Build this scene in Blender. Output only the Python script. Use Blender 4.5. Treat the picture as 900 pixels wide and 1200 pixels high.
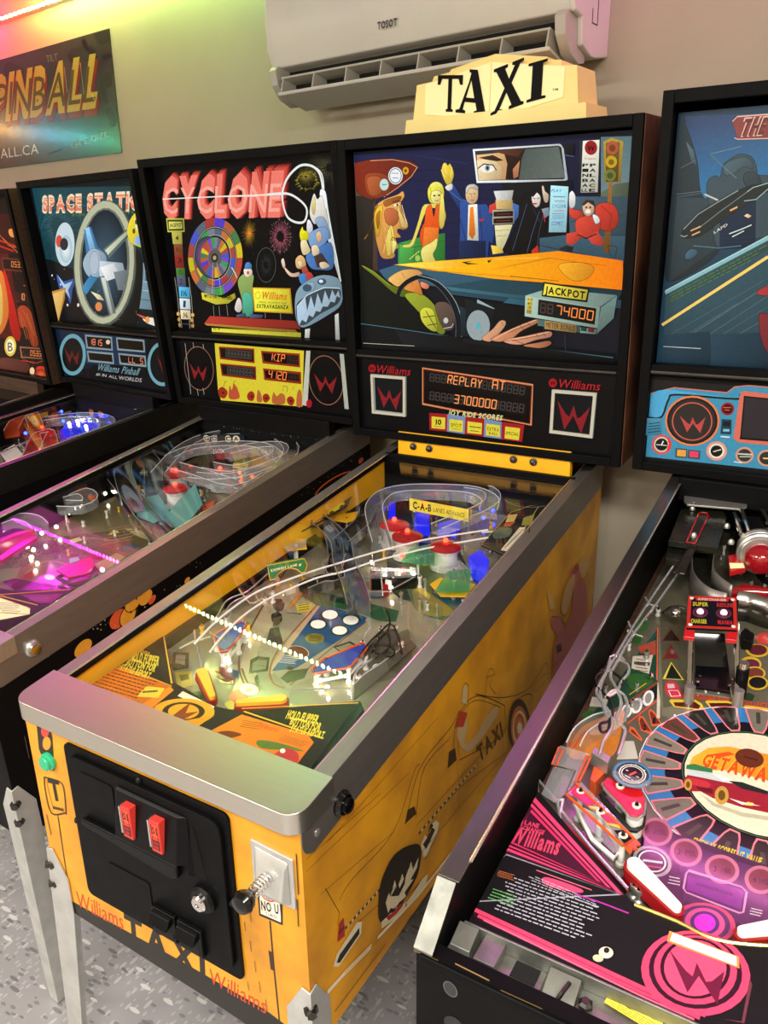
# Row of five pinball machines along a wall, seen from above the right-hand one.
import bpy, bmesh, math, random
from math import sin, cos, pi, radians, hypot
from mathutils import Vector, Matrix
from mathutils.geometry import tessellate_polygon
random.seed(7)
D = bpy.data
scene = bpy.context.scene
COL = scene.collection
for o in list(D.objects): D.objects.remove(o)

# ------------------------------------------------------------------ camera
FLOOR = .46                      # height of the cabinet bottoms above the floor
def RX(a): return Matrix.Rotation(a, 3, 'X')
def RY(a): return Matrix.Rotation(a, 3, 'Y')
def RZ(a): return Matrix.Rotation(a, 3, 'Z')
cam_data = D.cameras.new('camera'); cam = D.objects.new('camera', cam_data); COL.objects.link(cam)
cam_data.sensor_fit = 'VERTICAL'; cam_data.sensor_height = 36; cam_data.lens = 932.4 / 1200 * 36
cam_data.clip_start = .02
R = RZ(.5437) @ RX(-.3192) @ RY(.0098)          # columns: right, forward, up
M4 = Matrix((R.col[0], R.col[2], -R.col[1])).transposed().to_4x4()
M4.translation = Vector((1.1022, -.6752, 1.1194 + FLOOR))
cam.matrix_world = M4
scene.camera = cam

# ------------------------------------------------------------------ exposure, world, lights
vs = scene.view_settings
scene.display_settings.display_device = 'sRGB'
vs.view_transform = 'Standard'; vs.look = 'None'; vs.gamma = 1; vs.use_curve_mapping = False
vs.exposure = 0.0
world = D.worlds.new('world'); scene.world = world; world.use_nodes = True
world.node_tree.nodes['Background'].inputs[0].default_value = (.6, .6, .62, 1)
world.node_tree.nodes['Background'].inputs[1].default_value = .05
def area(name, loc, rot, sx, sy, power, col):
    l = D.lights.new(name, 'AREA'); l.shape = 'RECTANGLE'; l.size = sx; l.size_y = sy; l.energy = power; l.color = col
    o = D.objects.new(name, l); COL.objects.link(o); o.location = loc; o.rotation_euler = rot; return o
area('ceiling_light', (-.9, -1.7, 2.60), (0, 0, 0), 1.2, .5, 90, (1, .95, .86))
area('ceiling_light', (1.7, -1.3, 2.60), (0, 0, 0), 1.2, .5, 120, (1, .96, .9))
area('ceiling_light', (.55, -3.1, 2.60), (0, 0, 0), 1.2, .5, 80, (1, .95, .88))  # added to brighten the floor in the gap between machines
area('ceiling_light', (-3.0, -1.3, 2.60), (0, 0, 0), 1.2, .5, 75, (1, .93, .84))
LED_POWER = 360.0

# ------------------------------------------------------------------ materials
def lin(h):
    h = h.lstrip('#')
    v = [int(h[i:i+2], 16) / 255 for i in (0, 2, 4)]
    return tuple((x / 12.92 if x <= .04045 else ((x + .055) / 1.055) ** 2.4) for x in v)
MAT = {}
def mat(name, col, rough=.5, metal=0, var=.0, scale=30, emit=None, es=0, coat=0, bump=0, spec=.5, stretch=None, trans=0, ior=1.45, alpha=1, dark=None):
    """Principled material whose colour and roughness wander a little with a noise texture."""
    if name in MAT: return MAT[name]
    m = D.materials.new(name); m.use_nodes = True; nt = m.node_tree; b = nt.nodes['Principled BSDF']
    c = lin(col) if isinstance(col, str) else col
    b.inputs['Base Color'].default_value = (*c, 1); b.inputs['Roughness'].default_value = rough; b.inputs['Metallic'].default_value = metal
    b.inputs['Coat Weight'].default_value = coat; b.inputs['Coat Roughness'].default_value = .12; b.inputs['Specular IOR Level'].default_value = spec
    b.inputs['Transmission Weight'].default_value = trans; b.inputs['IOR'].default_value = ior; b.inputs['Alpha'].default_value = alpha
    if emit: b.inputs['Emission Color'].default_value = (*(lin(emit) if isinstance(emit, str) else emit), 1); b.inputs['Emission Strength'].default_value = es
    if var or bump:
        tc = nt.nodes.new('ShaderNodeTexCoord'); mp = nt.nodes.new('ShaderNodeMapping'); nz = nt.nodes.new('ShaderNodeTexNoise')
        nt.links.new(tc.outputs['Object'], mp.inputs[0]); nt.links.new(mp.outputs[0], nz.inputs[0])
        if stretch: mp.inputs['Scale'].default_value = stretch
        nz.inputs['Scale'].default_value = scale; nz.inputs['Detail'].default_value = 5
        if var:
            mx = nt.nodes.new('ShaderNodeMix'); mx.data_type = 'RGBA'; rp = nt.nodes.new('ShaderNodeMapRange')
            rp.inputs[1].default_value = .35; rp.inputs[2].default_value = .65
            nt.links.new(nz.outputs['Fac'], rp.inputs[0]); nt.links.new(rp.outputs[0], mx.inputs[0])
            d = lin(dark) if dark else tuple(x * (1 - var) for x in c)
            mx.inputs[6].default_value = (*c, 1); mx.inputs[7].default_value = (*d, 1)
            nt.links.new(mx.outputs[2], b.inputs['Base Color'])
            r2 = nt.nodes.new('ShaderNodeMapRange'); r2.inputs[3].default_value = max(.02, rough - .12 * var * 2); r2.inputs[4].default_value = min(1, rough + .2 * var * 2)
            nt.links.new(nz.outputs['Fac'], r2.inputs[0]); nt.links.new(r2.outputs[0], b.inputs['Roughness'])
        if bump:
            bp = nt.nodes.new('ShaderNodeBump'); bp.inputs['Strength'].default_value = bump; bp.inputs['Distance'].default_value = .002
            nt.links.new(nz.outputs['Fac'], bp.inputs['Height']); nt.links.new(bp.outputs[0], b.inputs['Normal'])
    MAT[name] = m; return m
def print_mat(name, lit=0, rough=.35, coat=0, body=1, spec=.4):
    """Printed artwork: colours come from the mesh; lit > 0 for back-lit panels."""
    m = D.materials.new(name); m.use_nodes = True; nt = m.node_tree; b = nt.nodes['Principled BSDF']
    a = nt.nodes.new('ShaderNodeVertexColor'); a.layer_name = 'ink'
    nz = nt.nodes.new('ShaderNodeTexNoise'); nz.inputs['Scale'].default_value = 160
    tc = nt.nodes.new('ShaderNodeTexCoord'); nt.links.new(tc.outputs['Object'], nz.inputs[0])
    mr = nt.nodes.new('ShaderNodeMapRange'); mr.inputs[3].default_value = .82; mr.inputs[4].default_value = 1.15
    nt.links.new(nz.outputs['Fac'], mr.inputs[0])
    mx = nt.nodes.new('ShaderNodeMix'); mx.data_type = 'RGBA'; mx.blend_type = 'MULTIPLY'; mx.inputs[0].default_value = 1
    nt.links.new(a.outputs[0], mx.inputs[6]); nt.links.new(mr.outputs[0], mx.inputs[7])
    b.inputs['Roughness'].default_value = rough; b.inputs['Coat Weight'].default_value = coat; b.inputs['Coat Roughness'].default_value = .08; b.inputs['Specular IOR Level'].default_value = spec
    if body < 1:
        m2 = nt.nodes.new('ShaderNodeMix'); m2.data_type = 'RGBA'; m2.blend_type = 'MULTIPLY'; m2.inputs[0].default_value = 1
        m2.inputs[7].default_value = (body, body, body, 1); nt.links.new(mx.outputs[2], m2.inputs[6]); nt.links.new(m2.outputs[2], b.inputs['Base Color'])
    else: nt.links.new(mx.outputs[2], b.inputs['Base Color'])
    if lit:
        nt.links.new(mx.outputs[2], b.inputs['Emission Color']); b.inputs['Emission Strength'].default_value = lit
        m.cycles.emission_sampling = 'NONE'
    MAT[name] = m; return m
def glass_mat(name, tint=(1, 1, 1), gain=1.7, rough=0.0, haze=0.0):
    """Thin sheet: see-through with a Fresnel reflection from both faces."""
    m = D.materials.new(name); m.use_nodes = True; nt = m.node_tree; nt.nodes.clear()
    out = nt.nodes.new('ShaderNodeOutputMaterial'); tr = nt.nodes.new('ShaderNodeBsdfTransparent'); gl = nt.nodes.new('ShaderNodeBsdfGlossy')
    tr.inputs[0].default_value = (*tint, 1); gl.inputs['Roughness'].default_value = rough
    fr = nt.nodes.new('ShaderNodeFresnel'); ge = nt.nodes.new('ShaderNodeNewGeometry'); ir = nt.nodes.new('ShaderNodeMapRange')
    ir.inputs[3].default_value = 1.5; ir.inputs[4].default_value = 1 / 1.5      # same reflectance from either side of the sheet
    nt.links.new(ge.outputs['Backfacing'], ir.inputs[0]); nt.links.new(ir.outputs[0], fr.inputs[0])
    mu = nt.nodes.new('ShaderNodeMath'); mu.operation = 'MULTIPLY'; mu.inputs[1].default_value = gain; mu.use_clamp = True
    nt.links.new(fr.outputs[0], mu.inputs[0]); mx = nt.nodes.new('ShaderNodeMixShader')
    nt.links.new(mu.outputs[0], mx.inputs[0]); nt.links.new(tr.outputs[0], mx.inputs[1]); nt.links.new(gl.outputs[0], mx.inputs[2])
    last = mx
    if haze:
        df = nt.nodes.new('ShaderNodeBsdfDiffuse'); df.inputs[0].default_value = (*tint, 1)
        m3 = nt.nodes.new('ShaderNodeMixShader'); m3.inputs[0].default_value = haze
        nt.links.new(mx.outputs[0], m3.inputs[1]); nt.links.new(df.outputs[0], m3.inputs[2]); last = m3
    nt.links.new(last.outputs[0], out.inputs[0]); MAT[name] = m; return m

mat('yellow_paint', 'd8961a', .42, var=.28, scale=9, coat=.1, dark='b0761c')
mat('yellow_board', 'f6b212', .4, var=.12, scale=14)
mat('black_paint', '0b0a0b', .5, spec=.12, var=.3, scale=12)
mat('black_satin', '0a0a0b', .45, spec=.10, var=.2, scale=40, bump=.05)
mat('black_gloss', '0a0a0b', .12)
mat('black_plastic', '0a0a0b', .35, spec=.18, var=.2, scale=60)
mat('black_rubber', '141414', .6)
mat('orange_panel', '8e5a38', .55, var=.45, scale=7, dark='4a2a1c')
mat('steel', 'c4c2bc', .34, .85, var=.12, scale=16, stretch=(1, 8, 1))
mat('dull_steel', '918b86', .42, .8, var=.1, scale=14, stretch=(6, 1, 6))
mat('brushed_steel', 'd0ccc0', .3, .95, var=.05, scale=18, stretch=(.6, 30, 30))
mat('dark_steel', '55524e', .4, 1, var=.2, scale=20)
mat('chrome', 'e4e2de', .1, 1)
mat('smoke_plastic', '4a463a', .2, coat=.4)
mat('rail_edge', 'dcd8d0', .2, .9)
mat('brass', 'c8b060', .25, .8)
mat('galvanised', 'd2d2ce', .4, .72, var=.16, scale=26, bump=.08)
mat('wire', 'e8e8e6', .22, .8)
mat('white_plastic', 'd6d4ca', .35, var=.06, scale=8)
mat('cream_plastic', 'ecd98a', .38, var=.1, scale=6, emit='e8cf72', es=.10)
mat('cream_face', 'f4e6a8', .38, var=.05, scale=6, emit='f2e2a0', es=.18)
mat('grey_plastic', 'b4b2a6', .4)
mat('dark_void', '060606', .8)
mat('red_plastic', 'b0161c', .22, coat=.4)
mat('red_rubber', '8a0d12', .5)
mat('yellow_plastic', 'e0a818', .28, coat=.3)
mat('white_gloss', 'e8e4dc', .22, coat=.3)
mat('green_button', '18a070', .25, coat=.4, emit='10a070', es=.12)
mat('red_button', 'a8302c', .3, emit='e03018', es=.25)
mat('grey_cloth', '26262a', .8, var=.3, scale=90)
mat('wood_dark', '4a3324', .5, var=.4, scale=8, stretch=(1, 12, 12))
mat('bulb', 'ffffff', .3, emit='fff2d2', es=36)
mat('blue_bulb', '2030ff', .3, emit='1428ff', es=40)
mat('red_bulb', 'ff2018', .3, emit='ff2a18', es=14)
mat('dark_red_lens', '7a0c14', .1, coat=.6, emit='c01020', es=.18)
mat('red_cap', '8a1014', .12, coat=.6, emit='e01010', es=.12)
mat('blue_cap', '1018a0', .15, coat=.5, emit='1020ff', es=.7)
mat('green_plastic', '17763c', .2, coat=.4)
mat('orange_plastic', 'c8501c', .25, coat=.3)
mat('wall_paint', 'b8ae98', .75, var=.05, scale=5, bump=.03)
mat('ceiling_paint', 'c8c4b8', .85)
glass_mat('playfield_glass', gain=.68)
glass_mat('clear_plastic', (.93, .95, .97), 2.0, .04, .09)
mat('clear_edge', 'd4d8dc', .2, coat=.4)
glass_mat('purple_clear', (.6, .5, .9), 1.6, .05, .1)
glass_mat('green_reflection', (.35, .8, .5), 1.6, .05, .12)
print_mat('print', 0, .4)
print_mat('print_gloss', 0, .16, .5)
print_mat('print_lit', .9, .3, 0, .12, .15)
print_mat('print_dim', .62, .3, 0, .2, .15)
print_mat('print_soft', .16, .3, 0, .8, .25)

def floor_mat():
    m = D.materials.new('speckled_vinyl'); m.use_nodes = True; nt = m.node_tree; b = nt.nodes['Principled BSDF']
    tc = nt.nodes.new('ShaderNodeTexCoord'); b.inputs['Roughness'].default_value = .32
    def cells(scale, rot, stretch):
        mp = nt.nodes.new('ShaderNodeMapping'); mp.inputs['Rotation'].default_value = (0, 0, rot); mp.inputs['Scale'].default_value = stretch
        v = nt.nodes.new('ShaderNodeTexVoronoi'); v.inputs['Scale'].default_value = scale
        nt.links.new(tc.outputs['Object'], mp.inputs[0]); nt.links.new(mp.outputs[0], v.inputs[0]); return v
    base = None
    prev = (*lin('8e8b8c'), 1)
    for scale, rot, st, col, thr in ((110, .3, (1, .5, 1), 'a09d9d', .5), (90, 1.1, (.45, 1, 1), '757376', .34), (80, 2.1, (1, .35, 1), 'a8a5a3', .24), (70, .8, (.3, 1, 1), 'bcb9b5', .12), (76, 1.9, (.3, 1, 1), '6c6a6d', .10)):
        v = cells(scale, rot, st); sp = nt.nodes.new('ShaderNodeSeparateColor'); nt.links.new(v.outputs['Color'], sp.inputs[0])
        lt = nt.nodes.new('ShaderNodeMath'); lt.operation = 'LESS_THAN'; lt.inputs[1].default_value = thr; nt.links.new(sp.outputs[0], lt.inputs[0])
        l2 = nt.nodes.new('ShaderNodeMath'); l2.operation = 'LESS_THAN'; l2.inputs[1].default_value = .36; nt.links.new(v.outputs['Distance'], l2.inputs[0])
        an = nt.nodes.new('ShaderNodeMath'); an.operation = 'MULTIPLY'; nt.links.new(lt.outputs[0], an.inputs[0]); nt.links.new(l2.outputs[0], an.inputs[1])
        mx = nt.nodes.new('ShaderNodeMix'); mx.data_type = 'RGBA'; nt.links.new(an.outputs[0], mx.inputs[0])
        if base: nt.links.new(base.outputs[2], mx.inputs[6])
        else: mx.inputs[6].default_value = prev
        mx.inputs[7].default_value = (*lin(col), 1); base = mx
    nt.links.new(base.outputs[2], b.inputs['Base Color'])
    MAT['speckled_vinyl'] = m
floor_mat()

# ------------------------------------------------------------------ mesh building
class MB:
    """Collects shapes in local metres and links them as ONE mesh object."""
    def __init__(s): s.v = []; s.f = []; s.m = []; s.c = {}; s.mats = []
    def mi(s, m):
        if m not in s.mats: s.mats.append(m)
        return s.mats.index(m)
    def poly(s, pts, faces, m, cols=None):
        o = len(s.v); k = s.mi(m); s.v += [tuple(p) for p in pts]
        for f in faces: s.f.append([o + i for i in f]); s.m.append(k)
        if cols:
            for i, c in enumerate(cols): s.c[o + i] = c
        return s
    def box(s, a, b, m):
        x0, y0, z0 = a; x1, y1, z1 = b
        P = [(x0,y0,z0),(x1,y0,z0),(x1,y1,z0),(x0,y1,z0),(x0,y0,z1),(x1,y0,z1),(x1,y1,z1),(x0,y1,z1)]
        return s.poly(P, [(0,3,2,1),(4,5,6,7),(0,1,5,4),(1,2,6,5),(2,3,7,6),(3,0,4,7)], m)
    def prism(s, lo, hi, m):
        """lo, hi: matching outlines (lists of 3D points)."""
        n = len(lo); P = list(lo) + list(hi)
        F = [(i, (i+1) % n, n + (i+1) % n, n + i) for i in range(n)]
        for o, flip in ((0, True), (n, False)):
            for t in tessellate_polygon([[Vector(p) for p in P[o:o+n]]]):
                F.append(tuple(o + i for i in (reversed(t) if flip else t)))
        return s.poly(P, F, m)
    def tube(s, pts, r, m, n=6, closed=False):
        pts = [Vector(p) for p in pts]; k = len(pts); rs = r if isinstance(r, (list, tuple)) else [r] * k; P = []; ref = None
        for i, p in enumerate(pts):
            a = pts[i-1] if i or closed else p; b = pts[(i+1) % k] if i < k-1 or closed else p
            t = (b - a).normalized() if (b - a).length > 1e-9 else Vector((0, 0, 1))
            if ref is None: ref = t.orthogonal().normalized()
            ref = ref - t * ref.dot(t); ref = ref.normalized() if ref.length > 1e-6 else t.orthogonal().normalized()
            q = t.cross(ref)
            P += [p + (ref * cos(2*pi*j/n) + q * sin(2*pi*j/n)) * rs[i] for j in range(n)]
        F = []
        for i in range(k if closed else k-1):
            a, b = i * n, ((i+1) % k) * n
            F += [(a+j, a+(j+1) % n, b+(j+1) % n, b+j) for j in range(n)]
        if not closed: F += [tuple(range(n-1, -1, -1)), tuple((k-1)*n + j for j in range(n))]
        return s.poly(P, F, m)
    def cyl(s, a, b, r, m, n=14, r2=None): return s.tube([a, b], [r, r if r2 is None else r2], m, n)
    def lathe(s, base, axis, prof, m, n=18):
        """prof: list of (radius, distance along axis)."""
        base = Vector(base); ax = Vector(axis).normalized(); a = ax.orthogonal().normalized(); b = ax.cross(a); P = []
        for r, h in prof: P += [base + ax*h + (a*cos(2*pi*j/n) + b*sin(2*pi*j/n))*max(r, 1e-5) for j in range(n)]
        F = [(i*n+j, i*n+(j+1) % n, (i+1)*n+(j+1) % n, (i+1)*n+j) for i in range(len(prof)-1) for j in range(n)]
        F += [tuple(range(n-1, -1, -1)), tuple((len(prof)-1)*n+j for j in range(n))]
        return s.poly(P, F, m)
    def ball(s, c, r, m, n=10, sq=1):
        k = n // 2; return s.lathe((c[0], c[1], c[2] - r*sq), (0, 0, 1), [(r*sin(pi*i/k), r*sq*(1-cos(pi*i/k))) for i in range(k+1)], m, n)
    def build(s, name, parent=None, bevel=0, flat=False, seg=2):
        me = D.meshes.new(name); me.from_pydata(s.v, [], s.f)
        for m in s.mats: me.materials.append(MAT[m])
        me.polygons.foreach_set('material_index', s.m)
        if s.c:
            at = me.color_attributes.new('ink', 'FLOAT_COLOR', 'POINT')
            buf = []
            for i in range(len(s.v)): buf += list(s.c.get(i, (.5, .5, .5))) + [1.0]
            at.data.foreach_set('color', buf)
        if not flat:
            me.polygons.foreach_set('use_smooth', [True] * len(me.polygons)); me.set_sharp_from_angle(angle=radians(38))
        o = D.objects.new(name, me); COL.objects.link(o)
        if parent: o.parent = parent
        if bevel:
            b = o.modifiers.new('bevel', 'BEVEL'); b.width = bevel; b.segments = seg; b.limit_method = 'ANGLE'; b.harden_normals = True
        return o

# ------------------------------------------------------------------ vector artwork (flat print as real flat shapes on its panel)
GLYPH = {}
def glyph(ch, bold):
    k = (ch, bold)
    if k not in GLYPH:
        cu = D.curves.new('glyph', 'FONT'); cu.body = ch; cu.resolution_u = 2; cu.offset = .035 * bold
        ob = D.objects.new('glyph', cu); me = ob.to_mesh()
        v = [tuple(p.co[:2]) for p in me.vertices]; f = [tuple(p.vertices) for p in me.polygons]
        ob.to_mesh_clear(); D.objects.remove(ob); D.curves.remove(cu)
        if v: x0 = min(p[0] for p in v); x1 = max(p[0] for p in v)
        else: x0, x1 = 0, .28
        GLYPH[k] = ([(p[0]-x0, p[1]) for p in v], f, x1-x0)
    return GLYPH[k]
SEG = {'0':'abcdef','1':'bc','2':'abged','3':'abgcd','4':'fgbc','5':'afgcd','6':'afgedc','7':'abc','8':'abcdefg','9':'abcdfg','R':'abfgek','E':'afged','P':'abfge','L':'fed',
       'A':'abcefg','Y':'hjm','T':'amn','K':'fejk','I':'admn','M':'bcefhj','N':'bcefhk','S':'afgcd',' ':''}
SEGL = {'a':(0,1,1,1),'b':(1,1,1,.5),'c':(1,.5,1,0),'d':(0,0,1,0),'e':(0,.5,0,0),'f':(0,1,0,.5),'g':(0,.5,1,.5),'h':(0,1,.5,.5),'j':(1,1,.5,.5),'k':(.5,.5,1,0),'m':(.5,.5,.5,0),'n':(.5,1,.5,.5)}
LOGO = [(0,0),(.27,.42),(.38,.5),(.5,.06),(.62,.5),(.73,.42),(1,0),(.76,1),(.5,.42),(.24,1)]
def smooth(pts, closed, n=5):
    out = []; k = len(pts); rng = range(k if closed else k-1)
    g = (lambda i: pts[i % k]) if closed else (lambda i: pts[max(0, min(k-1, i))])
    for i in rng:
        p0, p1, p2, p3 = g(i-1), g(i), g(i+1), g(i+2)
        for j in range(n):
            t = j / n
            out.append(tuple(.5*((2*p1[d]) + (-p0[d]+p2[d])*t + (2*p0[d]-5*p1[d]+4*p2[d]-p3[d])*t*t + (-p0[d]+3*p1[d]-3*p2[d]+p3[d])*t**3) for d in (0, 1)))
    if not closed: out.append(pts[-1])
    return out
WHEEL = ['a8483c','5a6478','7a4ac0','d8c028','5040c8','4858c8','c87038','3c9a50','c04838','b06038','586878','c8b828','788088','a85838','4c7c48','a83c38']
def draw(mb, key, place, m, lift=.00003, clip=None):
    """place(a, b, h) -> local point; a, b in metres on the panel, h off it."""
    rnd = random.Random(key); n = [0]; cur = [m]
    def P2(tok): a, b = tok.split(','); return (float(a)/1000, float(b)/1000)
    def fill(pts, col, col2=None, axis=None):
        n[0] += 1; h = .0002 + lift*n[0]
        if len(pts) == 3: tri = [(0, 1, 2)]
        else: tri = tessellate_polygon([[Vector((p[0], p[1], 0)) for p in pts]])
        if col2:
            a, b = axis; d = (b[0]-a[0], b[1]-a[1]); L = d[0]**2 + d[1]**2; cs = []
            for p in pts:
                t = max(0, min(1, ((p[0]-a[0])*d[0] + (p[1]-a[1])*d[1]) / L)); cs.append(tuple(col[i]*(1-t) + col2[i]*t for i in range(3)))
        else: cs = [col] * len(pts)
        mb.poly([place(p[0], p[1], h) for p in pts], tri, cur[0], cs)
    def raw(pts, faces, col, cols=None):
        n[0] += 1; h = .0002 + lift*n[0]; mb.poly([place(p[0], p[1], h) for p in pts], faces, cur[0], cols or [col]*len(pts))
    def stroke(pts, w, col, closed=False):
        k = len(pts); L = []; Rr = []
        for i, p in enumerate(pts):
            a = pts[i-1] if (i or closed) else p; b = pts[(i+1) % k] if (i < k-1 or closed) else p
            dx, dy = b[0]-a[0], b[1]-a[1]; q = hypot(dx, dy) or 1; nx, ny = -dy/q*w/2, dx/q*w/2
            if 0 < i < k-1 or closed:
                e = (p[0]-a[0], p[1]-a[1]); eq = hypot(*e) or 1; c = abs((e[0]*dx + e[1]*dy)/(eq*q)); c = max(c, .5); nx, ny = nx/c, ny/c
            L.append((p[0]+nx, p[1]+ny)); Rr.append((p[0]-nx, p[1]-ny))
        F = [(i, (i+1) % k, k + (i+1) % k, k + i) for i in range(k if closed else k-1)]
        raw(L + Rr, F, col)
    def ell(c, ps, N=30):
        u = (ps[0][0]-c[0], ps[0][1]-c[1])
        v = (ps[1][0]-c[0], ps[1][1]-c[1]) if len(ps) > 1 else (-u[1], u[0])
        return lambda t, r=1: (c[0] + r*(u[0]*cos(t) + v[0]*sin(t)), c[1] + r*(u[1]*cos(t) + v[1]*sin(t)))
    def text(col, p0, p1, p2, s, bold):
        w = 0; items = []
        for ch in s:
            g = glyph(ch, bold); items.append((g, w)); w += g[2] + .10
        w -= .10
        ux = ((p1[0]-p0[0])/w, (p1[1]-p0[1])/w); uy = ((p2[0]-p0[0])/.70, (p2[1]-p0[1])/.70)
        V = []; F = []
        for g, x in items:
            o = len(V); V += [(p0[0] + ux[0]*(x+q[0]) + uy[0]*q[1], p0[1] + ux[1]*(x+q[0]) + uy[1]*q[1]) for q in g[0]]
            F += [tuple(o+i for i in f) for f in g[1]]
        if V: raw(V, F, col)
    for line in ARTS[key].split('\n')[1:]:
        t = line.split(' '); op = t[0]
        if op == 'B':
            a0, b0, a1, b1 = [float(x)/1000 for x in t[2:6]]; fill([(a0,b0),(a1,b0),(a1,b1),(a0,b1)], lin(t[1]))
        elif op in ('P', 'P~'):
            pts = [P2(x) for x in t[2:]]; pts = smooth(pts, True, 4) if op[-1] == '~' else pts; c = lin(t[1])
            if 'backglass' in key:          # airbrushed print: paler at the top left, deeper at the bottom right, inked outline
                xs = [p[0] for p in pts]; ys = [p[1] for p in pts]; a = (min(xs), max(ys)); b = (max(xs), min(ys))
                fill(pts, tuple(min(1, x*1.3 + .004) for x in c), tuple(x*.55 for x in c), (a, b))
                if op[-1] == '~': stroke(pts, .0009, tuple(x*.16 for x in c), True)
            else: fill(pts, c)
        elif op == 'G':
            i = t.index('|'); fill([P2(x) for x in t[3:i]], lin(t[1]), lin(t[2]), (P2(t[i+1]), P2(t[i+2])))
        elif op in 'LCKQ':
            pts = [P2(x) for x in t[3:] if ',' in x]
            if op == 'K': pts = smooth(pts, False, 5)
            if op == 'Q':
                k = int(t[-1]); (x0, y0), (x1, y1) = pts
                for i in range(k):
                    a, b = (i+.0)/k, (i+.5)/k; stroke([(x0+(x1-x0)*a, y0+(y1-y0)*a), (x0+(x1-x0)*b, y0+(y1-y0)*b)], float(t[2])/1000, lin(t[1]))
            else: stroke(pts, float(t[2])/1000, lin(t[1]), op == 'C')
        elif op == 'E':
            c = P2(t[2]); e = ell(c, [P2(x) for x in t[3:]]); fill([e(2*pi*i/28) for i in range(28)], lin(t[1]))
        elif op == 'H':
            c = P2(t[3]); e = ell(c, [P2(x) for x in t[4:]]); N = 28
            raw([c] + [e(2*pi*i/N) for i in range(N)], [(0, 1+i, 1+(i+1) % N) for i in range(N)], None, [lin(t[1])] + [lin(t[2])]*N)
        elif op == 'R':
            c = P2(t[3]); e = ell(c, [P2(x) for x in t[4:]]); stroke([e(2*pi*i/36) for i in range(36)], float(t[2])/1000, lin(t[1]), True)
        elif op == 'F':
            c = P2(t[3]); e = ell(c, [P2(t[4]), P2(t[5])]); N = int(t[6]); r0 = float(t[7])
            for i in range(N):
                a = 2*pi*i/N + rnd.uniform(-.05, .05); r1 = rnd.uniform(.75, 1.02); w = float(t[2])/1000
                p0, p1 = e(a, r0 + rnd.uniform(0, .15)), e(a, r1); d = hypot(p1[0]-p0[0], p1[1]-p0[1]) or 1; q = (-(p1[1]-p0[1])/d*w/2, (p1[0]-p0[0])/d*w/2)
                raw([(p0[0]+q[0], p0[1]+q[1]), (p0[0]-q[0], p0[1]-q[1]), p1], [(0, 1, 2)], lin(t[1])); n[0] -= 1
            n[0] += 1
        elif op == 'V':
            c = P2(t[1]); e = ell(c, [P2(t[2]), P2(t[3])]); r0, r1, N = float(t[4]), float(t[5]), int(t[6])
            for i in range(N):
                q = [2*pi*(i+j/4)/N for j in range(5)]
                fill([e(x, r0) for x in q] + [e(x, r1) for x in reversed(q)], lin(WHEEL[(i*5 + int(r0*10)) % 16])); n[0] -= 1
            n[0] += 1
        elif op == 'U':
            c = P2(t[1]); e = ell(c, [P2(t[2])]); N = int(t[3])
            for i in range(N):
                a = 2*pi*(i+.5)/N; w = .105
                for g, col in ((.018, 'e07480'), (0, ('7a7264','7a7264','6c665a','23231f','201f1c','5c3428')[(i*7+rnd.randrange(2)) % 6])):
                    fill([e(a-w-g, .98+g*.6), e(a, .995+g*.6), e(a+w+g, .98+g*.6), e(a+.075+g, .72), e(a+.045+g, .665-g), e(a-.045-g, .665-g), e(a-.075-g, .72)], lin(col))
                p = e(a, .78), e(a, .95); stroke(list(p), .006, lin('3c3830'))
        elif op in 'XYJ':
            text(lin(t[1]), P2(t[2]), P2(t[3]), P2(t[4]), ' '.join(t[5:]), 'XYJ'.index(op) * (1 if op == 'Y' else 1.25))
        elif op == 'T':
            k = int(t[2]); p0, p1, p2 = P2(t[3]), P2(t[4]), P2(t[5]); col = lin(t[1])
            for i in range(k):
                f = (i+.5)/k; o = ((p2[0]-p0[0])*f, (p2[1]-p0[1])*f); h = .32/k; x = rnd.uniform(0, .12)
                while x < rnd.uniform(.8, 1):
                    w = rnd.uniform(.02, .085); e2 = min(1, x+w); u = lambda a, b: (p0[0]+o[0]+(p1[0]-p0[0])*a+(p2[0]-p0[0])*b, p0[1]+o[1]+(p1[1]-p0[1])*a+(p2[1]-p0[1])*b)
                    raw([u(x, -h/2), u(e2, -h/2), u(e2, h/2), u(x, h/2)], [(0, 1, 2, 3)], col); n[0] -= 1; x = e2 + .014
            n[0] += 1
        elif op == 'D':
            p0, p1, p2 = P2(t[2]), P2(t[3]), P2(t[4]); s = ' '.join(t[5:]); k = len(s); col = lin(t[1]); hgt = hypot(p2[0]-p0[0], p2[1]-p0[1]); cur[0] = 'print_digit' if col[0] > .6 else m
            for i, ch in enumerate(s):
                for q in SEG.get(ch, 'abcdefg'):
                    x0, y0, x1, y1 = SEGL[q]
                    f = lambda x, y: (p0[0] + (p1[0]-p0[0])*(i+.12+.66*x)/k + (p2[0]-p0[0])*y, p0[1] + (p1[1]-p0[1])*(i+.12+.66*x)/k + (p2[1]-p0[1])*y)
                    stroke([f(x0, y0), f(x1, y1)], hgt*.12, col); n[0] -= 1
            n[0] += 1; cur[0] = m
        elif op == 'W':
            p0, p1, p2 = P2(t[2]), P2(t[3]), P2(t[4])
            fill([(p0[0]+(p1[0]-p0[0])*x+(p2[0]-p0[0])*y, p0[1]+(p1[1]-p0[1])*x+(p2[1]-p0[1])*y) for x, y in LOGO], lin(t[1]))
        elif op == 'Z':
            p0, p1 = P2(t[3]), P2(t[4])
            for i in range(int(t[1])):
                x, y, r = rnd.uniform(p0[0], p1[0]), rnd.uniform(p0[1], p1[1]), rnd.uniform(.0006, .0022)
                fill([(x-r, y), (x, y-r), (x+r, y), (x, y+r)], lin(t[2])); n[0] -= 1
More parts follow.
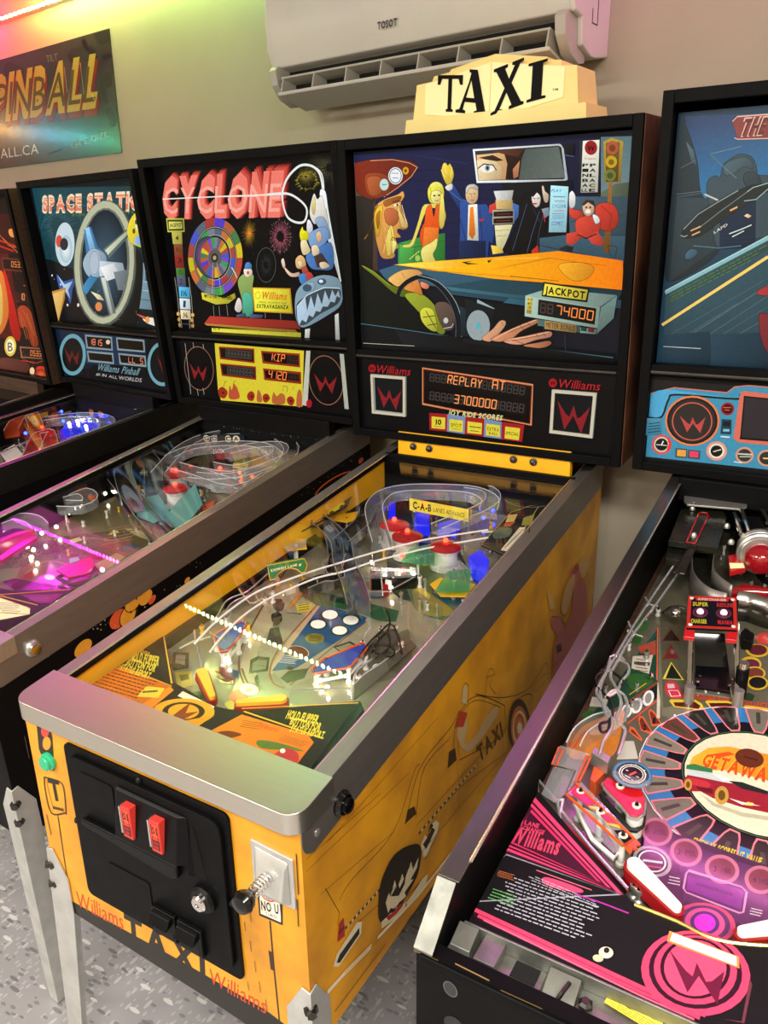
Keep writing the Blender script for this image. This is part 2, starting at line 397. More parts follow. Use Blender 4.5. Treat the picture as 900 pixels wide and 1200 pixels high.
            n[0] += 1

ARTS = {}
ARTS['taxi_backglass'] = """#tbg 0
B 15161f 6 238 722 728
G 23264e 131630 16.2,705.8 623.2,708.3 638.8,426 -2.9,421.4 | 30.3,611.1 566.1,484.2
L 0f1230 1.3 193,661.7 323.1,658.5
L 0f1230 1.3 192.3,639.1 627.8,625.6
L 0f1230 1.3 191.6,616.4 628.8,607
L 0f1230 1.3 190.9,593.5 629.9,588.2
L 0f1230 1.3 190,566.4 631,567.7
L 0f1230 1.3 189.2,539.1 632.2,546.9
L 0f1230 1.3 188.3,511.5 633.5,522.5
L 0f1230 1.3 187.4,483.6 634.9,497.8
L 0f1230 1.1 211.5,660.7 210.8,638.3
L 0f1230 1.1 286.9,563.7 286.6,537
L 0f1230 1.1 295.3,509.9 295,482.7
L 0f1230 1.1 314,604 313.9,589.1
L 0f1230 1.1 224.1,615.1 223.5,592.3
L 2c3570 1 194.1,695.1 331.8,668.8
P 5c4436 22.9,691.9 5,421.4 78.1,422 79.8,597.4
P 2c2720 17.6,611.6 75.4,609.4 62.7,421.9 5,421.4
P~ 7c2a18 24.7,682.1 45.3,690.6 104.3,692.9 161.2,687.7 193.5,678.4 200.2,668.7 188.1,652.5 149.5,629.6 105,608.2 75,601.5 45.4,610.5 26.2,627.1
P~ 9a4022 53.3,657.3 83.3,663.5 116.9,654.2 125.5,630.7 115,611.8 80.2,605.2 56,618
P~ b05a30 57.8,649.3 82.9,655.8 102,647.2 106,627.7 90.5,612.7 65.7,613.7
L e8a070 1.6 70,690.4 132.9,689.4 179.6,679.2 200.6,668.7 183.3,649 144.6,626 104.9,606.3
E eaf2f4 139.9,653 159.9,652 139.1,633.9
R 3a68a0 2 139.9,653 156.1,652.2 139.3,637
T c03030 1 128.8,662 150.7,660.8 128.6,656.6
T 2050a0 1 130.3,651.2 150.3,650.2 130.1,645.9
E bfe0dc 107.3,634.6 119.9,634 106.6,621.4
T 205050 1 100.6,638.8 115.2,638.1 100.3,631.8
E d8a020 168.8,662.9 177.2,662.5 168.5,654.6
E 7c4010 168.8,662.9 172.5,662.7 168.6,659.2
P~ e0a050 104.6,600.4 143.9,610.6 158.6,617.7 162.9,606 152.8,590.9 156.8,571.3 168.1,551.4 169.9,535.6 160.1,529.8 143.2,532.2 140.4,524.2 149.7,512.1 134.9,510.3 139.3,496.1 141.4,488 128.7,480 130.7,467.7 118,461.6 93,463.7 81.6,488.5 75.7,521.3 72.9,561.8 79.1,585.5
P~ c26a3c 106.3,574.8 128.1,580 144.6,567.7 142.4,548.1 126.3,538.5 108.1,548.9
P~ f8c878 143,587.4 152.8,567.5 169.3,545.5 167.9,533.6 155.3,532.7 148.7,547.9 144.6,567.7
P~ a06028 104.4,596.5 129.2,603.4 154.3,606.4 148.1,595 128.6,589.8 108.8,584.6
P~ f0b830 75.8,569.7 99.1,588.8 96.8,561.1 88.3,521.1 78.1,519.2
P~ b87020 80.4,561.6 92.5,575.2 90.4,553.3 83.9,533.3
P~ f8d060 121.5,540.6 130.5,520.4 126.3,480 108.3,467.8 106,504.6
P~ ffdc80 124.8,504.4 137,500.2 132.9,484 123.4,471.9
L a05020 1.4 129.2,603.4 152.9,594.8
L fff0c0 1.2 133.4,589.6 150.2,587.1
E f4ecd8 140.1,587.4 147.9,588.7 139,584.4
E 203040 143,587.4 145.9,587.3 142.9,584.6
L 40200c 1.6 128.7,593.7 143.4,597.1 155.8,593.9
L 8c4c20 1.2 150.1,583.2 155.5,563.5 165.5,545.5
L 8c4c20 1.2 145.9,540.1 151.5,533.6 165,532.5
L 6a3414 1.6 135.9,509.1 125.2,512.4 119.9,504.4
L fff0c8 1.4 155.5,586.9 162.3,563.3 168.3,543.5
L a05c28 1.2 85.8,569.4 91.2,549.3 87.2,529.2
L f8d890 1.4 105.5,536.9 106,504.6 98.6,476.1
L f8d890 1.2 113.6,528.7 115.6,496.4 113.4,471.9
L 9c5420 1.2 121.3,536.6 125,508.4 121.4,471.9
L 2a1a10 2 75.2,605.4 79.1,585.5 70.3,561.8
L 2a1a10 2 82.3,597.3 86.8,589.2 78.7,577.6
K 3a1810 1.4 105,608.2 129.5,612 158.9,625.4 187.9,646.9
L d08030 1.4 96.6,537.1 100,504.7 90.8,472
L 60300c 1.6 140.4,523.4 150.9,519.3
L c87828 1.2 107.5,536.9 104,504.6 107.4,471.9
P~ c89028 61,529.7 72.4,553.7 78.7,577.6 66.7,541.8 49.9,513.6 41.9,509.6
P 3a8c3c 141.8,498.1 202.6,511.3 272.7,519.9 271.6,451.3 139.8,447.2
P 4aa84a 146.5,494 187.9,499.6 186.4,451.3 144.8,449.3
L 205a24 1.4 141.8,498.1 187.6,488.4 186.3,447.3
L 205a24 1.4 187.6,488.4 272.4,502.5
E 9ec860 196.4,462.6 203.6,462.6 196.2,455.4
L d8d060 2 172.1,459.5 201.7,479.5
P~ f8e050 227.8,614.9 238.2,631.4 254.2,634.4 267.5,626.3 271.7,605.6 264.6,585.2 250.9,581.9 232.7,592
P~ ffe88a 235.4,607.1 247,616 262.8,611.6 264.8,594.6 255.5,583.6 241.8,586
E 402010 245.8,604.4 249,604.3 245.8,602.5
E 402010 258.1,604.7 261.3,604.5 258.1,602.8
L d03020 2 247.4,593.4 256.6,593
K c8a020 1.2 233.5,626 237.7,610.7 232.8,595.8
K c8a020 1.2 245,631.1 260.8,624.8 265.8,602.1
K fff8c0 1.2 238.1,627.6 251.8,630.8 263,622.8
L b88830 1.2 208.8,565.9 198.5,535 188,503.6
L b88830 1.2 268.8,564.2 269.4,545.1 262.8,533.7
L c04010 1.2 227.5,565.4 231.6,542.1 208.1,538.7
L c04010 1.2 255.3,572.2 251,541.6
L ff9050 1.2 232.3,572.9 236.3,545.8
L c04010 1.2 216.3,491.3 240,502.9 255.2,518.3
L b88830 1.2 220.7,479.4 229.5,451.3
L b88830 1.2 242.1,491.1 234.7,471.3
P~ ffd860 213.9,581.2 232.6,586.3 264.6,583.3 275.6,564 273,545 263.7,529.8 256.9,537.6 264.2,564.3 250.8,576.2 222.9,569.3 198.1,519.3 182.9,491.6 158.5,487.9 156.3,493.9 178.3,499.7 198.8,542.8
P~ f8581a 223.1,575.1 237.2,584.2 243.5,557.2 250.9,583.8 264.4,575.7 259.4,549.1 256.7,526 249.3,502.8 221,491.3 206.9,495.4 205.3,523.1 217.7,546.3
P ff7a2a 217.4,534.6 256.8,531.9 254,502.7 211.4,487.4
P~ ffe07a 211.4,487.4 235.3,499 251.8,508.6 249,487.1 239.4,471.3 246,451.3 215.2,451.3 206.2,471.4
P~ ffd860 262.6,602.2 269.5,605.7 273.3,564.1 270.7,537.3 261.4,529.8 257.1,549.2
P~ f0c840 265.8,657.9 270.5,672.3 277.2,674.1 282.9,667.9 288.2,672 295.1,660 297.6,645.2 287.6,623.6 278.8,627.7 270,642.9
L ffe880 1.8 265,659.7 275.4,642.6
L ffe880 1.8 272.7,671.4 280,649.8
L ffe880 1.8 293.4,663.7 289.6,642
P 24407e 278.7,620.3 294.4,630.7 318.4,596.4 329.3,592.3 329.2,562.5 313.8,570.4 291.8,601.1
P~ f0f0e0 275.1,622.3 292.1,628.9 294.2,617.8 283,613.4
P~ e8c090 329.4,614.4 340.3,624.2 355.4,622.5 359.7,609.5 357.6,591.3 346.7,582.4 333.7,586.6 328,599.7
P~ c0c0b8 328.1,614.5 333.8,623.4 348.9,625.3 359.7,618.6 357.5,612.5 340.3,617.6 330.7,605.2
L a87850 1.2 343.7,604.7 342.8,597.3 346.7,596.1
L a87850 1.2 333.7,599.5 336.7,588.3
L d8d8d0 1.4 331.6,618 348.9,622.4
L 10204c 1.4 322.7,585.1 329.1,532.3
L 10204c 1.4 370.6,561.3 377.4,501.1
L 4a6cb0 1.4 381.2,578.7 394.2,553.2 400.1,515.9
L 603a20 1.2 336.8,604.9 342.4,604.7
L 603a20 1.2 348.1,604.5 354.1,604.3
L 803020 1.4 340.2,591.2 349.8,590.8
P 2a4a8e 313.9,589.1 331.5,590.4 342.4,575.1 357.6,580.2 379.1,581.3 392,560.7 401,515.9 396.9,493.3 388.2,501 384.1,462.9 310.7,463.1 313.4,525
P 1a2c5c 333.7,582.9 335.6,501.7 357.7,501.4 355.4,580.3 344.5,524.4
P e8e8d8 335,581 357.6,582.1 361.2,501.3 332.1,503.6
P f08020 339.3,575.2 348,576.8 353.3,516.7 345.4,504.2 336.5,515
P 18244a 313.3,502 379.5,501.1 379.8,462.1 310.7,462.3
L 16244e 1.6 313.6,551.6 328.9,501.7
L 5074b8 1.5 287.5,612.5 313.9,592.8 329.3,590.4
L 16244e 1.6 364.1,568.9 370.8,501.2
P c03028 362.8,548.1 377.1,550 375.8,545.5 364.2,544.3
P dfe6ec 346.4,698.4 550.7,696 558.9,691.2 571.8,624.6 565.9,620.2 356.3,627.2
P 2b3034 351.8,694.3 548.8,692.6 555,688.6 565.6,627.4 561.7,625.1 360.8,631.9
G 4a5652 66706a 460.4,690.4 548.9,690.4 565.6,628.1 457.5,630 | 464.9,679.2 557.2,634.3
P e0b07a 356.2,685.8 422.1,687.3 444.6,630.6 361.7,632.6
P f2d0a0 356.3,674.6 396.2,676 418.2,656.2 414.2,632.1 361.7,632.6
P 3a2418 360.7,680 396.1,683.4 422.4,670.8 405,669.9 378.5,675.2
E f4f0e8 382.2,657.4 401.6,656.3 382.3,647.6
E 88a0a0 383.1,657.3 389.3,657 383.1,650.5
E 101010 383.1,657.3 386.2,657.1 383.1,653.9
L 402010 2.4 359,657.5 374.1,666.1 396.3,663 405.2,651.3
P 2a120c 422.1,689.2 473.1,690.3 465.1,671.9 459.7,629.9 427.3,631.4 431.1,662.9
P c08058 444.2,651.1 460.9,668.5 457.4,635.6 446.8,631.6
P 5c3020 396,690.8 447.7,691.9 468.9,689.9 456.5,676.1 430.8,681.3
P 0c0c12 414.3,624.5 529.1,622.9 581.9,622.3 587.3,504.2 482.3,494 459.3,548.7
P 0c0c12 554.8,693.2 582.5,694.9 583.5,672 571.7,671
L 6878a0 1 559.6,673.5 583.7,669.2
P cfd0cc 399,608.1 447.2,608 443.3,587.4 405.9,588.7
P d04030 388.1,577.8 405.9,584.9 410.5,569.3 401.7,557.9 388.2,562.2
P 4068b0 441.1,583.6 460.8,575.4 463.4,556.2 450.7,541.2 443.7,564.5
P d0b070 403.6,588.8 445.4,587.3 445.8,568.2 406.1,569.4
P 9a9a88 396.3,567.8 449.3,568.1 449.9,537.3 396.5,536.6
P 200c0a 399,563.8 446.7,564.4 446.9,553.6 399.1,553.3
P 200c0a 399.1,549.4 447,550.1 447.2,539.7 399.2,538.5
L a03020 1.2 406.2,558.6 441.6,558.8
L a03020 1.2 406.4,543.8 441.9,544.5
P d8d0a0 402,534.5 446.4,535.5 438,514.2 429.4,494.6 420.6,478.8 406.9,490.9
L 888060 1 403,522.7 442.2,523.9
L 888060 1 406.7,510.8 438,512.2
P f0c850 393.3,491 411.5,488.9 429.7,474.8 398.1,470.9
P~ 0b0b0f 462.9,579.1 479.6,597.3 508.9,607.3 522.5,573.3 527.6,546.9 520.5,509 508.9,470.4 425.2,474.8 442.5,510.2 459.3,548.7
L 3a4258 1.4 522.7,569.6 511.5,524.5 504.5,474.3
L 28304a 1.4 493.1,570.5 511,539.7
P~ e8dcd4 490.8,593.1 500.7,602.1 511,592.4 509.9,575.6 501.6,570.3 493.8,578
P 0c0a10 488.1,598.9 500.5,607.7 513.4,597.9 509.3,595.4 502.8,600.9 493.4,591.2
E c02030 498,577.9 504.8,577.7 498,576.4
L 101018 1.3 493.4,590.1 499.4,587.6
L 101018 1.3 503.6,587.4 509.4,590.2
P 8090a0 514.4,566.1 531,569.3 533.6,554.3 523.4,547
P~ d8c0a8 513.8,610.8 517.8,613.6 521.5,603.1 530.1,595.4 528.5,580.6 520.1,582.7
P c03020 493.5,478.3 508.3,489.9 513.4,464.5 496.1,463.4
P a8dcf0 534.4,614.3 574.4,610 573.2,516.5 532.9,517.2
X 1858b0 536.5,600.6 558.7,599.7 537.1,606.8 PLAY
T 1858b0 1 539.6,594.2 569.9,592.3 539.4,588.3
T c05070 1 541.2,584.6 567.5,583.6 541.4,579.4
X 1858b0 539.4,568.3 570.6,567.3 539.5,575 CYCLONE
T c05070 1 542,564.5 568.3,563.7 542.2,559.3
X 1858b0 539.1,531.5 565.6,530.9 539.6,539.8 COMET
T 4080c0 3 538.6,544.7 569.2,544 538.1,557.9
L 4a5c78 1.2 480.1,578.5 468.1,540.8 447.5,478.6
L 4a5c78 1.2 510.3,562.5 494.6,517.1 482.8,474.4
L c02030 2 518.8,558.4 523.7,539.4
P 20242c 594.8,698.6 640.3,697.9 643.2,594.5 599.1,595.6
P dcdccc 601.9,698.1 637.3,697.7 639.3,596.1 602.2,596.9
E 9a1620 620,683.7 633.5,682.8 620.8,669.8
W 1c0406 611.9,691.2 627.4,690.2 613.1,676.5
X b02020 606.8,661.5 631.7,660.8 606.7,665 Williams
Y 151515 602.8,648 616.2,647.3 603.3,654 P
Y 151515 603.3,638 616.7,637.3 603.8,644 I
Y 151515 603.8,628 617.2,627.4 604.3,634.1 N
Y 151515 604.4,618 617.8,617.4 604.8,624.1 B
Y 151515 604.1,608 617.5,607.4 604.5,614.1 A
Y 151515 603.7,598.6 617.2,598.1 604.2,604.4 LL
Y 151515 619.3,647.1 632.5,646.4 619.8,653 P
Y 151515 619.4,637.2 632.7,636.5 619.9,643.2 A
Y 151515 619.6,627.3 632.9,626.6 620,633.3 L
Y 151515 619.7,617.3 633,616.7 620.2,623.3 A
Y 151515 619.9,607.3 633.2,606.7 620.3,613.4 C
Y 151515 620,598 633.3,597.4 620.5,603.7 E
G 54747a 6e848a 640,703 710.8,699.7 708,584.9 646.8,587.2 | 662.9,698 670,586.3
P 5a6450 646.3,594.4 676,610.9 706,613 708.1,583.1 647,583.6
P 3c5462 575.3,589.9 708,584.9 706.9,491.5 583.7,492.9
G 3c5a6a 2c4654 512.1,505.3 582.9,511.8 705.9,506.1 704,450.1 513.2,470.4 | 595.3,507.8 597.9,454.6
L 223642 1.2 581.7,538.1 702.9,549.6
L 223642 1.2 583.1,508 705.6,509.8
L 16242e 1.4 512.6,489.8 701.9,451.5
P a88830 646.2,694 662.8,699.7 687.6,691.2 687.2,613.9 652.9,613.7
P 6a5020 651.3,691.3 680.2,690.7 681.4,615.5 655.9,616
E b05a34 665.5,680.8 678.3,680 666.3,667.7
E 7c3a20 665.5,680.1 672.3,679.7 666,673.2
E c8a018 664.9,654 677,653.3 665.7,642.1
E 7c6414 665,653.3 671,652.9 665.3,647.7
E 707a30 664.3,628.2 676.5,627.6 665,616.6
E 4a5220 664.3,627.5 671.2,627.2 664.7,621.2
P 8a5a24 662.8,615 669.7,614.7 673.2,473.3 658.2,473.4
P~ c23828 636.3,566 651.4,574.5 674.8,570.1 686.9,550 685.2,528.3 670.4,517.7 650.6,521.8 639.5,544
L 8a2018 1.4 647.8,569.2 672.2,550.4 670.2,521.4
P~ cc4030 578.3,567.8 588.6,563.8 604.9,559.6 611.7,544.7 593.6,543.3 581.2,549.2
P~ cc4030 593.9,537.8 609.5,548.5 633.3,547.8 649.7,536.4 643.3,510.8 619.8,503.7 599.4,507.8
P cc4030 574.6,513.8 598.9,517.2 603.8,500.2 588,489 575.5,493
P cc4030 623.8,503.7 642.9,518.2 660,495.7 652.7,486.5 632.4,492.3
L 1a1414 2.4 599.2,511.5 619.8,503 643.2,512.7
P 20242c 559.3,483.6 575.7,489.2 592.3,485.2 588.7,473.8 563.7,477.8
P~ f0f0f0 577.2,593.5 580.9,599.9 584.9,600.5 591.4,589.3 590.4,569.3 579.5,567.8
P~ d8b090 608.2,574.2 619.8,579.2 632,571.5 632.9,555.2 621.4,548.2 611.1,555.8
P 3a2a20 606.3,572.4 615.7,581.9 631.6,579.9 637.1,565.9 632.1,569.7 619.9,576.7 610.4,569.7
E f0e8e0 620.9,558.4 626.8,558.2 621.1,554
E 101010 616.5,566.6 618.5,566.5 616.6,564.4
E 101010 625.2,566.3 627.2,566.2 625.3,564.1
P~ e8e8e8 631.2,551.6 643.2,547.6 647.8,536.5 638.1,533
L 282018 1 668.3,488.2 688.1,484.3 685.6,462 673.4,469.6 668.3,488.2
P 33566a 86.1,433.7 129.5,445.6 402,416.8 743.4,372.6 744.7,355.5 402.3,379.7 256.2,396.3 108.8,406.1
G ffc814 f07a08 129.6,447.5 212.7,454.1 401.5,464.8 557.6,477.4 702.8,456.5 707,395.1 522,408.9 402,416 | 221.5,449.5 633.9,422.3
G fff060 f8a010 139,447.9 283.5,456.3 343.4,445.2 256.9,437.5 | 194.4,449.5 343.4,442.2
L c87808 1.2 221.2,434.3 401.9,424.1 537.2,414.5
L ffd060 1.4 401.5,460.5 512.5,463.1
L b86408 1.2 539.3,462.3 603.1,453.2 668.4,446.4
P~ ffa020 558.8,446.3 603.1,453.2 640,443 626.8,418.8 590.1,415
L 8a4c08 1.2 442.6,422.6 560.2,412.9
P e89410 393.5,438.7 539.2,463.7 543.1,462.3 401.8,435.1
P 201008 318,453.3 351.9,457 330.7,452.6 364.4,449.6 335,448.1
P 201008 385.1,456.9 397.5,459.1 389.3,451.5
P 22424e 402,416 707.1,394.1 688.4,353.9 484.1,359.3 291.3,377.6 274,398.4
P 3a6474 273.9,396.5 523.1,374.8 519.4,367.4 291.4,387.2
P 0c0e10 273.7,377.3 508.2,348.9 526.1,282.7 351.9,274.7 272.9,326.7
P 2c5868 443.5,373.1 527.4,362.2 516,352.8 427.3,361.6
P 11140f 32.2,445.4 85.9,429.7 150.2,375 272.6,303 281.3,279.5 21.4,293.5
P 0a0b0c 21.7,297.7 316.9,277.1 698.4,254.6 700.1,229.2 17.2,225
L 4a7a90 1.6 23.2,297.8 132.5,289.5 403.5,265.4 695.3,247.2
P 14161a 127.5,285.1 338.9,274.1 343.2,242.6 150.2,248.9
L e0d8c0 1 27.2,247 183.6,247.2
P~ 6c7a20 33.2,445.4 66.7,433.6 118,400.3 150.8,390.8 183.1,379.5 154.7,369.1 122,382.4 80.3,413.8
L 98a838 1.6 38,444.7 71.4,429.7 117.9,396.3
P~ 8c9828 159.6,375.1 206.1,378 241.9,353.3 259.4,322.3 272.4,287.1 254.2,282.3 227.3,309.3 191.1,340.1
P~ c8c83c 202.5,332.4 214.4,344.7 237.1,341.3 245.8,321.9 249.8,290.1 231.4,289.4 208.8,308.6
L 343a10 2 218.8,336.9 232,317.4 247.5,294
L 343a10 2 210.1,320.7 245.9,325.8
L 343a10 2 222.5,301.1 250,306.1
P~ f0b060 113.9,414.1 152.4,434 194,436.1 211.9,426.6 193.5,418.7 160.7,406.7 141.5,394.6 122.9,402.3
P~ e89040 155.5,390.9 174.8,410.8 193.5,418.7 202.2,403.3 210.6,376.1 192.3,379.7
P~ e88868 206.9,407.2 229.4,399.7 224.6,390 208.8,393.6
L b06020 1.2 179.4,410.8 183.6,395.2
L b06020 1.2 152.3,430.1 161.1,416.5
P~ 5c4a40 246.4,353.4 273.4,359.9 291,346.7 299.5,319.7 294.9,295.9 272.4,291.1 254.8,318.2
E c0c8c8 275,314.9 281.7,315.2 274.9,307.8
L c8d0d0 1.6 268,294.9 290.5,299.7 295,307.8
K 14181b 11 133.5,314.1 145.9,386.8 202.6,418.8 254.5,401.6 293.3,360.3 310.1,316.2 310.7,276.8
K 8ca0a8 2 198.2,423.4 256.4,407 300,364.4 318,316.4 317.8,277.1
K 5c6c74 1.2 146.3,370.9 157.8,390.9 202.5,413 249.5,396.9 285.8,358.2 301.3,315.8 301.8,276.4
E 9a9088 360.5,306.3 394.6,307.6 360.5,341
P 0c0d0f 360.5,302.4 377.7,291.5 386.4,270.5 334.5,273.9 343.2,290
L d8d8d0 1 356.2,337 362.7,314.1
E 48a0a8 362.7,306.4 370,306.7 362.7,297.1
E e8f0f0 362.7,306.4 366.1,306.5 362.7,301.7
P 1a2a32 313,351.2 339,340.3 343.2,278.3 316.9,279.1
P 8aa0a4 360.3,368.2 405.1,348.1 400.8,307.6 398.5,303.2 358,275.5 355.6,288.5
P 10181c 329.2,369.6 405.1,346 403.2,303.4 386.8,285.5 328.8,283
E 94a0a4 362.8,306.2 393.7,307.3 362.7,342.7
E 58b0b8 362.8,305.3 369.5,305.6 362.8,296.6
P~ d89c78 372.5,276.1 400.9,299 419.4,319 433.3,319.4 433.5,308.8 419.8,291.2 405.8,277.7 391.7,268.3
P~ c88460 396.4,275.1 442.9,298.6 479.1,314.8 510,326.3 518.1,322.4 510.4,315.9 474.9,297.8 452.4,279.8 424.7,269.9
P~ d09070 429.3,274.4 479.8,285.3 519.9,295.5 543.9,299.8 550.7,294.7 544.4,286.1 511.5,278.3 475.7,265.9 443.4,266.5
P~ b87450 480.3,264 516.1,272.2 542.6,277.7 549.4,271.7 534.3,262.5 507.6,259
L 804428 1.2 443,292.2 497,315.4
L f0c8a0 1.4 405.9,275.5 452,301.1 510.1,324.2
L f0c8a0 1.4 438.7,274.9 488.8,284.8 541.8,298
L 6a3418 1.4 420,269.7 452.5,276.4 480.2,268.3
L 6a3418 1.2 487.9,319.3 497.1,311.3
L 6a3418 1.2 470.1,310.2 480.2,303
L 6a3418 1.2 511,293 518,284.9
L 6a3418 1.2 528.7,295.8 535.1,288.6
L 8a5030 1.2 424.1,317 428.8,308.7
L 804428 1.2 452.6,273.4 533.2,291.9
P 0c1014 323.9,273.9 696.6,246.6 694.9,240.4 323.8,262.8
P 8aa49a 482,379 538.3,396.1 695.7,384.3 657.3,357
P 9cb4a8 482.8,379 659.3,357 656.6,311.3 482.2,332.4
P 66807a 661.3,357.1 695.7,383.2 690.9,334.4 654.5,297.9
P 6c867e 616.3,311.7 655.1,309.2 652.4,297.8 616.9,299.6
P 4a6058 514.5,326.4 616.1,315.8 616.9,299.6 514.9,311.9
P 101010 515.3,371.5 651.3,354.8 649.2,319 514.2,336.7
P c8b040 488.7,375 500.7,374.1 498.6,337.1 486.5,339.2
X 402c08 489.3,368.9 500,368.3 489.7,373 M
X 402c08 489.1,359.9 499.8,359.3 489.5,364 E
X 402c08 488.9,350.8 499.6,350.3 489.2,355 T
X 402c08 488.7,341.7 499.4,341.2 489,345.9 ER
P 141412 525.7,410.7 633.8,397.6 630.1,367.3 522.5,378.6
P e0d040 529.3,406.8 629.9,394.8 626.1,372 525.8,381.9
Y 141414 530,386 623.5,375.1 531.2,401.2 JACKPOT
D 4c3a30 518.4,343 553.3,339.6 519.5,363.5 88
D ff9048 555.9,339.7 647.4,328.1 557.7,359.2 74000
P 9a7c48 532.1,324.1 607.6,317.5 607.7,299.2 531.9,305.1
X 3a2008 535.3,308.6 604.1,302.3 535.8,321 METER BONUS
P 6a2020 635.1,311.6 649.7,310.6 649.3,301.7 634.8,302.7
P 203c30 618.4,312.6 631.8,311.5 631.4,303.4 617.9,304.5
L 2a3a40 1.5 581,293.9 584.8,256.8"""
ARTS['taxi_scores'] = """#tsp 0
B 0d0d0f 18 12 718 210
E b01822 61.3,184.2 72.9,185 60.7,173.4
W 2a0408 54,190.2 69.2,191.2 53.8,177.3
X c8202a 70.8,173.2 175.3,172.8 78.4,195.2 Williams
P 9fb4ac 59,169.8 165.6,170 161.8,63.3 58.2,63.1
P 15171a 67.6,161.8 156.6,161.3 154.2,71.3 66.9,72
W 96222a 74.5,138.8 148.6,130.8 74.6,82.5
E b01822 561.4,182.8 571.6,183.5 561.8,172.1
W 2a0408 554.8,188.4 567.4,189.3 555.7,176.2
X c8202a 572.8,172.9 672.2,173.2 577.4,193.9 Williams
P 9fb4ac 561.9,168.2 668,168.4 664.2,60.6 559.4,62.5
P 15171a 568.5,161.8 661.6,162.6 657.3,66.1 565.6,68
W 96222a 574.7,142.2 653.7,133.8 575,74.6
P e89060 213,197.1 513.2,176.4 512.3,74.1 210.4,99.1
P 4a1a10 216.2,193.1 510.5,172.3 508.1,77.7 213.8,103.7
P 120c0a 219.4,189.2 507.3,168.2 505.3,122.3 219.3,149.9
P 0a0606 218.4,149.9 506.1,122.4 504.7,80.5 217.2,105.7
P 141010 226.3,184.7 499.3,164.4 495.8,140.5 225.7,161.7
P 141010 225.1,136.5 500.3,123 496.8,97.5 224.5,112.3
D 4c4644 232.8,164.4 493.5,148.2 235.1,183.2 8888888888888888
D 4c4644 231.6,115.9 492.5,104.3 234,135.9 8888888888888888
D ff9850 283.5,161.9 381.3,155.9 286.5,182.3 REPLAY
D ff9850 405.5,157 443.8,154.5 407.9,178.8 AT
D ff9850 301.1,112.2 420.6,107.3 304,133.3 3700000
Y e8e4a0 285.1,79.5 434.7,79.2 288,92.5 JOY RIDE SCORES
P b02028 230.8,79.5 283.7,81.1 281.7,34.6 230.7,33.5
P 8098c0 283.7,81.1 334.8,79.3 332.3,33.2 281.7,34.6
P b02028 334.8,79.3 387.4,79.4 385.4,32.3 332.3,33.2
P 8098c0 387.4,79.4 433.9,75.8 432.8,31.7 385.4,32.3
P b02028 434.8,75.9 493.2,73.7 488.4,30.6 432.8,30.9
P f0e040 237.7,70.7 277.5,71.1 276.1,40.1 237,39.4
P f0e040 289.6,68.9 328,68.5 326.9,37.8 288.2,37.9
P f0e040 340.6,68.1 380.8,67.1 379.6,37.6 339.6,37.4
P f0e040 392.3,67.4 429.7,66.3 429.2,36.3 391.6,37.2
P f0e040 443.5,65.3 482.6,64.4 479.9,33.7 442.2,34.5
Y 181810 249.1,50.2 265.6,51 250.3,64.1 10
T 303010 1 240.4,43.2 273.4,43.2 240.5,47.6
X 181810 292.1,49.5 323.3,49.3 293.1,59 SPOT
T 303010 1 292.9,42.7 323.3,42.5 293,46.2
T 302010 1 344.2,60 378.2,59.3 343.3,50.6
T 302010 1 347.8,47.7 374.7,47.2 346.9,41.6
X 181810 395,50.2 426.5,49.4 395.8,59.5 EXTRA
X 181810 399.5,40.6 424,39.9 400.3,47.4 BALL
X 302010 444.7,44.7 479.6,44.4 445.4,53.1 SPECIAL"""
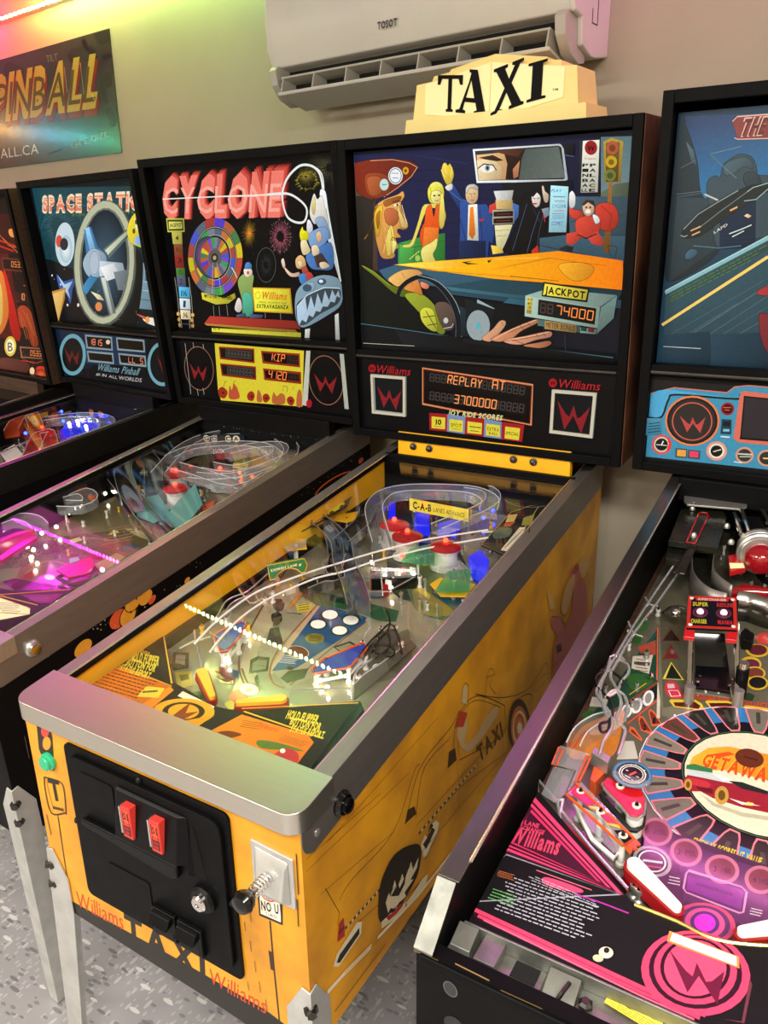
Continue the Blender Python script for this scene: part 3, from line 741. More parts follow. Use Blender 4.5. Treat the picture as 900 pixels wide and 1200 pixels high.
ARTS['cyclone_backglass'] = """#cbg 0
B 0b0a0c 8 228 722 722
F 6a6840 .6 683.1,678.9 785.8,673.1 676.6,622 70 .15
Z 60 404038 119.5,701.8 637.2,276.2
J 5c1412 38.8,580 519.7,578.9 70.6,687.3 CYCLONE
J a8302a 35.9,580.4 513.1,578 66.2,685.3 CYCLONE
J c84a40 33,580.8 506.4,576.4 62.5,682.4 CYCLONE
J f07c6c 29.1,581.2 497.6,574.3 56.6,678.3 CYCLONE
X f8a898 35.1,585 494,577.4 55.5,658.1 CYCLONE
L f4ece8 3 42.6,626.8 269.1,624.8 416.2,620.8
L f0e4d0 4 269.1,624.8 416.5,622.5 518.8,621.3
K e8ece8 6 458.1,622.6 523,622.8 560.7,609.8 590.3,583 580.3,551.6 552.1,547.9 522.1,561.9 510.7,594.4 513.9,628.9 536.7,662 579.2,687.6 617.2,686.8 641.5,670.4 649.6,645.3 649.7,614.8
K f4f4f4 3 624.5,685 645.5,672.9 654.3,653.3 653.4,614.6
F d8c830 1.2 601.1,650.4 646.2,648.2 597.4,622.5 46 .6
F a89838 .8 598.7,661.6 640.1,659.5 594.7,631.1 36 .05
F d0a030 1.4 374.4,523.1 407.9,522.5 366.8,479.7 26 .1
H f09030 c0601a 374.4,523.1 384.4,522.9 372.8,513.9
F b06070 1.3 488.2,512.1 535,511.3 480.3,460.4 56 .25
F e0b0b0 1 488.2,512.1 532.9,511.4 480.6,461.9 44 .72
R 5a5c58 1.6 423.5,435.6 459.7,435.7 415.8,388
F 404a48 .7 423.5,435.6 457.6,435.7 416.3,391.2 40 .2
P c8c850 44.9,572.3 121.1,570.3 115.5,531.6 41.5,532.3
P 4a4a18 47.9,568.3 116.3,566.5 111.5,535.5 45.9,536.1
P d8d868 53.9,562.3 110.2,560.9 107.4,540.8 50.2,541.3
Y 202008 53.6,546.9 104.8,546.4 57.2,557.6 JACKPOT
P b8b050 58.9,531.9 103.2,531.1 97.6,496.7 56.4,497.1
Y 202008 70.7,508.6 83.1,508.4 74.2,521.1 4
P 8c4c2c 60.4,497.1 97.6,496.7 92.7,465.1 55.8,465.3
X 301008 62.3,473.6 87.2,473.5 66,487 3½
P 8c2c24 55.8,465.3 92.7,465.1 89.6,426.4 50.9,426.2
X 301008 64.7,441.6 81.2,441.6 68.8,456.8 3
P 4c7c38 52.4,426.2 91.1,426.4 88.1,402.5 49.7,402.2
X 102008 60.1,407.4 77.2,407.6 64.2,420.5 2½
P 585c74 49.7,402.2 88.1,402.5 84.5,369.8 45.9,369.2
X 101018 57.8,376.4 67.9,376.5 62.9,393.7 2
P 58b8e8 50.9,369.6 98.7,368.5 94.3,336.6 46.9,336.8
Y 104060 55.6,342.1 81.7,342.1 60.2,357.6 1½
P d8ecf4 46.3,334.2 92.7,334 88.8,300.4 42,300.3
Y 204060 56.8,307.3 68,306.9 62.3,326.8 1
P f0d8b0 41.4,297.7 86.4,297.8 83.6,269 38.4,268.7
Y 604020 47.3,274.3 69.9,274.4 52.6,288.9 ½
L c8c0b0 1.4 40.9,398.1 38.7,334 28.2,241.7
L c8c0b0 1.4 102,398.7 100.4,335.5 88.9,243
E e0b060 28.9,284.8 36.5,285.1 27.5,278.8
E e0b060 94.3,283.8 101.8,284 93,277.9
E c89850 28.5,267 36.1,267.3 27,261
E c89850 86.7,266.5 94.2,266.8 85.4,260.6
E b08848 26.3,249.6 34,250 24.8,243.6
E b08848 86.6,249.5 94.2,249.8 85.3,243.5
L d8d8d0 1 37.6,265.3 35.6,240.7
L d8d8d0 1 75.6,266.8 73.3,240.3
L 807060 1 34.9,254 80,253.2
E 1c1410 225.6,456.4 337.4,456.1 202.7,344.7
V 225.6,456.4 337.4,456.1 202.7,344.7 .8 1.0 16
V 225.6,456.4 337.4,456.1 202.7,344.7 .58 .74 16
R a8a8a0 2 225.6,456.4 311.9,456.2 207.8,369.8
R a8a8a0 2 225.6,456.4 290.2,456.3 212.4,392
H b060c0 2a3c34 206.8,456.5 270.9,451.5 198.8,395.2
V 225.6,456.4 337.4,456.1 202.7,344.7 .25 .52 24
E 5a5a50 225.6,456.4 251.2,456.3 220.5,431.8
E 2a2a26 225.6,456.4 239.6,456.4 222.9,443.3
E b0a080 225.6,456.4 232.6,456.4 224.2,449.9
L b0b0a8 2 215.5,441.7 193,344.5
L b0b0a8 2 231.9,441.7 232,348.7
L e8e8e0 3 289.5,428.8 300.1,412.6 304.5,399.6
P c8c038 148.2,354.2 161.3,352.6 241.9,338.8 287.8,355.1 289.4,341.1 256.2,323.7 203,319.1 148.2,333.4
Y 282808 159.3,339.4 275.6,335.9 159.7,349.4 MYSTERY WHEEL
P~ 88a058 306.6,388.7 340,412.9 371.6,407.3 361.4,371.6 359.2,335.5 343.5,292.4 309.2,288.1 313.4,334.4
P~ 50b090 318.1,346.7 338.7,359.2 356.2,341.5 349,295.6 314,291.3
P~ f0e0d0 338,424.7 363,427.7 368.6,413.1 350.2,401.2 337.3,407
P~ 5088c8 349.4,442.3 365.6,442.3 368.7,427.8 342.3,425.9
E e04040 351.7,414.2 356.6,414.2 350.9,409.4
P 405870 282.4,290.2 319.4,297.7 325.6,285.6 283,284
P 405870 339.8,295.3 393.1,294.1 383.5,285.2 333.6,283.4
P~ e0d8d0 279.1,308.8 297.6,340.1 309.2,334.3 308.9,309.7 294.1,298.1
P a87830 141.4,259.6 506.6,256.2 520.6,244.8 149.1,253.4
P a83428 170.7,283.2 510.2,281.5 528.6,258.4 141.4,259.6
P d8d040 170.3,246.5 527.2,248.1 525.3,234.2 169,231.5
L 9a9a40 1 169.9,244.5 526.9,246.3
L 403c10 1 368.9,247 474.1,247.5
X 403c10 177.8,239.1 204.5,239 179.4,246.9 R-9
L a0a0a0 1.4 191.7,315.6 188.7,283.8
L a0a0a0 1.4 215.3,314.4 213.7,284.7
L a0a0a0 1.4 248.6,320.3 247.2,285.9
P e0a020 362.4,372.8 506.2,372.8 505.3,301.5 357.7,302.6
P f4e840 365.9,369.3 501.1,369.3 500.3,304.9 362.5,306.5
Y d87820 391.2,341.1 486,339.8 399.4,361.5 Williams
R d87820 1.4 379.7,350.4 389.5,350.6 378.1,340.8
X 403010 379.4,328.8 485.8,328.1 381,333.6 PINBALL AMUSEMENT PARK
Y 202008 368.7,313.9 490,314 372.2,325 EXTRAVAGANZA
L 909090 1.5 399.8,300.4 398.2,285.1
L 909090 1.5 458.3,301.1 457.2,283.1
P~ dce4e8 640.7,617.9 660,622.7 664.4,580.6 671.1,523.6 681.3,445 685.2,393 672,430.2 651.5,518.2
P~ e8e0d8 603.8,582.6 621.8,618.7 631.4,604.3 647.5,612.1 655.1,580.9 661.7,541 652.2,524 637.3,558.8 616,542.1 602.8,559.7
P~ f0d080 609.9,585.2 622.7,610.3 623.6,587.6 615.1,565.1
P~ 8aa0c0 617.1,550.7 648.6,558.4 666,512.2 650.2,506.7
P~ e0e0e8 589.7,548.5 598.2,554 607.6,536.5 600.7,513.3 586.2,522.3
P~ 7aa0d0 589,513.4 645.9,535.6 657.8,506.5 607.3,471.9
P~ e0b890 617,518.8 631.2,524.4 634.8,506.9 625.7,495.3 616.8,501.3
P~ f4e020 560.2,519.8 572.5,537.2 575.2,528.4 590.1,522.2 590.2,507.5 579.2,498.8 563.3,499
P~ f0d8a8 563.7,502 579.6,501.8 585.9,489.9 591.5,472 566.5,463.1 559.3,484.2
P~ 4878b8 574.1,460.1 607.6,474.8 664,494.9 664.4,430.2 617,424 586.1,429.9
P~ e8d0b0 597,483.8 613.4,489.6 623.2,474.7 613.6,460 598.3,463
P 40302c 601.8,460 630.3,468.8 653.5,436.1 609.9,430
P~ d8c0a0 619.2,442 639.1,445 653.2,433.1 625.3,427
P~ e8b878 536.6,451.1 554.5,463.2 569.3,454.1 570.5,432.9 553.6,426.7 537.7,429.7
P~ f8d8b0 543.9,445 556.4,448 558.8,435.9 547.9,429.8
P a84838 554,429.8 570.9,435.9 586.6,402.5 561,391.4
P~ f0c0a8 492.8,432.7 500.2,426.5 519.2,414.2 544.2,417.5 542.7,406.7 513.7,404.9 497,418.7
P~ f0d0b8 485,449.6 494,454.2 497.4,435.8 491.9,426.5 485.8,435.7
L b8c0a0 4 658.8,580.8 672.3,500.6 682.2,400.5
L e8ecf0 3 655.9,620.1 666.2,546.6 679.1,459.7 686.4,393
P~ 4080c0 543,408.7 566.1,414.6 586,397.9 569,380.7 547.4,386.1
P~ b8423a 566.1,414.6 584.9,417.5 594.1,403.6 574.2,392.1
P~ 7c98a8 524.5,357 554.9,386.2 616.6,409.4 673,404.4 689.8,377.1 680.8,332.2 632.9,302.3 554.2,267.2 523.9,268.9 514.9,304.2
P~ 94b4c8 561.6,380.6 585.3,392.3 598.6,381.2 582,366.7
E 3c5468 621.8,392.7 637.6,392.9 620.7,383.8
E dce8f0 619,393.8 626.3,393.9 618.5,389.3
E 3c5468 568.3,375 584.6,375.3 567,364.7
P~ 3a4850 524.3,327.9 565.3,352.1 626.7,373.2 676.8,374.1 681.8,354.7 665.1,331.8 603.8,304.2 547.4,272.8 521.2,277.7
P a8c0d4 523.5,322.1 557.7,350.8 560,311.5 578.9,353.6 587.4,321 603.5,361.5 614.3,330.4 629.8,369.3 641.2,342.5 655.3,372 664,354.3 676.5,371.3 679.9,350.2 669.1,355.5 660,337.3 645.9,339.8 634.1,325.3 617.4,325.9 606,310.1 591.5,312.5 578.8,294.6 564.5,300 552,278.9 537.7,286.1 525.6,270.2 520.5,289.6
L e8f0f4 1.6 525.2,323.3 565.8,355.6 627.2,377.1 680.5,375.8
P c8ccc4 545.5,259.1 564.2,262.3 557.3,232.2 540.5,232.5
P b8bcb4 656.2,303.1 669.8,309.3 665.9,233 651.2,232.2"""
ARTS['cyclone_scores'] = """#csp 0
B 0c0b0d 16 12 718 196
P e8d838 194.7,204.2 548.3,201.5 519.4,32.5 184.6,20.4 178.6,54.1
R 9a6a50 2.6 106.8,117.8 170.8,114.3 91.2,46.6
W 8e2224 69,134.2 145.4,128.6 60.9,81.5
R 9a6a50 2.6 617.7,119.5 678.6,115.3 609.2,47.6
W 8e2224 576.7,137.8 658.7,134.3 573.1,84.3
L b8b8b0 2 62.7,197.1 50.9,29
L b8b8b0 2 99.3,201.8 99.2,184.5
L b8b8b0 2 143,198.8 143.5,184.4
L b8b8b0 2 84.2,49.4 85.2,27.9
L b8b8b0 2 112,55.3 112.9,33.2
P 9a3018 210.6,194.7 357.3,196.6 351.3,151.9 208,155.4
P 1c1612 214.9,189.8 351.4,191.2 347.1,156.7 214.5,161
P 9a3018 205.4,142 354.7,141.9 349.2,100.2 204.6,102.1
P 1c1612 209.7,137.1 348.6,136.3 345.2,106.3 211.1,108
P 9a3018 383.1,191.8 531.7,192.1 527.7,151.4 383.4,154
P 180a06 388.7,185.9 524.6,185.5 522.2,157.2 391.2,160.9
P 9a3018 382.6,138.7 529,138 525.6,101.6 381.6,102.7
P 180a06 388.2,132.7 521.8,131.2 520.3,108.7 389.5,109.8
D 55504c 233.9,164.9 341.6,164 239.2,187.3 88888888
D 55504c 229.5,110.7 340.7,109.9 234.9,133.5 88888888
D 403028 480.2,160.5 519.4,159.5 484.1,181.8 888
D ff8848 419.8,165.3 472.7,163.8 426.3,185.7 KIP
D 403028 476.9,110.2 516.5,109.6 480.6,130.6 888
D ff8848 398.1,111.7 471.2,109.8 405,133.9 4120
L 303010 1.3 206.5,66.7 215.4,84.2 224.8,86.3
L 303010 1.3 247.9,76.8 259.4,91.1
L 303010 1.3 451.4,74.4 455.5,90.7 471.3,88.9 467.3,72.6
L 303010 1.3 491.1,81 495.7,90.9
P~ a83020 180.4,54.2 201,66.2 220.6,50.9 202.7,28.9 180.9,33.8
P~ c85838 223,30.8 233.7,72.3 240.1,59.4 253,80.6 267.2,61.7 266.6,34.8
P~ a83020 304.7,51.7 324.1,63.3 334.9,51 323,32 303.5,34.9
P~ c06a38 340.5,33.6 350.7,68.9 361.4,56.7 361.8,33.6
P~ a83020 369.4,54.1 387.3,60.3 396,46.7 378.5,31.9 366.7,37.4
P~ c06a38 403.8,33 413.5,67.8 424,55.8 442.2,67.1 457.2,58.8 449.4,33.5
P~ a83020 464.5,53 481.8,61 493,49.2 481.8,32.7 465.4,36.9
P~ c06a38 498.1,34.3 507.9,76.1 520.8,83.6 522.9,58.4 516.2,32.2
P 201008 193,48.5 206.8,49.7 200.8,42.4
P 201008 317.4,49.5 328.2,47.1 320.2,41.1
P 201008 377,48.9 387.7,47.3 380,41.3
P 201008 473.8,50 484.7,47.2 477.4,41.3
P ccd0c0 557.6,202.1 572.9,203 540.6,37.1 520.1,37.7
P bcc0b0 676.2,200.8 690.5,200.5 691.6,42 676.8,41.8
E b01828 547.8,44.9 558.9,45.9 546.2,31.9"""
ARTS['station_backglass'] = """#sbg 0
B 10191d 0 226 734 730
G 1c4a54 0c2028 39.1,716.9 739.5,688.3 696.1,290.9 -97.4,347.4 | 277.1,682.6 375.2,358.3
F 4c7c84 1.6 164.6,579.5 309.3,576.1 124.2,484.4 40 .3
F 2c5c68 1.6 153.4,571.9 410.6,573.8 88.1,418.7 46 .55
K 3c7480 2 67.4,597.8 195.1,633 312.3,621.4 321.1,568.3
K 3c7480 2 40.3,574.4 132.7,635.1 309.4,651.5 429.5,624.9
K 2c606c 2 4.3,550.7 111.2,659.3 347,672.1 624.6,642.5
F 3c7078 1.2 609.8,597.5 783.4,592.3 586.5,526.4 40 .3
P~ 0c0e12 -15.2,451.4 176.1,435.8 342.3,389.5 407.9,327.4 377.7,241.3 -28.5,226.2
J 2a1c28 75.7,630.8 761.4,616.1 95.9,683.2 SPACE STATION
J f4e0c0 76.3,632.4 759.4,617.5 95.9,683.2 SPACE STATION
Y e87858 84.2,635.2 756.6,620.3 100.2,678.3 SPACE STATION
X f8c8a0 93.4,652.1 761,635 101.2,676.7 SPACE STATION
X 6a8430 275,610.5 714.5,606.8 279.2,621 RUN TO RENDEZVOUS
E c8dce4 185.4,516 252,515.4 153.8,439.7
H f4fafc a0c0d0 186.7,500.1 230.3,499.8 166.8,452
E d85030 150.9,528.4 173,528.1 141.8,506.9
E 283038 181.3,517.7 209.5,517.4 172.4,496.2
E 5a5c50 412.3,441.1 615.6,453.2 335.3,226.9
E b8bca0 410.8,444.9 603.4,456.1 335.9,236.8
E 6c7468 415.1,445 576.3,454.6 348.3,258.8
H 3c5c70 14222c 415.1,445 562.9,454.6 350.4,264.7
P 5c6c68 432.9,498.4 598.3,562.2 619.6,547.5 457.4,468
P c4ccb4 441.5,494.5 599.7,558.6 607.8,551.3 454.4,479.4
P 788480 377.8,405.8 421.4,406.3 434.9,280.4 387.9,270.3
P c0c8c0 383.7,401.9 408.5,402.3 415.9,275.6 399.2,269.2
P 3878b0 334.4,564.2 382.1,574.4 400,506.2 448.7,483.2 383.1,460.3 318.2,483.7
P 88c0e8 343.1,567.8 370,573.2 382.8,498.7 345,475.8
P~ 98b0c0 283.6,452.3 353.7,498.9 423.1,490.9 440.6,460.4 377.8,405.8 303.2,404.8
P 3c88b8 241.3,363.4 321.3,413 361.6,401.6 263,339.4
P b8c8d4 383.1,460.3 535.3,453 538.9,423 377.8,405.8
P e8f0f8 389.2,437.1 480.2,452.8 506.3,407.4 415.9,390.7
P 707c84 469.6,422.3 555,430.6 511.7,361.5 476.5,360.7
E b0c0d0 358.3,452.5 394.8,452.6 340.8,405.3
R 5c6c78 2 358.3,452.5 389,452.6 343.1,411.6
P~ 3858a0 84.5,410.3 123.3,385.9 207.1,395.4 174.6,353.7 137.7,302.4 122.3,344.1 84.4,351.6
P b0d0f0 91,406.2 126.3,373.5 188,386.9 142.2,352.9 144.7,319.5 117.6,352.4
P c88838 -7.7,345.2 130,362.7 103.4,318.2 6.7,227.9 -17.7,231.1
P e0b868 2.4,336.8 118.3,354.1 8.6,232.4
P f0e0b0 298.5,352.5 354.5,341.8 377,322.4 333.5,325.1
E e08850 331.4,299.1 354.1,299.9 325.4,282.5
E f0e0d0 49.3,405.7 54.3,405.8 47.5,401.5
E f0e0d0 116.2,297.4 122.8,297.6 114,292.2
E f0e0d0 193,300 201,300.3 190.3,293.2
E f0e0d0 98.3,372.9 103.3,373 96.5,368.7
P~ e8d030 598.3,562.2 651.5,606.7 714.9,608.1 724.9,559.5 683,503.8 621.1,511.5 599.6,526.2
P f8f0a0 646,589.4 700.5,601.7 702.3,567 647.6,554.1
E 604818 656.5,582.1 664.1,581.9 653.8,573.7
E 604818 634.8,554.3 642.5,554.2 632.1,545.8
P 3878d0 671,567.7 729.1,573.3 731,538.4 671.9,550.1
P 88b0e0 643.1,539.9 693.8,539.1 683,503.8 622.2,515.1
P d8d8e0 669.9,511 749.4,517.2 751.5,396.1 667.6,453.4
P 7898a8 654.7,453.3 718.3,453.5 711.2,299 581.1,301.7
P 3c5060 658.6,424.1 722.4,424.7 726.4,395.7 649.5,394.5
L b8d0dc 2 627.1,364.1 715.7,358.8
L b8d0dc 2 629.9,394.1 718,388.3
L b8d0dc 2 663.1,438.8 709.2,336.4
L 283840 2 604.3,333.2 707.1,328.9
P~ 0e1010 629.5,497 654.7,453.3 604.3,333.2 533.3,236.9 427.1,215.2 525.9,299.7 596.7,393.6
P~ e8e8e0 597.3,267.5 652.2,273.8 713.1,261.3 706.1,236.6 669.4,243.9 619.6,253
P d06050 559.2,283.8 638.4,271.7 609.7,264.2
E f0a050 623.1,264.8 636.6,265.4 619.6,253
Z 40 c0d0d0 -22.8,434.5 682.6,244.5"""
ARTS['station_scores'] = """#ssp 0
B 0a0c12 4 12 734 196
G 0e2440 0a1018 24.6,214.9 388.7,213 399.8,118.4 -45.6,10.3 | 24.6,214.9 381.7,66.2
E 74b0c0 112.1,109.9 212.4,117.2 78.3,26.1
E 0d0e12 112.1,109.9 189.4,115.5 84.7,42.2
W 70201e 62.4,135.7 169.5,130.7 51.1,75.6
E 74b0c0 698.2,121.4 789.3,128.8 675.5,41.9
E 0d0e12 698.2,121.4 772.7,127.4 679.3,55.2
W 70201e 672.6,145.4 774.2,142.2 664.5,90.8
G 1c4068 0c2038 231.6,200.1 623.6,202.6 603.6,101.7 203.6,86 | 228.3,191.4 595,109.1
P 90a4a8 236.4,196.1 415.8,198.2 403.9,147.1 225.6,143.3
P 160c0a 243.4,189.7 404.8,191.8 397.2,153.3 238,151
P 90a4a8 441.8,198.1 614.7,199.7 606.3,154.9 434.4,150.9
P 160c0a 448.4,192 604.5,192.8 600,160.8 445.6,158.2
P 90a4a8 225.4,134.6 403.9,138.8 395.4,97 218.8,92.4
P 160c0a 232.5,128.2 392.4,131.3 388.9,104.1 231.4,100.4
P 90a4a8 436.9,141.1 605.6,143.6 598.5,102.9 431.3,99.1
P 160c0a 443.5,135 595.2,136.5 592.7,110.5 442.6,106.7
D ff9068 251,160.4 343.4,161.4 258.9,181.3 1815
E e8e0c0 383.4,177.3 397,178.1 380.4,168.8
D ff9068 490.3,112.1 585.3,113.1 496.4,130.7 LL 5
X 8cb8c8 266.2,63.1 533.9,67.9 293.6,91.4 Williams Pinball
X d8d8d8 254,42.8 395.7,41.8 261.2,54 #1 IN ALL
X d8d8d8 405.8,41 550.3,44.5 413.6,55.4 WORLDS"""
ARTS['getaway_backglass'] = """#gbg 0
B 1c3c54 10 228 724 724
G 33456e 2878b0 26.6,715.2 184.6,708.7 445.9,689.4 472.9,534.5 74.3,564.1 | 106,707.4 122.2,562.3
P~ 24343e 25.3,713.9 38.2,697 56.2,658.2 68,625 78.8,575 102.2,540.8 125,461.1 37.3,402.1 22.7,461.8
P 2a3c46 33.8,565.6 99.8,563.1 126.6,472.6 34.3,402
P 4c6a76 40.9,670 56.7,652.8 65.2,625.1 56.1,631.1
L 586c78 1.5 35.6,621.3 64.2,634.7
L 586c78 1.5 33.1,572.6 78.7,576.4
L 48606c 1.5 33.6,567 84.6,573.4
P~ 2f4350 90.2,574.6 90.6,596.5 103.7,604.1 112.4,600.9 115.5,622.4 130.4,634.9 145.9,640.6 165.2,634.1 175,619.1 178.9,608.3 198.4,599.4 463,591.2 481.6,484.3 212.4,488.3 127.2,466.8 107.5,518.2
P~ 405a68 115.8,619.7 130.8,630.9 151.9,634.9 166,627.5 170.6,611.4 153.9,617.6 138.9,607.7 123.1,603.1
P~ 263842 155.5,604.2 176.6,605.8 190.2,581.2 182.2,560.1 160.8,582.5
P 0e2440 116.9,559.7 182.2,560.1 192,469.1 125.9,465.4
L 123050 1.5 125,486.8 189.6,488.7
L 123050 1.5 125.9,478.3 190.6,480.3
P~ 1a2226 49.5,493.7 56.6,510.8 82.6,538.6 116.9,559.7 148.1,574.9 168.8,582.2 200.1,586.1 324,598.3 328.9,564.9 202.1,570 187.5,559.9 162.6,544.4 121.5,517.9 100.8,501.4 81.9,490.3 58.8,487.7
L 8ca4a8 1.6 52.7,505.2 77.5,533.1 111.9,554.4 148.1,574.9
L 6c8488 1.5 84.3,508.8 119.4,537.5 164.7,571.6
L 9cc4c8 1.5 164.7,571.6 174.5,579.2 200.1,586.1
L 9cc4c8 1.4 161.3,555.4 182.5,557.4 201.5,575.4
L c8c8c0 3 86.4,570.6 112.9,558.5
L 5c7880 1.6 89.9,642.6 142.9,596.8
L 70909a 1.2 89.7,644 144.3,653.8
L e0b080 2.6 66.8,502 85.5,510.2
L e0b080 2.6 70,493.3 85.1,500.3
L e0a878 3.4 137.3,538.4 150.3,544.8
L c8e0e0 2 140.8,495 162,503.1 180.1,511
L c8e0e0 2 147.1,489.3 167.8,500.2
P e0c8a0 164.5,527.9 169.5,531.9 178.1,527.6 173.2,523.6
X e8e8e0 112.7,495.5 136.3,510.6 111.1,500.6 LAPD
L 8aa8ac 2 48,493.7 55.6,490.7 61.2,493.5
P~ 3c6078 61.7,458.6 72.6,467.3 84.8,461.4 77.3,449.8 62.9,446.9
L 48788c 1.8 74.9,473.1 124.2,468.3 165.6,472.2
G 2a4c5c 1c303c 28.4,373 212.1,491 617.1,686.1 705,259.7 35.3,215.5 | 100.2,402.8 187.1,240.3
P 2c4a48 32,373.1 213.8,477.8 215.4,464.5 32.6,351.2
T 48704c 3 33.7,354.9 216.3,457.9 29.1,373
L 7cb0c0 7 27.9,378.8 212.8,485.7
L a8d4dc 2 27.5,383.2 212.3,489.7
L e8c868 6 27.3,312.5 217.1,451.2
L 4a6474 1.4 51.7,239.6 226.5,376.9
L 4a6474 1.4 88.9,234.3 231.7,335.5
L 4a6474 1.4 34.8,261.5 173,361.8
L 42606c 1.2 66.8,236.7 229.1,356.3
L 42606c 1.2 124.7,236.5 235.2,307.6
L 42606c 1.2 32.8,284.2 222.2,410.9
L 42606c 1.2 159.7,238.6 237.9,286.5
L 5a7484 1.2 34,253.9 223.9,397.4
P 123448 24.7,291.4 126.1,303.1 136.4,233.4 26.1,234.2
P 123448 128.8,297.3 235.4,306.2 244.7,233 133.5,233.3
L c8d8d8 1.2 34.3,267.6 110.8,267
P~ 902830 205,382 224.1,396 296,405 299.7,378.3 226.5,376.9
P~ 6c1c28 214.8,335 230.8,342.5 305.3,337.9 314.9,269.2 240.6,265.2
P 7a3838 123.6,698.6 131.5,706.6 419.7,703.4 427.9,655.2 137.4,666.7
L e8c0b0 1.6 123.6,698.6 131.5,706.6 419.7,703.4
L e8c0b0 1.6 427.9,655.2 137.4,666.7 130.7,669.6
Y d8b8b0 136.9,671.7 316.5,670.8 144.5,703.1 THE GETAWAY
Y 6c2c2c 139.2,673.4 316.3,672.5 146.7,700.5 THE GETAWAY"""
ARTS['getaway_scores'] = """#gsp 0
B 141416 10 12 726 200
P 3a8ab0 22.7,170.1 70.4,186.2 176,183.9 188.3,196.8 214.8,201.7 561.9,199.1 593.7,22.2 268.3,29.7 24.1,27.3
L c86858 2.2 23.6,170.1 70.4,186.2 176,183.9 189.6,196.9 214.8,201.7 562.4,196.5
P~ 48a0d0 27.4,168.9 53.3,180.3 71,180.1 174.2,174.8 177.2,173.6 74.7,172.7 59.1,149.7 49.5,123.7 28.4,121.7
K 101418 4 22.8,116.4 49.8,120 61.2,159.2 77.7,171.4 196.6,172.2 200.8,183
G 4c98bc 2c6a88 19.9,114.5 53,117.7 53.4,79.5 20,75.9 | 19.9,114.5 53.4,79.5
L 183c50 2 24.6,102.2 47.9,107.7
L 183c50 2 24.5,95.7 48.4,101.4
L 183c50 2 24.5,89.3 49,95.1
L 183c50 2 24.4,82.8 49.6,88.7
E d87848 113.7,117.4 168.9,122.9 119.2,62.9
E 131313 113.7,117.4 165,122.5 118.7,67
E 2a2624 113.7,117.4 160.5,122 118.4,70.8
R c05a50 2.4 113.8,116.2 153.6,120.1 117.9,75.8
W b04444 87.9,126.7 139.9,128.6 93.7,91.5
E 901c1c 181.2,149.9 194.1,151.1 182.7,136.4
E 2c0808 181.2,149.9 190.8,150.8 182.3,140
L e05040 2 172.6,152.1 187.7,153.5
L e05040 2 175.9,147.3 185.6,147.6
P 1c3c50 172.5,127.8 192,128.2 194.2,96.4 173.3,95.6
P 0e1418 175.8,123.6 189.7,123.7 190.1,112.8 176.2,112.6
P 70b8d0 177.7,106.9 190.2,107.3 190.2,102.1 177.4,101.6
P e8e8f0 174.6,91.1 192,91.5 192.3,89.1 174.3,88.9
P c86858 201.8,186 208.1,190 429.6,179.4 444.9,82 209.9,81.2 199.2,89.2
P 0c0c0e 209.3,180.1 428.1,173.7 438.4,92.8 211.9,88.2 212.2,96.8
P 2a262c 212.4,176.5 426.2,170.8 435.1,98.1 215.5,92.5
E c85050 55.9,58.9 76.8,61.3 57.9,36.4
E c0c0b8 55.9,58.9 72.1,60.7 57.4,41.8
E 141414 55.9,58.9 69.1,60.4 57.1,45.1
L e02828 5 69,74.8 73.7,62.5 70.1,46
L e8e8e0 2.5 55.4,57.2 59.1,67.3
L e8e8e0 1.5 44.7,57.6 67.5,57.9
P 2c4c60 85.9,54.3 110.2,55.2 111.6,34.9 87.3,33.8
P e09838 89.8,51.5 108.2,52.1 109,37.7 90.5,37.1
P 2c4c60 112.7,54.2 137.5,54.6 138.1,35.6 113.4,35.1
P e03858 115.9,51.4 134.1,51.7 134.2,38.9 116.3,38.7
E d09080 169.8,57.8 190.5,60.3 172.1,36.7
E d8d8d0 169.8,57.8 185.5,59.7 171.5,41.7
E 141414 169.8,57.8 181.6,59.2 171.1,45.4
L e0d8c0 2 163.4,55.5 178.4,62
E c09080 225.4,55.2 243,57.4 227.5,37.4
E 30302c 225.4,55.2 238.7,56.8 227,41.7
L c8c8c0 3 212.7,56.8 240.2,58.5
L c8c8c0 2 216.2,51 238,53.6
E c09080 268.4,54.3 286.4,56.6 270.7,36.2
E 30302c 268.4,54.3 282.4,56.1 270.1,40.7
L e0c070 3 261.2,53.4 278.7,54.1
L e0e0e0 2 206.4,38.8 223.2,38.7"""
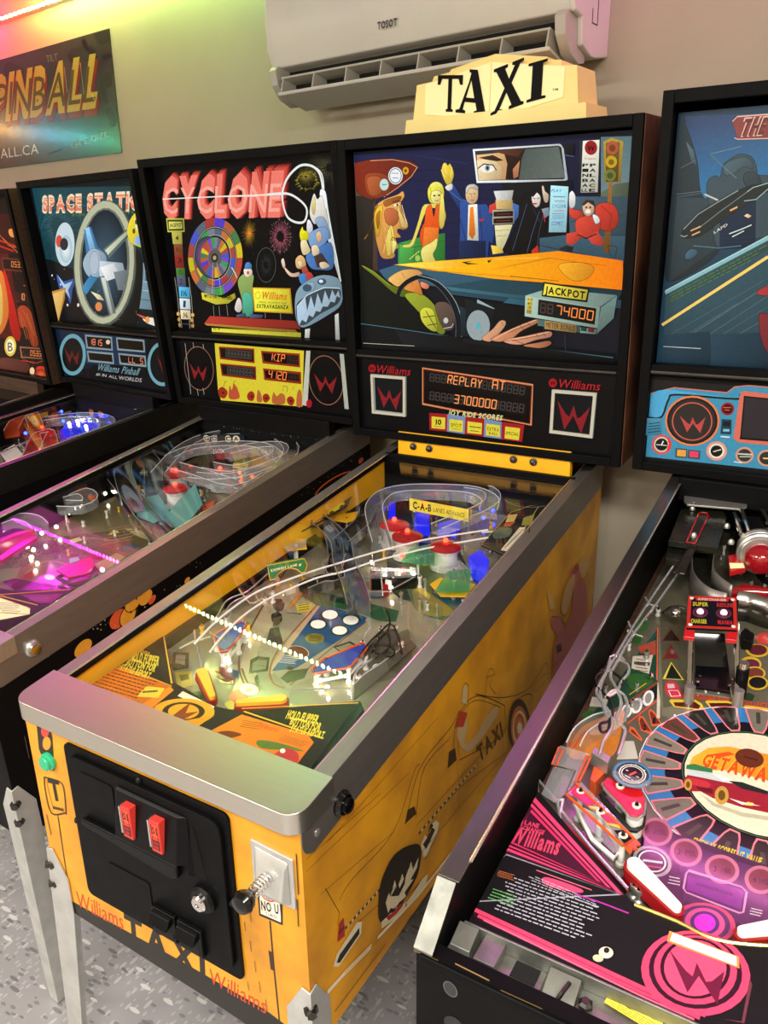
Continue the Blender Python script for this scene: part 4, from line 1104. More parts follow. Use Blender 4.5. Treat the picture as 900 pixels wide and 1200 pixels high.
ARTS['red_backglass'] = """#lbg 0
B 140706 20 20 726 726
P 5c1008 431.1,584.3 579.4,581.6 529.4,183.6 416,160.3 202.1,164.7
P~ c81810 480.9,422.2 514.6,422.6 512.3,182.6 440.3,174.3 449.1,294
P~ f08030 446.8,421.7 487.4,418.3 458.2,278.1 361.5,190.8 287.7,186.8
P~ f8c060 412.7,389.5 447.7,374.3 396.8,259.2 343.1,206.7 297,204.3
P 3c0c08 504.4,657.3 716.2,650.4 731,506.4 423.8,507.6
P~ e89040 618.6,595.5 667.2,598.1 702.1,590.1 684,568.8 621.6,569.8
L f0a050 2 516.5,586.5 580.4,551.9 653.7,506.7
T d03018 2 494.1,575.6 656,543.6 486.9,530.3
L e06030 3 530.9,582.5 589,536.9 648.8,528.9
P 6a2c20 509.4,493.5 696.8,482.9 682.3,435.9 492.2,444.1
P 160806 514.6,487.4 683.8,478.4 672.9,442.5 503.4,449.6
D ff9048 568.6,457.7 666.1,454.5 578.1,476.8 0533
T f04830 1 626.5,391.8 717.5,392 623.7,379.5
P 301010 558.1,361 675.9,356.1 665.7,317.3 544.8,317.3
D ff9048 577.3,330.1 618.8,329 588.8,353.9 10
P~ a03818 539.3,289.2 605.2,307.5 651.5,270 647.9,158.3 585.8,146.1 579.2,218.8 528.6,216.2
L e07030 2.4 543.7,281.4 569.8,250.5 572.4,169.8
L e07030 2.4 581,290.8 612.5,220.5 606.5,155.6
L e8a050 2 548.6,257.6 555.5,168.8
L e8a050 2 606.4,276 630.2,189.4
E e0c040 397.1,129.5 450.8,133.1 374.8,85.2
E f8f0c0 397.1,129.5 436.6,132.1 380.6,96.8
X 302010 364,105.9 407.7,109 384.2,145.6 B
P 8a5a40 480.8,135.1 695.5,141.3 690.7,94.9 469,86.3
P 140806 489.7,129 681.3,133.9 679,100.5 485.6,92.6
D ff9048 554,102.7 649.6,105.6 563.7,123.2 0533
P~ c83010 584.6,55 668.3,62 702.5,32 641.6,1.5 577.7,3.9
H f87040 801808 601.9,21.3 652.3,25.9 588.8,-7.7
P~ 603028 259.2,63.4 444.2,77.6 533,50.7 400.2,-12.5 210.2,-30.2
E f8d0a0 538.7,34.3 559.5,36.1 530.5,16.6
L d02838 3 468.3,74.3 577.5,75.3
K c05030 2 466.3,87.8 575.6,71 715.7,98.4 698.8,23.4 599.9,-19.4
Z 60 e06030 420.6,437.2 678.6,13.3"""
ARTS['taxi_front'] = """#tfr 0
P 17140f 22.9,23.2 298.3,34.5 477.9,36.5 520.2,28.7 518,-3.5 487.7,-23.4 349.8,-14.4 20.4,-2.3
L 241a0c 3 42.2,208.6 38,114.4 36.5,34.3
L 241a0c 3 501.2,220.3 501.5,136 504.2,22.3
L 33230e 6 496.5,161.9 498,126.7
Y 1c150c 173,9.5 356.1,24.6 177.7,68 TAXI
X b8391c 51.4,18.6 170.8,28.3 55.3,56.2 Williams
X b8391c 364.1,24.5 478.7,28.5 367.8,56.6 Williams
P 2a2018 481.9,283.8 528.1,294.1 524.4,224.2 481.9,220
P ded6c0 485.7,280.2 523.8,288.8 521.3,228.1 485.1,225.1
R b83038 2.4 504,272.5 519.6,276.8 503.4,256.8
Y 221c14 494.7,257.8 511.2,262 495.4,274.3 U
L b83038 2.4 493.6,277.4 514.1,266.2
Y 221c14 487.2,233.7 519,241.8 487.2,250.1 NO U
X 221c14 493.5,226.6 514.2,231.2 493.3,232.7 TURN
P 241a12 29.8,388 42.9,392.9 61.1,395.4 66.4,376.6 56.1,306.5 35.5,303.5 23.6,337.6
E 241a12 50.3,383 67.2,388.7 46.5,366.8
E c84038 50,381.7 61.1,385.4 46.8,368.1
E d88c20 48.1,356.8 59.2,360.7 44.7,342.7
K 3a2410 3 24.4,282.2 20,255.2 25.6,209.2 65.7,225.7
K 3a2410 3 24.4,282.2 63.7,287.8 72.8,275.8 67.1,223.1
K a04020 1.6 29.8,279.5 29,258.7 34,219.2
Y 20160c 33,241.2 62.7,248.4 32.5,282.1 T
T 3a2818 1 31,232.4 64.8,239.7 31,214.7
L 3a2810 2 25.7,395.6 32.8,391.9
L 4a3010 2 107,396.2 138.9,389.9
L 3a2810 1.4 -9.9,350.5 -8.3,307.7
L 3a2810 1.4 42.8,213.1 40.4,166.3
L 5a3c14 2 101.5,388.6 182.8,393.9
L 3a2810 2 11.1,199.9 13.7,158.1
L 4a3010 1 450.4,242.3 452.3,218.4
L 4a3010 1 452.1,192.9 452.6,176.2
L 4a3010 1 460,162.9 460.7,141.6
L 4a3010 1 465.4,126.8 466.1,105.1
L 4a3010 1 470.8,90 471.5,67.9
L 4a3010 1 534.5,330.4 534.1,291.5
L 4a3010 1 522.4,269.9 523.2,238.2
L 4a3010 1 540.9,310.4 540.8,287
L 4a3010 1 465.3,220.8 465.9,200.2
L 3a2808 2 557.3,363.5 556.7,294.8
L 3a2808 2 553.8,285.6 553.1,237.7
L 4a3010 1 481.3,60.2 481.7,33.1
L 4a3010 1 447.7,76.4 448.8,58.8"""
ARTS['taxi_side'] = """#tsd 0
L 5a3c10 0.9 8.2,330.7 289.8,303.6
L 5a3c10 0.9 37,267.8 234.6,225.2
L 5a3c10 0.9 57,340.9 391.9,350.7
L 5a3c10 0.9 9.7,350 199.5,325.2
L 4a3010 1.2 47.1,270.1 78.8,197.8 72.4,180.4
K 4a3010 1.4 80.2,219.6 113.6,229.6 234.6,225.2 303.7,294.6 325,297
K 3a2810 1.8 274.8,211.8 325,288.8 440.7,301.3 473.8,316.8
K 3a2810 1.8 310.1,198.7 339.6,279.3 433,280.1
P 3a2810 272.1,213.8 282.1,235.6 306,225.3 311.6,206.1
P 3a2810 429.4,221.1 433.6,253.6 459,246.7 466.8,214.9
K 3a2810 1.8 450.8,234 465.7,304 545.3,308 681.5,214.5 694.2,192.5 688,135.8 477.5,208.1
K 4a3010 1.2 477.1,217.4 474.4,299 545.8,298.8 670.8,213.6
K 3a2810 1.8 545.1,312.6 691.4,225.7 837.7,170.5 941.8,181.6 961.1,144.3
L 5a3c10 0.8 468.6,213.8 481.3,93.6
L 5a3c10 0.8 688,135.8 707.1,40.8
K 4a3010 1.2 317.2,158.9 497.7,139.2 703.8,79.8 737.7,85
K 4a3010 1.2 310,181.6 552.8,160.2 709.6,143.4
P~ b89868 466.8,268.4 491.4,306.8 510.6,269.2 503.3,228.4 549.8,218.6 607.4,232 648.6,227.9 660.7,206.5 589.8,194.7 513.4,203.8
P a83820 457.6,291.4 473.8,316.8 509.7,292.1 492.8,270.7
P c0a878 481.9,329.5 489.4,359.8 507.2,350.4 505.3,312.2
K 4a3010 1.2 482.1,325.1 489.4,361.6 510.8,348.5 509.1,305.7
K 4a3010 1.2 585.2,272.6 600.9,332.9 631.8,317.2 613.3,294.4 646.4,257.9
K 4a3010 0.9 591.7,324 642.7,307
L c8b890 5 320.2,158.5 553.4,148.3
Q 2a2014 5 320.2,158.5 553.4,148.3 15
L c8b890 5 89.6,158.4 193.6,148.4
Q 2a2014 5 89.6,158.4 193.6,148.4 9
Y 4a3010 569.1,145 690.3,134.4 551.3,189.6 TAXI
P~ 241c14 182.6,122.8 194.1,162.9 233.5,180.8 288.2,159.4 324.6,127 316.9,79.4 272.6,62.3 217,57.9 186.4,85.5
P d8c8a0 205.2,107.3 216.1,119.3 221,106.5 235,129 242.6,103.8 259.5,121.8 267.6,102.1 290.7,122.7 296.3,100.6 317,110.7 311,93.2 287.4,85.7 299,77.8 267.1,75.9 272.6,62.3 247.4,70.8 239,64.9 220.4,82.9 212.3,79.6
P 241c14 221,106.5 245.5,113.4 250.7,98.6 273.3,110.4 267.4,93.4 247.7,85.5
P d8c8a0 191.4,81 220.1,72.7 244.3,55.7 272.5,53.5 266.6,42.4 238.6,47.5 214.3,56 190.9,66
P a83028 204.3,78.1 228.1,67.4 251.4,64.6 261.1,52.6 238.7,54.4 214.5,62
P d8c8a0 324.6,131.4 339.7,142 350.5,126.8 366,144.7 381.8,142.1 394.9,126.2 385.4,107.6 366.3,103.9 350.6,90.5 335.1,95.4
P 302418 332.1,126.5 350.5,129.5 366,138.4 378.8,123.5 359.9,113.3 344.4,107.2
P 241c14 350.4,138.4 362.8,149.7 372.3,137.4
P d8c8a0 272.4,49 298.8,49.1 332,53.3 350.7,47.2 344.5,29 309.1,31.1 279.5,33.8
L 302418 2 191.4,81 316.8,52.2
L 302418 1.6 339.7,88.2 387.1,106.4
E 241c14 783.7,99.8 837.6,106.3 739.6,187.3
H d88830 c06020 783.9,97.5 825.4,102.4 751,165.7
R e8d8b0 4 783.9,97.5 815.6,100.5 759.8,147.3
R a83820 4 783.9,97.5 803.1,101.3 768.2,134.1
E e8d8b0 783.9,97.5 796.1,97.9 774.9,115.6
K 3a2810 1.8 723,67.7 715.7,150 751.8,180.6 813,167.9 856.8,138.9 853.4,102.8
P d0c4a0 54.5,118.6 64.1,133.2 120.5,143.2 134,132.6 130.7,111.1 67.7,105.6
P 2a2018 63.1,118.2 72.2,125.4 125.6,128 126.1,115.2 71.3,110.2
P 9c2c28 67.5,153.6 73.6,183.1 86.6,183.1 86.8,147.5
P 6c1c1c 71.7,169.3 87.9,166.3 87.6,161.8 72.4,163.2
L ddd0b0 8 37.5,86.1 82.7,78.6 158.8,59.5
L ddd0b0 7 177.7,59 316.7,29.3 465.7,17.9
L ddd0b0 5 465.7,17.9 580.3,12.7 709,18.3
L 5a3c10 1.0 82.7,78.6 190.4,51.6
L 3a2410 1.8 53.2,31.8 202.7,24.3
L 3a2410 1.2 271.9,8.6 431.1,-13.6
K 4a3010 1.2 126.2,139.7 218.6,117.1 317,115.1 556.1,94.9 715.3,77.8
K 4a3010 1.2 866.4,144.5 876.7,166 946,152 948.6,134 872,141.5
P~ b4585a 962.2,295.2 1037.1,256.2 1061.5,218.8 1112.7,243.7 1119.5,308.1 1178.3,305.4 1228.8,258 1247.2,171.8 1191.8,138.7 1127.4,111.8 1060.6,116.6 991.6,157.8 993.2,203.6 1007.3,223.4 957.4,271.9
P~ bc5e58 1099.3,316.1 1081.6,362.1 1127.7,364.5 1154,328.2 1125,299.3
P~ c0905c 1058.6,338.6 1112.8,343.8 1120.9,320.9 1104.6,287.4 1063.8,257.9 1029.8,279.1 1031.5,310.8
P~ 8c3830 1092.1,354.9 1123.3,367.4 1145.5,351.4 1128.4,341.2
P~ c89a5c 1146.9,364.1 1207.9,355.5 1235,325.2 1198.5,304.5 1166.1,316.9
P~ c89a5c 917.1,382 945.4,352.3 975.9,314.7 941.7,322.9
K 5a2a1c 1.2 962.2,295.2 1037.1,256.2 1072.7,207 1067.8,182
K 5a2a1c 1.2 1099.3,316.1 1125.8,224.4 1166.6,164.5 1127.4,111.8
K 5a2a1c 1.2 1027.7,312.3 1029.8,279.1 1064.5,253.6 1104.6,287.4
K 5a2a1c 0.8 1187.7,356 1163.1,331.5 1177.5,309.1
P~ b4585a 1002.2,145.8 1050.6,121.6 1026,106.4 990.1,111.3
L 5a2a1c 1.2 992.2,154.1 1066.8,134.4 1123.2,135.1
P 3a2018 1002.5,199.2 1039.5,188.5 1053,161.7 1015.6,171.5
L 3a2810 1.8 1294.2,202.9 1294.9,151.1
E 20180c 784.9,564.8 788.8,566.2 785.5,559.8"""
ARTS['poster'] = """#wal 0
B 23241c -2900 1968 -1625 2420
P~ 34352a -2267.1,2320.5 -2222.2,2343.6 -2154.1,2323.5 -2110.5,2306.8 -2134.8,2264.5 -2194.1,2271.4 -2239.1,2288.3
P~ 32342a -1767.4,2322 -1702.9,2328.8 -1622.6,2322.8 -1588.1,2297.8 -1634.6,2268.1 -1692,2285.8 -1733.6,2286
P~ 191a15 -1678.4,2345.9 -1647.7,2346.7 -1633.5,2319.2 -1588.1,2297.8 -1628,2298 -1664.1,2318.3
P~ 191a15 -1780.1,2313.2 -1749.3,2309.1 -1764.4,2290 -1730.1,2301.3 -1746.2,2277.1
P~ 34362b -1565.1,2218.2 -1516.3,2217.4 -1514.7,2176.3 -1556.1,2165.5 -1544.9,2122.7 -1574.1,2125.7 -1584.2,2173.9
P~ 3a3c30 -1570.6,2093.8 -1529.7,2100.2 -1510.9,2046 -1542,2038.2 -1555.3,2071.2
P~ 191a15 -1552.8,2277.8 -1512.9,2282.6 -1496.1,2270.4 -1536.8,2260.6
P~ 30322a -1592.7,2369 -1516,2362.6 -1504.2,2326.3 -1563.7,2319.7
P~ 30322a -2576.2,2316.3 -2439.8,2312.2 -2407.3,2248.7 -2543,2251.3
X 74746a -1930,2306 -1847.4,2303.4 -1929.3,2330.3 TILT
J 7c2814 -2407.6,2124.4 -1614.5,2100.8 -2332.6,2275.9 PINBALL
J 7c2814 -2412.5,2134 -1617.8,2109.1 -2338.3,2282.5 PINBALL
J b8a23c -2416.9,2145.4 -1623.9,2128.3 -2342.2,2294.7 PINBALL
X 5a4a14 -2385.1,2152.8 -1628.9,2133.6 -2332.6,2275.9 PINBALL
L e8e0b0 1.4 -1699.3,2276.4 -1698.3,2165.4
L e8e0b0 1.4 -1810.9,2274.7 -1811.3,2183.2
L e8e0b0 1.4 -1662.2,2187.9 -1630.8,2134.3
X 8a8a7c -1826.7,1980.2 -1570.9,2003.3 -1824.1,2000.4 GAME OVER
X d4d4c8 -2694.3,1984.6 -2078.6,1980 -2689.3,2023.6 STPINBALL.CA
T 15150f 1 -2011.5,1981.1 -1881.3,1994.6 -2013.7,1963.6"""
ARTS['taxi_playfield'] = """#tpf 0
B 807c66 28 60 537 1150
P 8c886e 150.1,385.6 44.6,589.7 125,729.6 281.6,798.4 422.4,546.5 374.6,417.1 317.8,293.3
P~ a4977a 228.1,268.8 150.1,385.6 74.9,561.3 117,608 175.8,397.7 250.6,289.1 253.3,262.2
K 5a3820 4 243.1,266.6 192.7,310.3 144.9,383.2 66.9,571.5 38.1,660.5
K 5a3820 4 203.6,305.5 242.2,275.5 266.1,270.3
P b09878 253.7,319.5 187.3,552.6 207.3,555.3 260.5,342.6 265.5,315.4
P 1e4a70 259.9,322.5 203.9,560.2 318.3,556.6 327.5,531.2 294.9,349
K 7c4c30 4 313.2,291.1 284.2,295.7 251.8,328.5 224.1,398.4 193.5,574.9
K 7c4c30 3 327,542.7 315.8,409.8 317.2,302.3
E 5a2c20 266.2,393.6 287.8,398.6 278.8,376.7
R c0b090 1.6 266.2,393.6 287.8,398.6 278.8,376.7
T d8d8c8 5 252.4,348.8 290.7,359 242.2,374.9
E 2a3c40 243.9,533.3 262.6,541.9 257.2,514
E f4f4e8 243.9,533.3 258.3,539.9 254,518.6
E 2a3c40 243.2,492.1 261,500.4 256.3,473.7
E f4f4e8 243.2,492.1 256.9,498.4 252.6,478.9
E 2a3c40 294.9,532.6 313.2,541.1 307.3,513.6
E f4f4e8 294.9,532.6 309,539.2 304.4,518.1
E 2a3c40 296,491.1 313.4,499.2 308.1,473
E f4f4e8 296,491.1 309.3,497.3 304.7,478.1
E 706820 267.6,446.2 284.8,454.3 278.2,431.4
T 302c10 4 260.4,431.8 288.3,441.6 249.1,452.1
P 2a2822 227.4,297.2 200,334.2 205,348.9 228.6,356 253.7,319.5
P 706c58 226.4,306.5 211,329.1 213.8,340.7 230.6,346.7 245.3,323.4
L 2a2822 1.4 217,321.9 241.1,329.4
P 2a2822 189.9,393.2 164.8,438.1 177.2,449.8 220.4,407.6 222.1,392
P 2e2c24 287.8,311.7 288.4,336.1 316.3,359.3 327.5,330.7 308.5,305.5
E 1c1a16 285.3,344.5 291,347.2 289.2,339.4
E 1c1a16 309.7,346.3 315.4,349 313.5,341.3
P 3c3a2c 316.9,436.6 335.7,467.1 356.1,460.5 345.1,423.6
P 7c7658 323.5,436.5 338.5,460.8 351.2,458.2 340.8,429.9
P~ 2a2822 132.6,483.4 145.4,495.4 169,469.7 156.5,457.9
P~ 3a3628 98.3,531.6 118.1,540.6 143.7,507.2 127.3,499.7
P b8a830 154.2,537.5 183.9,557.5 199,526.3 178,510.4
T 303010 3 176,513.2 195.6,531 159.3,538.5
L 2a2822 2 159,501.7 189.6,509.5
P 3a3c34 75.5,254.5 47.9,288.4 76,301.6 111.9,261.7 93,242.7
P 8c8a78 76.5,263.2 60.2,283.5 76.4,291.2 99.3,265.8
L 3a3c34 1.6 70.7,272.8 88.1,279
P b0a040 98.8,240.5 122.4,256.8 161,227 141.9,203.8
P 5c5818 112.7,237.3 126.2,246.8 139.6,235.7 129,224.9
P 3c6428 167.3,202.4 180,217.6 203.8,206.5 194,188.4
P 6a2020 154.5,272.1 166.5,292.8 211.8,280 224.4,257.6 195.1,252.9
L 301010 1.6 163.7,276.5 212.9,270.9
L 301010 1.6 170.6,265.1 216.9,258.7
P 2a3a58 176.9,292.8 204.7,296.1 222.4,275.5 199.3,278.9
P~ c83830 235.7,235.5 242.2,252.3 261.5,252.5 277.4,233.4 267.3,215.4 249.4,219.8
E e8dcc0 258.3,260.1 279.8,261.3 264.6,244.9
R 803020 2 258.3,260.1 279.8,261.3 264.6,244.9
E 301810 260,258.1 265.7,259 261.8,253.5
P~ c8b838 246.7,209.7 252.6,221.3 272.5,209.3 264,200.8
P~ 282822 248.3,287.9 244.6,300.5 275.5,272.9 286.3,269 271.8,271.2
P 2c5c38 138,575.4 160.5,600 250.7,605.2 365.7,603.6 380.7,565.6 346.2,552.8 283.6,565.9 199.3,550.8
P 1c4028 202,597.2 240.1,603.9 257.6,594.5 252.9,578.7 210,579.8
P 5a5038 146.7,470.2 156.5,487.8 172.8,456.7 168.7,442.3
P 4a4638 118.9,510.6 118.9,531.3 131.2,530 145.2,502.4 137.4,492.2
P~ 3a3a34 136.5,633.7 145,656.6 161.3,644.8 165.9,620.7 151.7,618
P c8c4b0 95.3,577.9 112.7,593.1 124.9,576.7 114.8,557.7
P c07828 145.4,522.8 129.1,593.1 139.2,590.4 155.1,520.4
P~ 6a7478 254.4,635.2 246.7,690.6 283.8,699.7 320.8,701.4 311.8,640 284.2,623.9
R 2a2a26 2 264.7,661.5 301,670.6 290,626.6
P~ 8a5a28 238.8,672 251.6,689 272.7,679.8 271.7,650.2
P~ 66624c 397,370.1 390.9,441.1 411,542.7 432.3,528.8 481.2,441.2 455.5,378.1
E 2c2820 434.1,416.1 447.2,420.8 442.5,399.5
E f4f4ea 431.1,415.7 442.3,418.5 436,405.1
P~ 2a3020 210,836.8 256.4,901.1 367,887.8 458.1,699.5 343.3,647.3 257.9,741.9
P~ 4a5c3c 252,820.8 295.3,873.8 380.3,860.2 484.4,645.2 412.7,612.2 329.4,697.9
P~ 1c4c50 376.6,733.8 412,794.8 484.4,645.2 440.4,624.9
P~ 7c7038 353.2,708.6 400.9,687.4 473.4,640.1 412.7,612.2 354,680.3
P b8a030 353.6,694.3 359.1,711.3 395.1,684.7 398.1,672.2
P 1e2a4a -1.7,1021.3 85.4,1147.4 268.9,1090.5 339,945.7 212.5,966.4 95.3,926.6
P~ 0e1016 -68.5,1157.7 46,1253.4 187.1,1259.6 225.1,1181 84.9,1182.6 3.1,1090.8
P 0e0f12 295.5,1284.9 312.2,1352.3 437.2,1371.3 476.8,1258.6 502.4,978.7 469.8,922.1 386.1,950.3 414,1205.8 351.1,1180
P~ 3a2a14 -137.4,1404 259.7,1375 503.4,1339.2 529.3,1207.5 269.9,1351.2 -57.9,1279.7
P~ 3a1c14 -111.3,1350 55.9,1295.2 156.3,1052.9 52.8,1057.5"""
ARTS['taxi_apron'] = """#tpf 34
P 100e0c -5.9,89.1 3,287.1 159.3,181.1 207.3,173.7 263.6,160.1 320.8,171.1 478.4,275.9 502.7,93.1 487.6,85.4 266.7,59.9 -32.1,85.3
P 161a12 185,168.9 231,167.3 279,161.9 327,168.6 324.2,129.5 303.5,98.4 266.3,111.6 190.8,153.7
G d87818 b05c10 -1.1,97.7 5.1,165.8 33.6,176.6 155.3,173 165.5,165.6 170.2,86.3 151.4,82.7 | -1.1,97.7 156.2,161.1
P d88018 154.3,101.1 161.4,169.7 175.7,164.4 180.5,89.2
L b89020 2.6 2.4,175.3 164.5,171.2
L d8a838 3 8.3,285 158.6,177.1
T 4a2c08 8 30.7,100.5 159.3,109.2 18,165.2
P c8b838 131.3,122.5 123.9,151.7 157.4,161.7 167.4,136.5
T 303008 1 124.3,143.2 151.6,160.1 134.1,128.7
X d8b038 12.5,222 58.1,221.1 0.8,236.7 Williams
Y d8c838 34.5,196 96,206.4 16.5,218.2 HOLD FLIPPER
Y d8c838 38.2,181.5 104,189.1 27.9,198.4 BUTTON FOR
Y d8c838 40,166.3 110.5,169 32.3,181.4 STATUS REPORT
P e0d4b0 193.9,155.2 192.3,168.8 271.7,160.6 274.3,148.3
E d89c20 233.3,128.3 280.1,151.2 258.4,102.4
E 2a2008 233.3,128.3 265.5,144.1 251.3,109.6
E d89c20 233.3,128.3 256.7,139.8 247.8,113.3
P 7c3c10 224.6,101.9 226.5,153.5 239.9,126 256.7,139.8 244.8,98.9
P d8900c 237.6,97.5 287,143.5 280,97.2 257.4,86.1
G d88418 c86c14 308.2,111.1 326.1,164.8 452.4,172 471.1,161.2 477.9,103 327,94.8 | 308.2,111.1 483.8,138.5
C 2c1c08 1.2 306.9,112.5 323.5,167.9 451.3,175.5 472.7,162 482,102.3
L d8b030 3 323.7,172.5 479.3,175.2
L d89828 2.4 316.1,176.6 480.1,273.4
T 4a2c08 4 341.1,137.8 380.7,146.9 333.9,155.6
T 4a2c08 5 417.2,139.5 465.6,143.8 416.9,154.5
X a82c20 370.3,150.1 404.6,155.6 365.8,160.5 Williams
P~ 4c6c28 390,126 420,135.9 469.2,138.9 447,129.7 406.9,114.6
P~ 2c2410 329.7,96.2 347.4,112 404.3,108.5 415.2,104.3 358.4,90.5
E 181008 348.4,97.4 356.7,99.5 353.3,91.9
E 181008 403.5,100.4 412.6,103 407.9,95
P~ a8282c 433.8,108.8 441.6,131.9 465.4,129.3 475.5,110.9 454.8,100.6
E e8e0c8 440.1,124.4 443.8,126.2 443.3,120.2
P~ 68300c 315.9,102.5 330.6,122.1 359.1,125.9 343.1,107.8
Y d8c838 396.2,188.3 449.7,198.5 389.2,207.8 HOLD FLIPPER
Y d8c838 411.3,178.6 463.3,187.6 405.2,194.9 BUTTON FOR
Y d8c838 421.7,165 478.2,174.7 416.9,179.3 STATUS REPORT"""
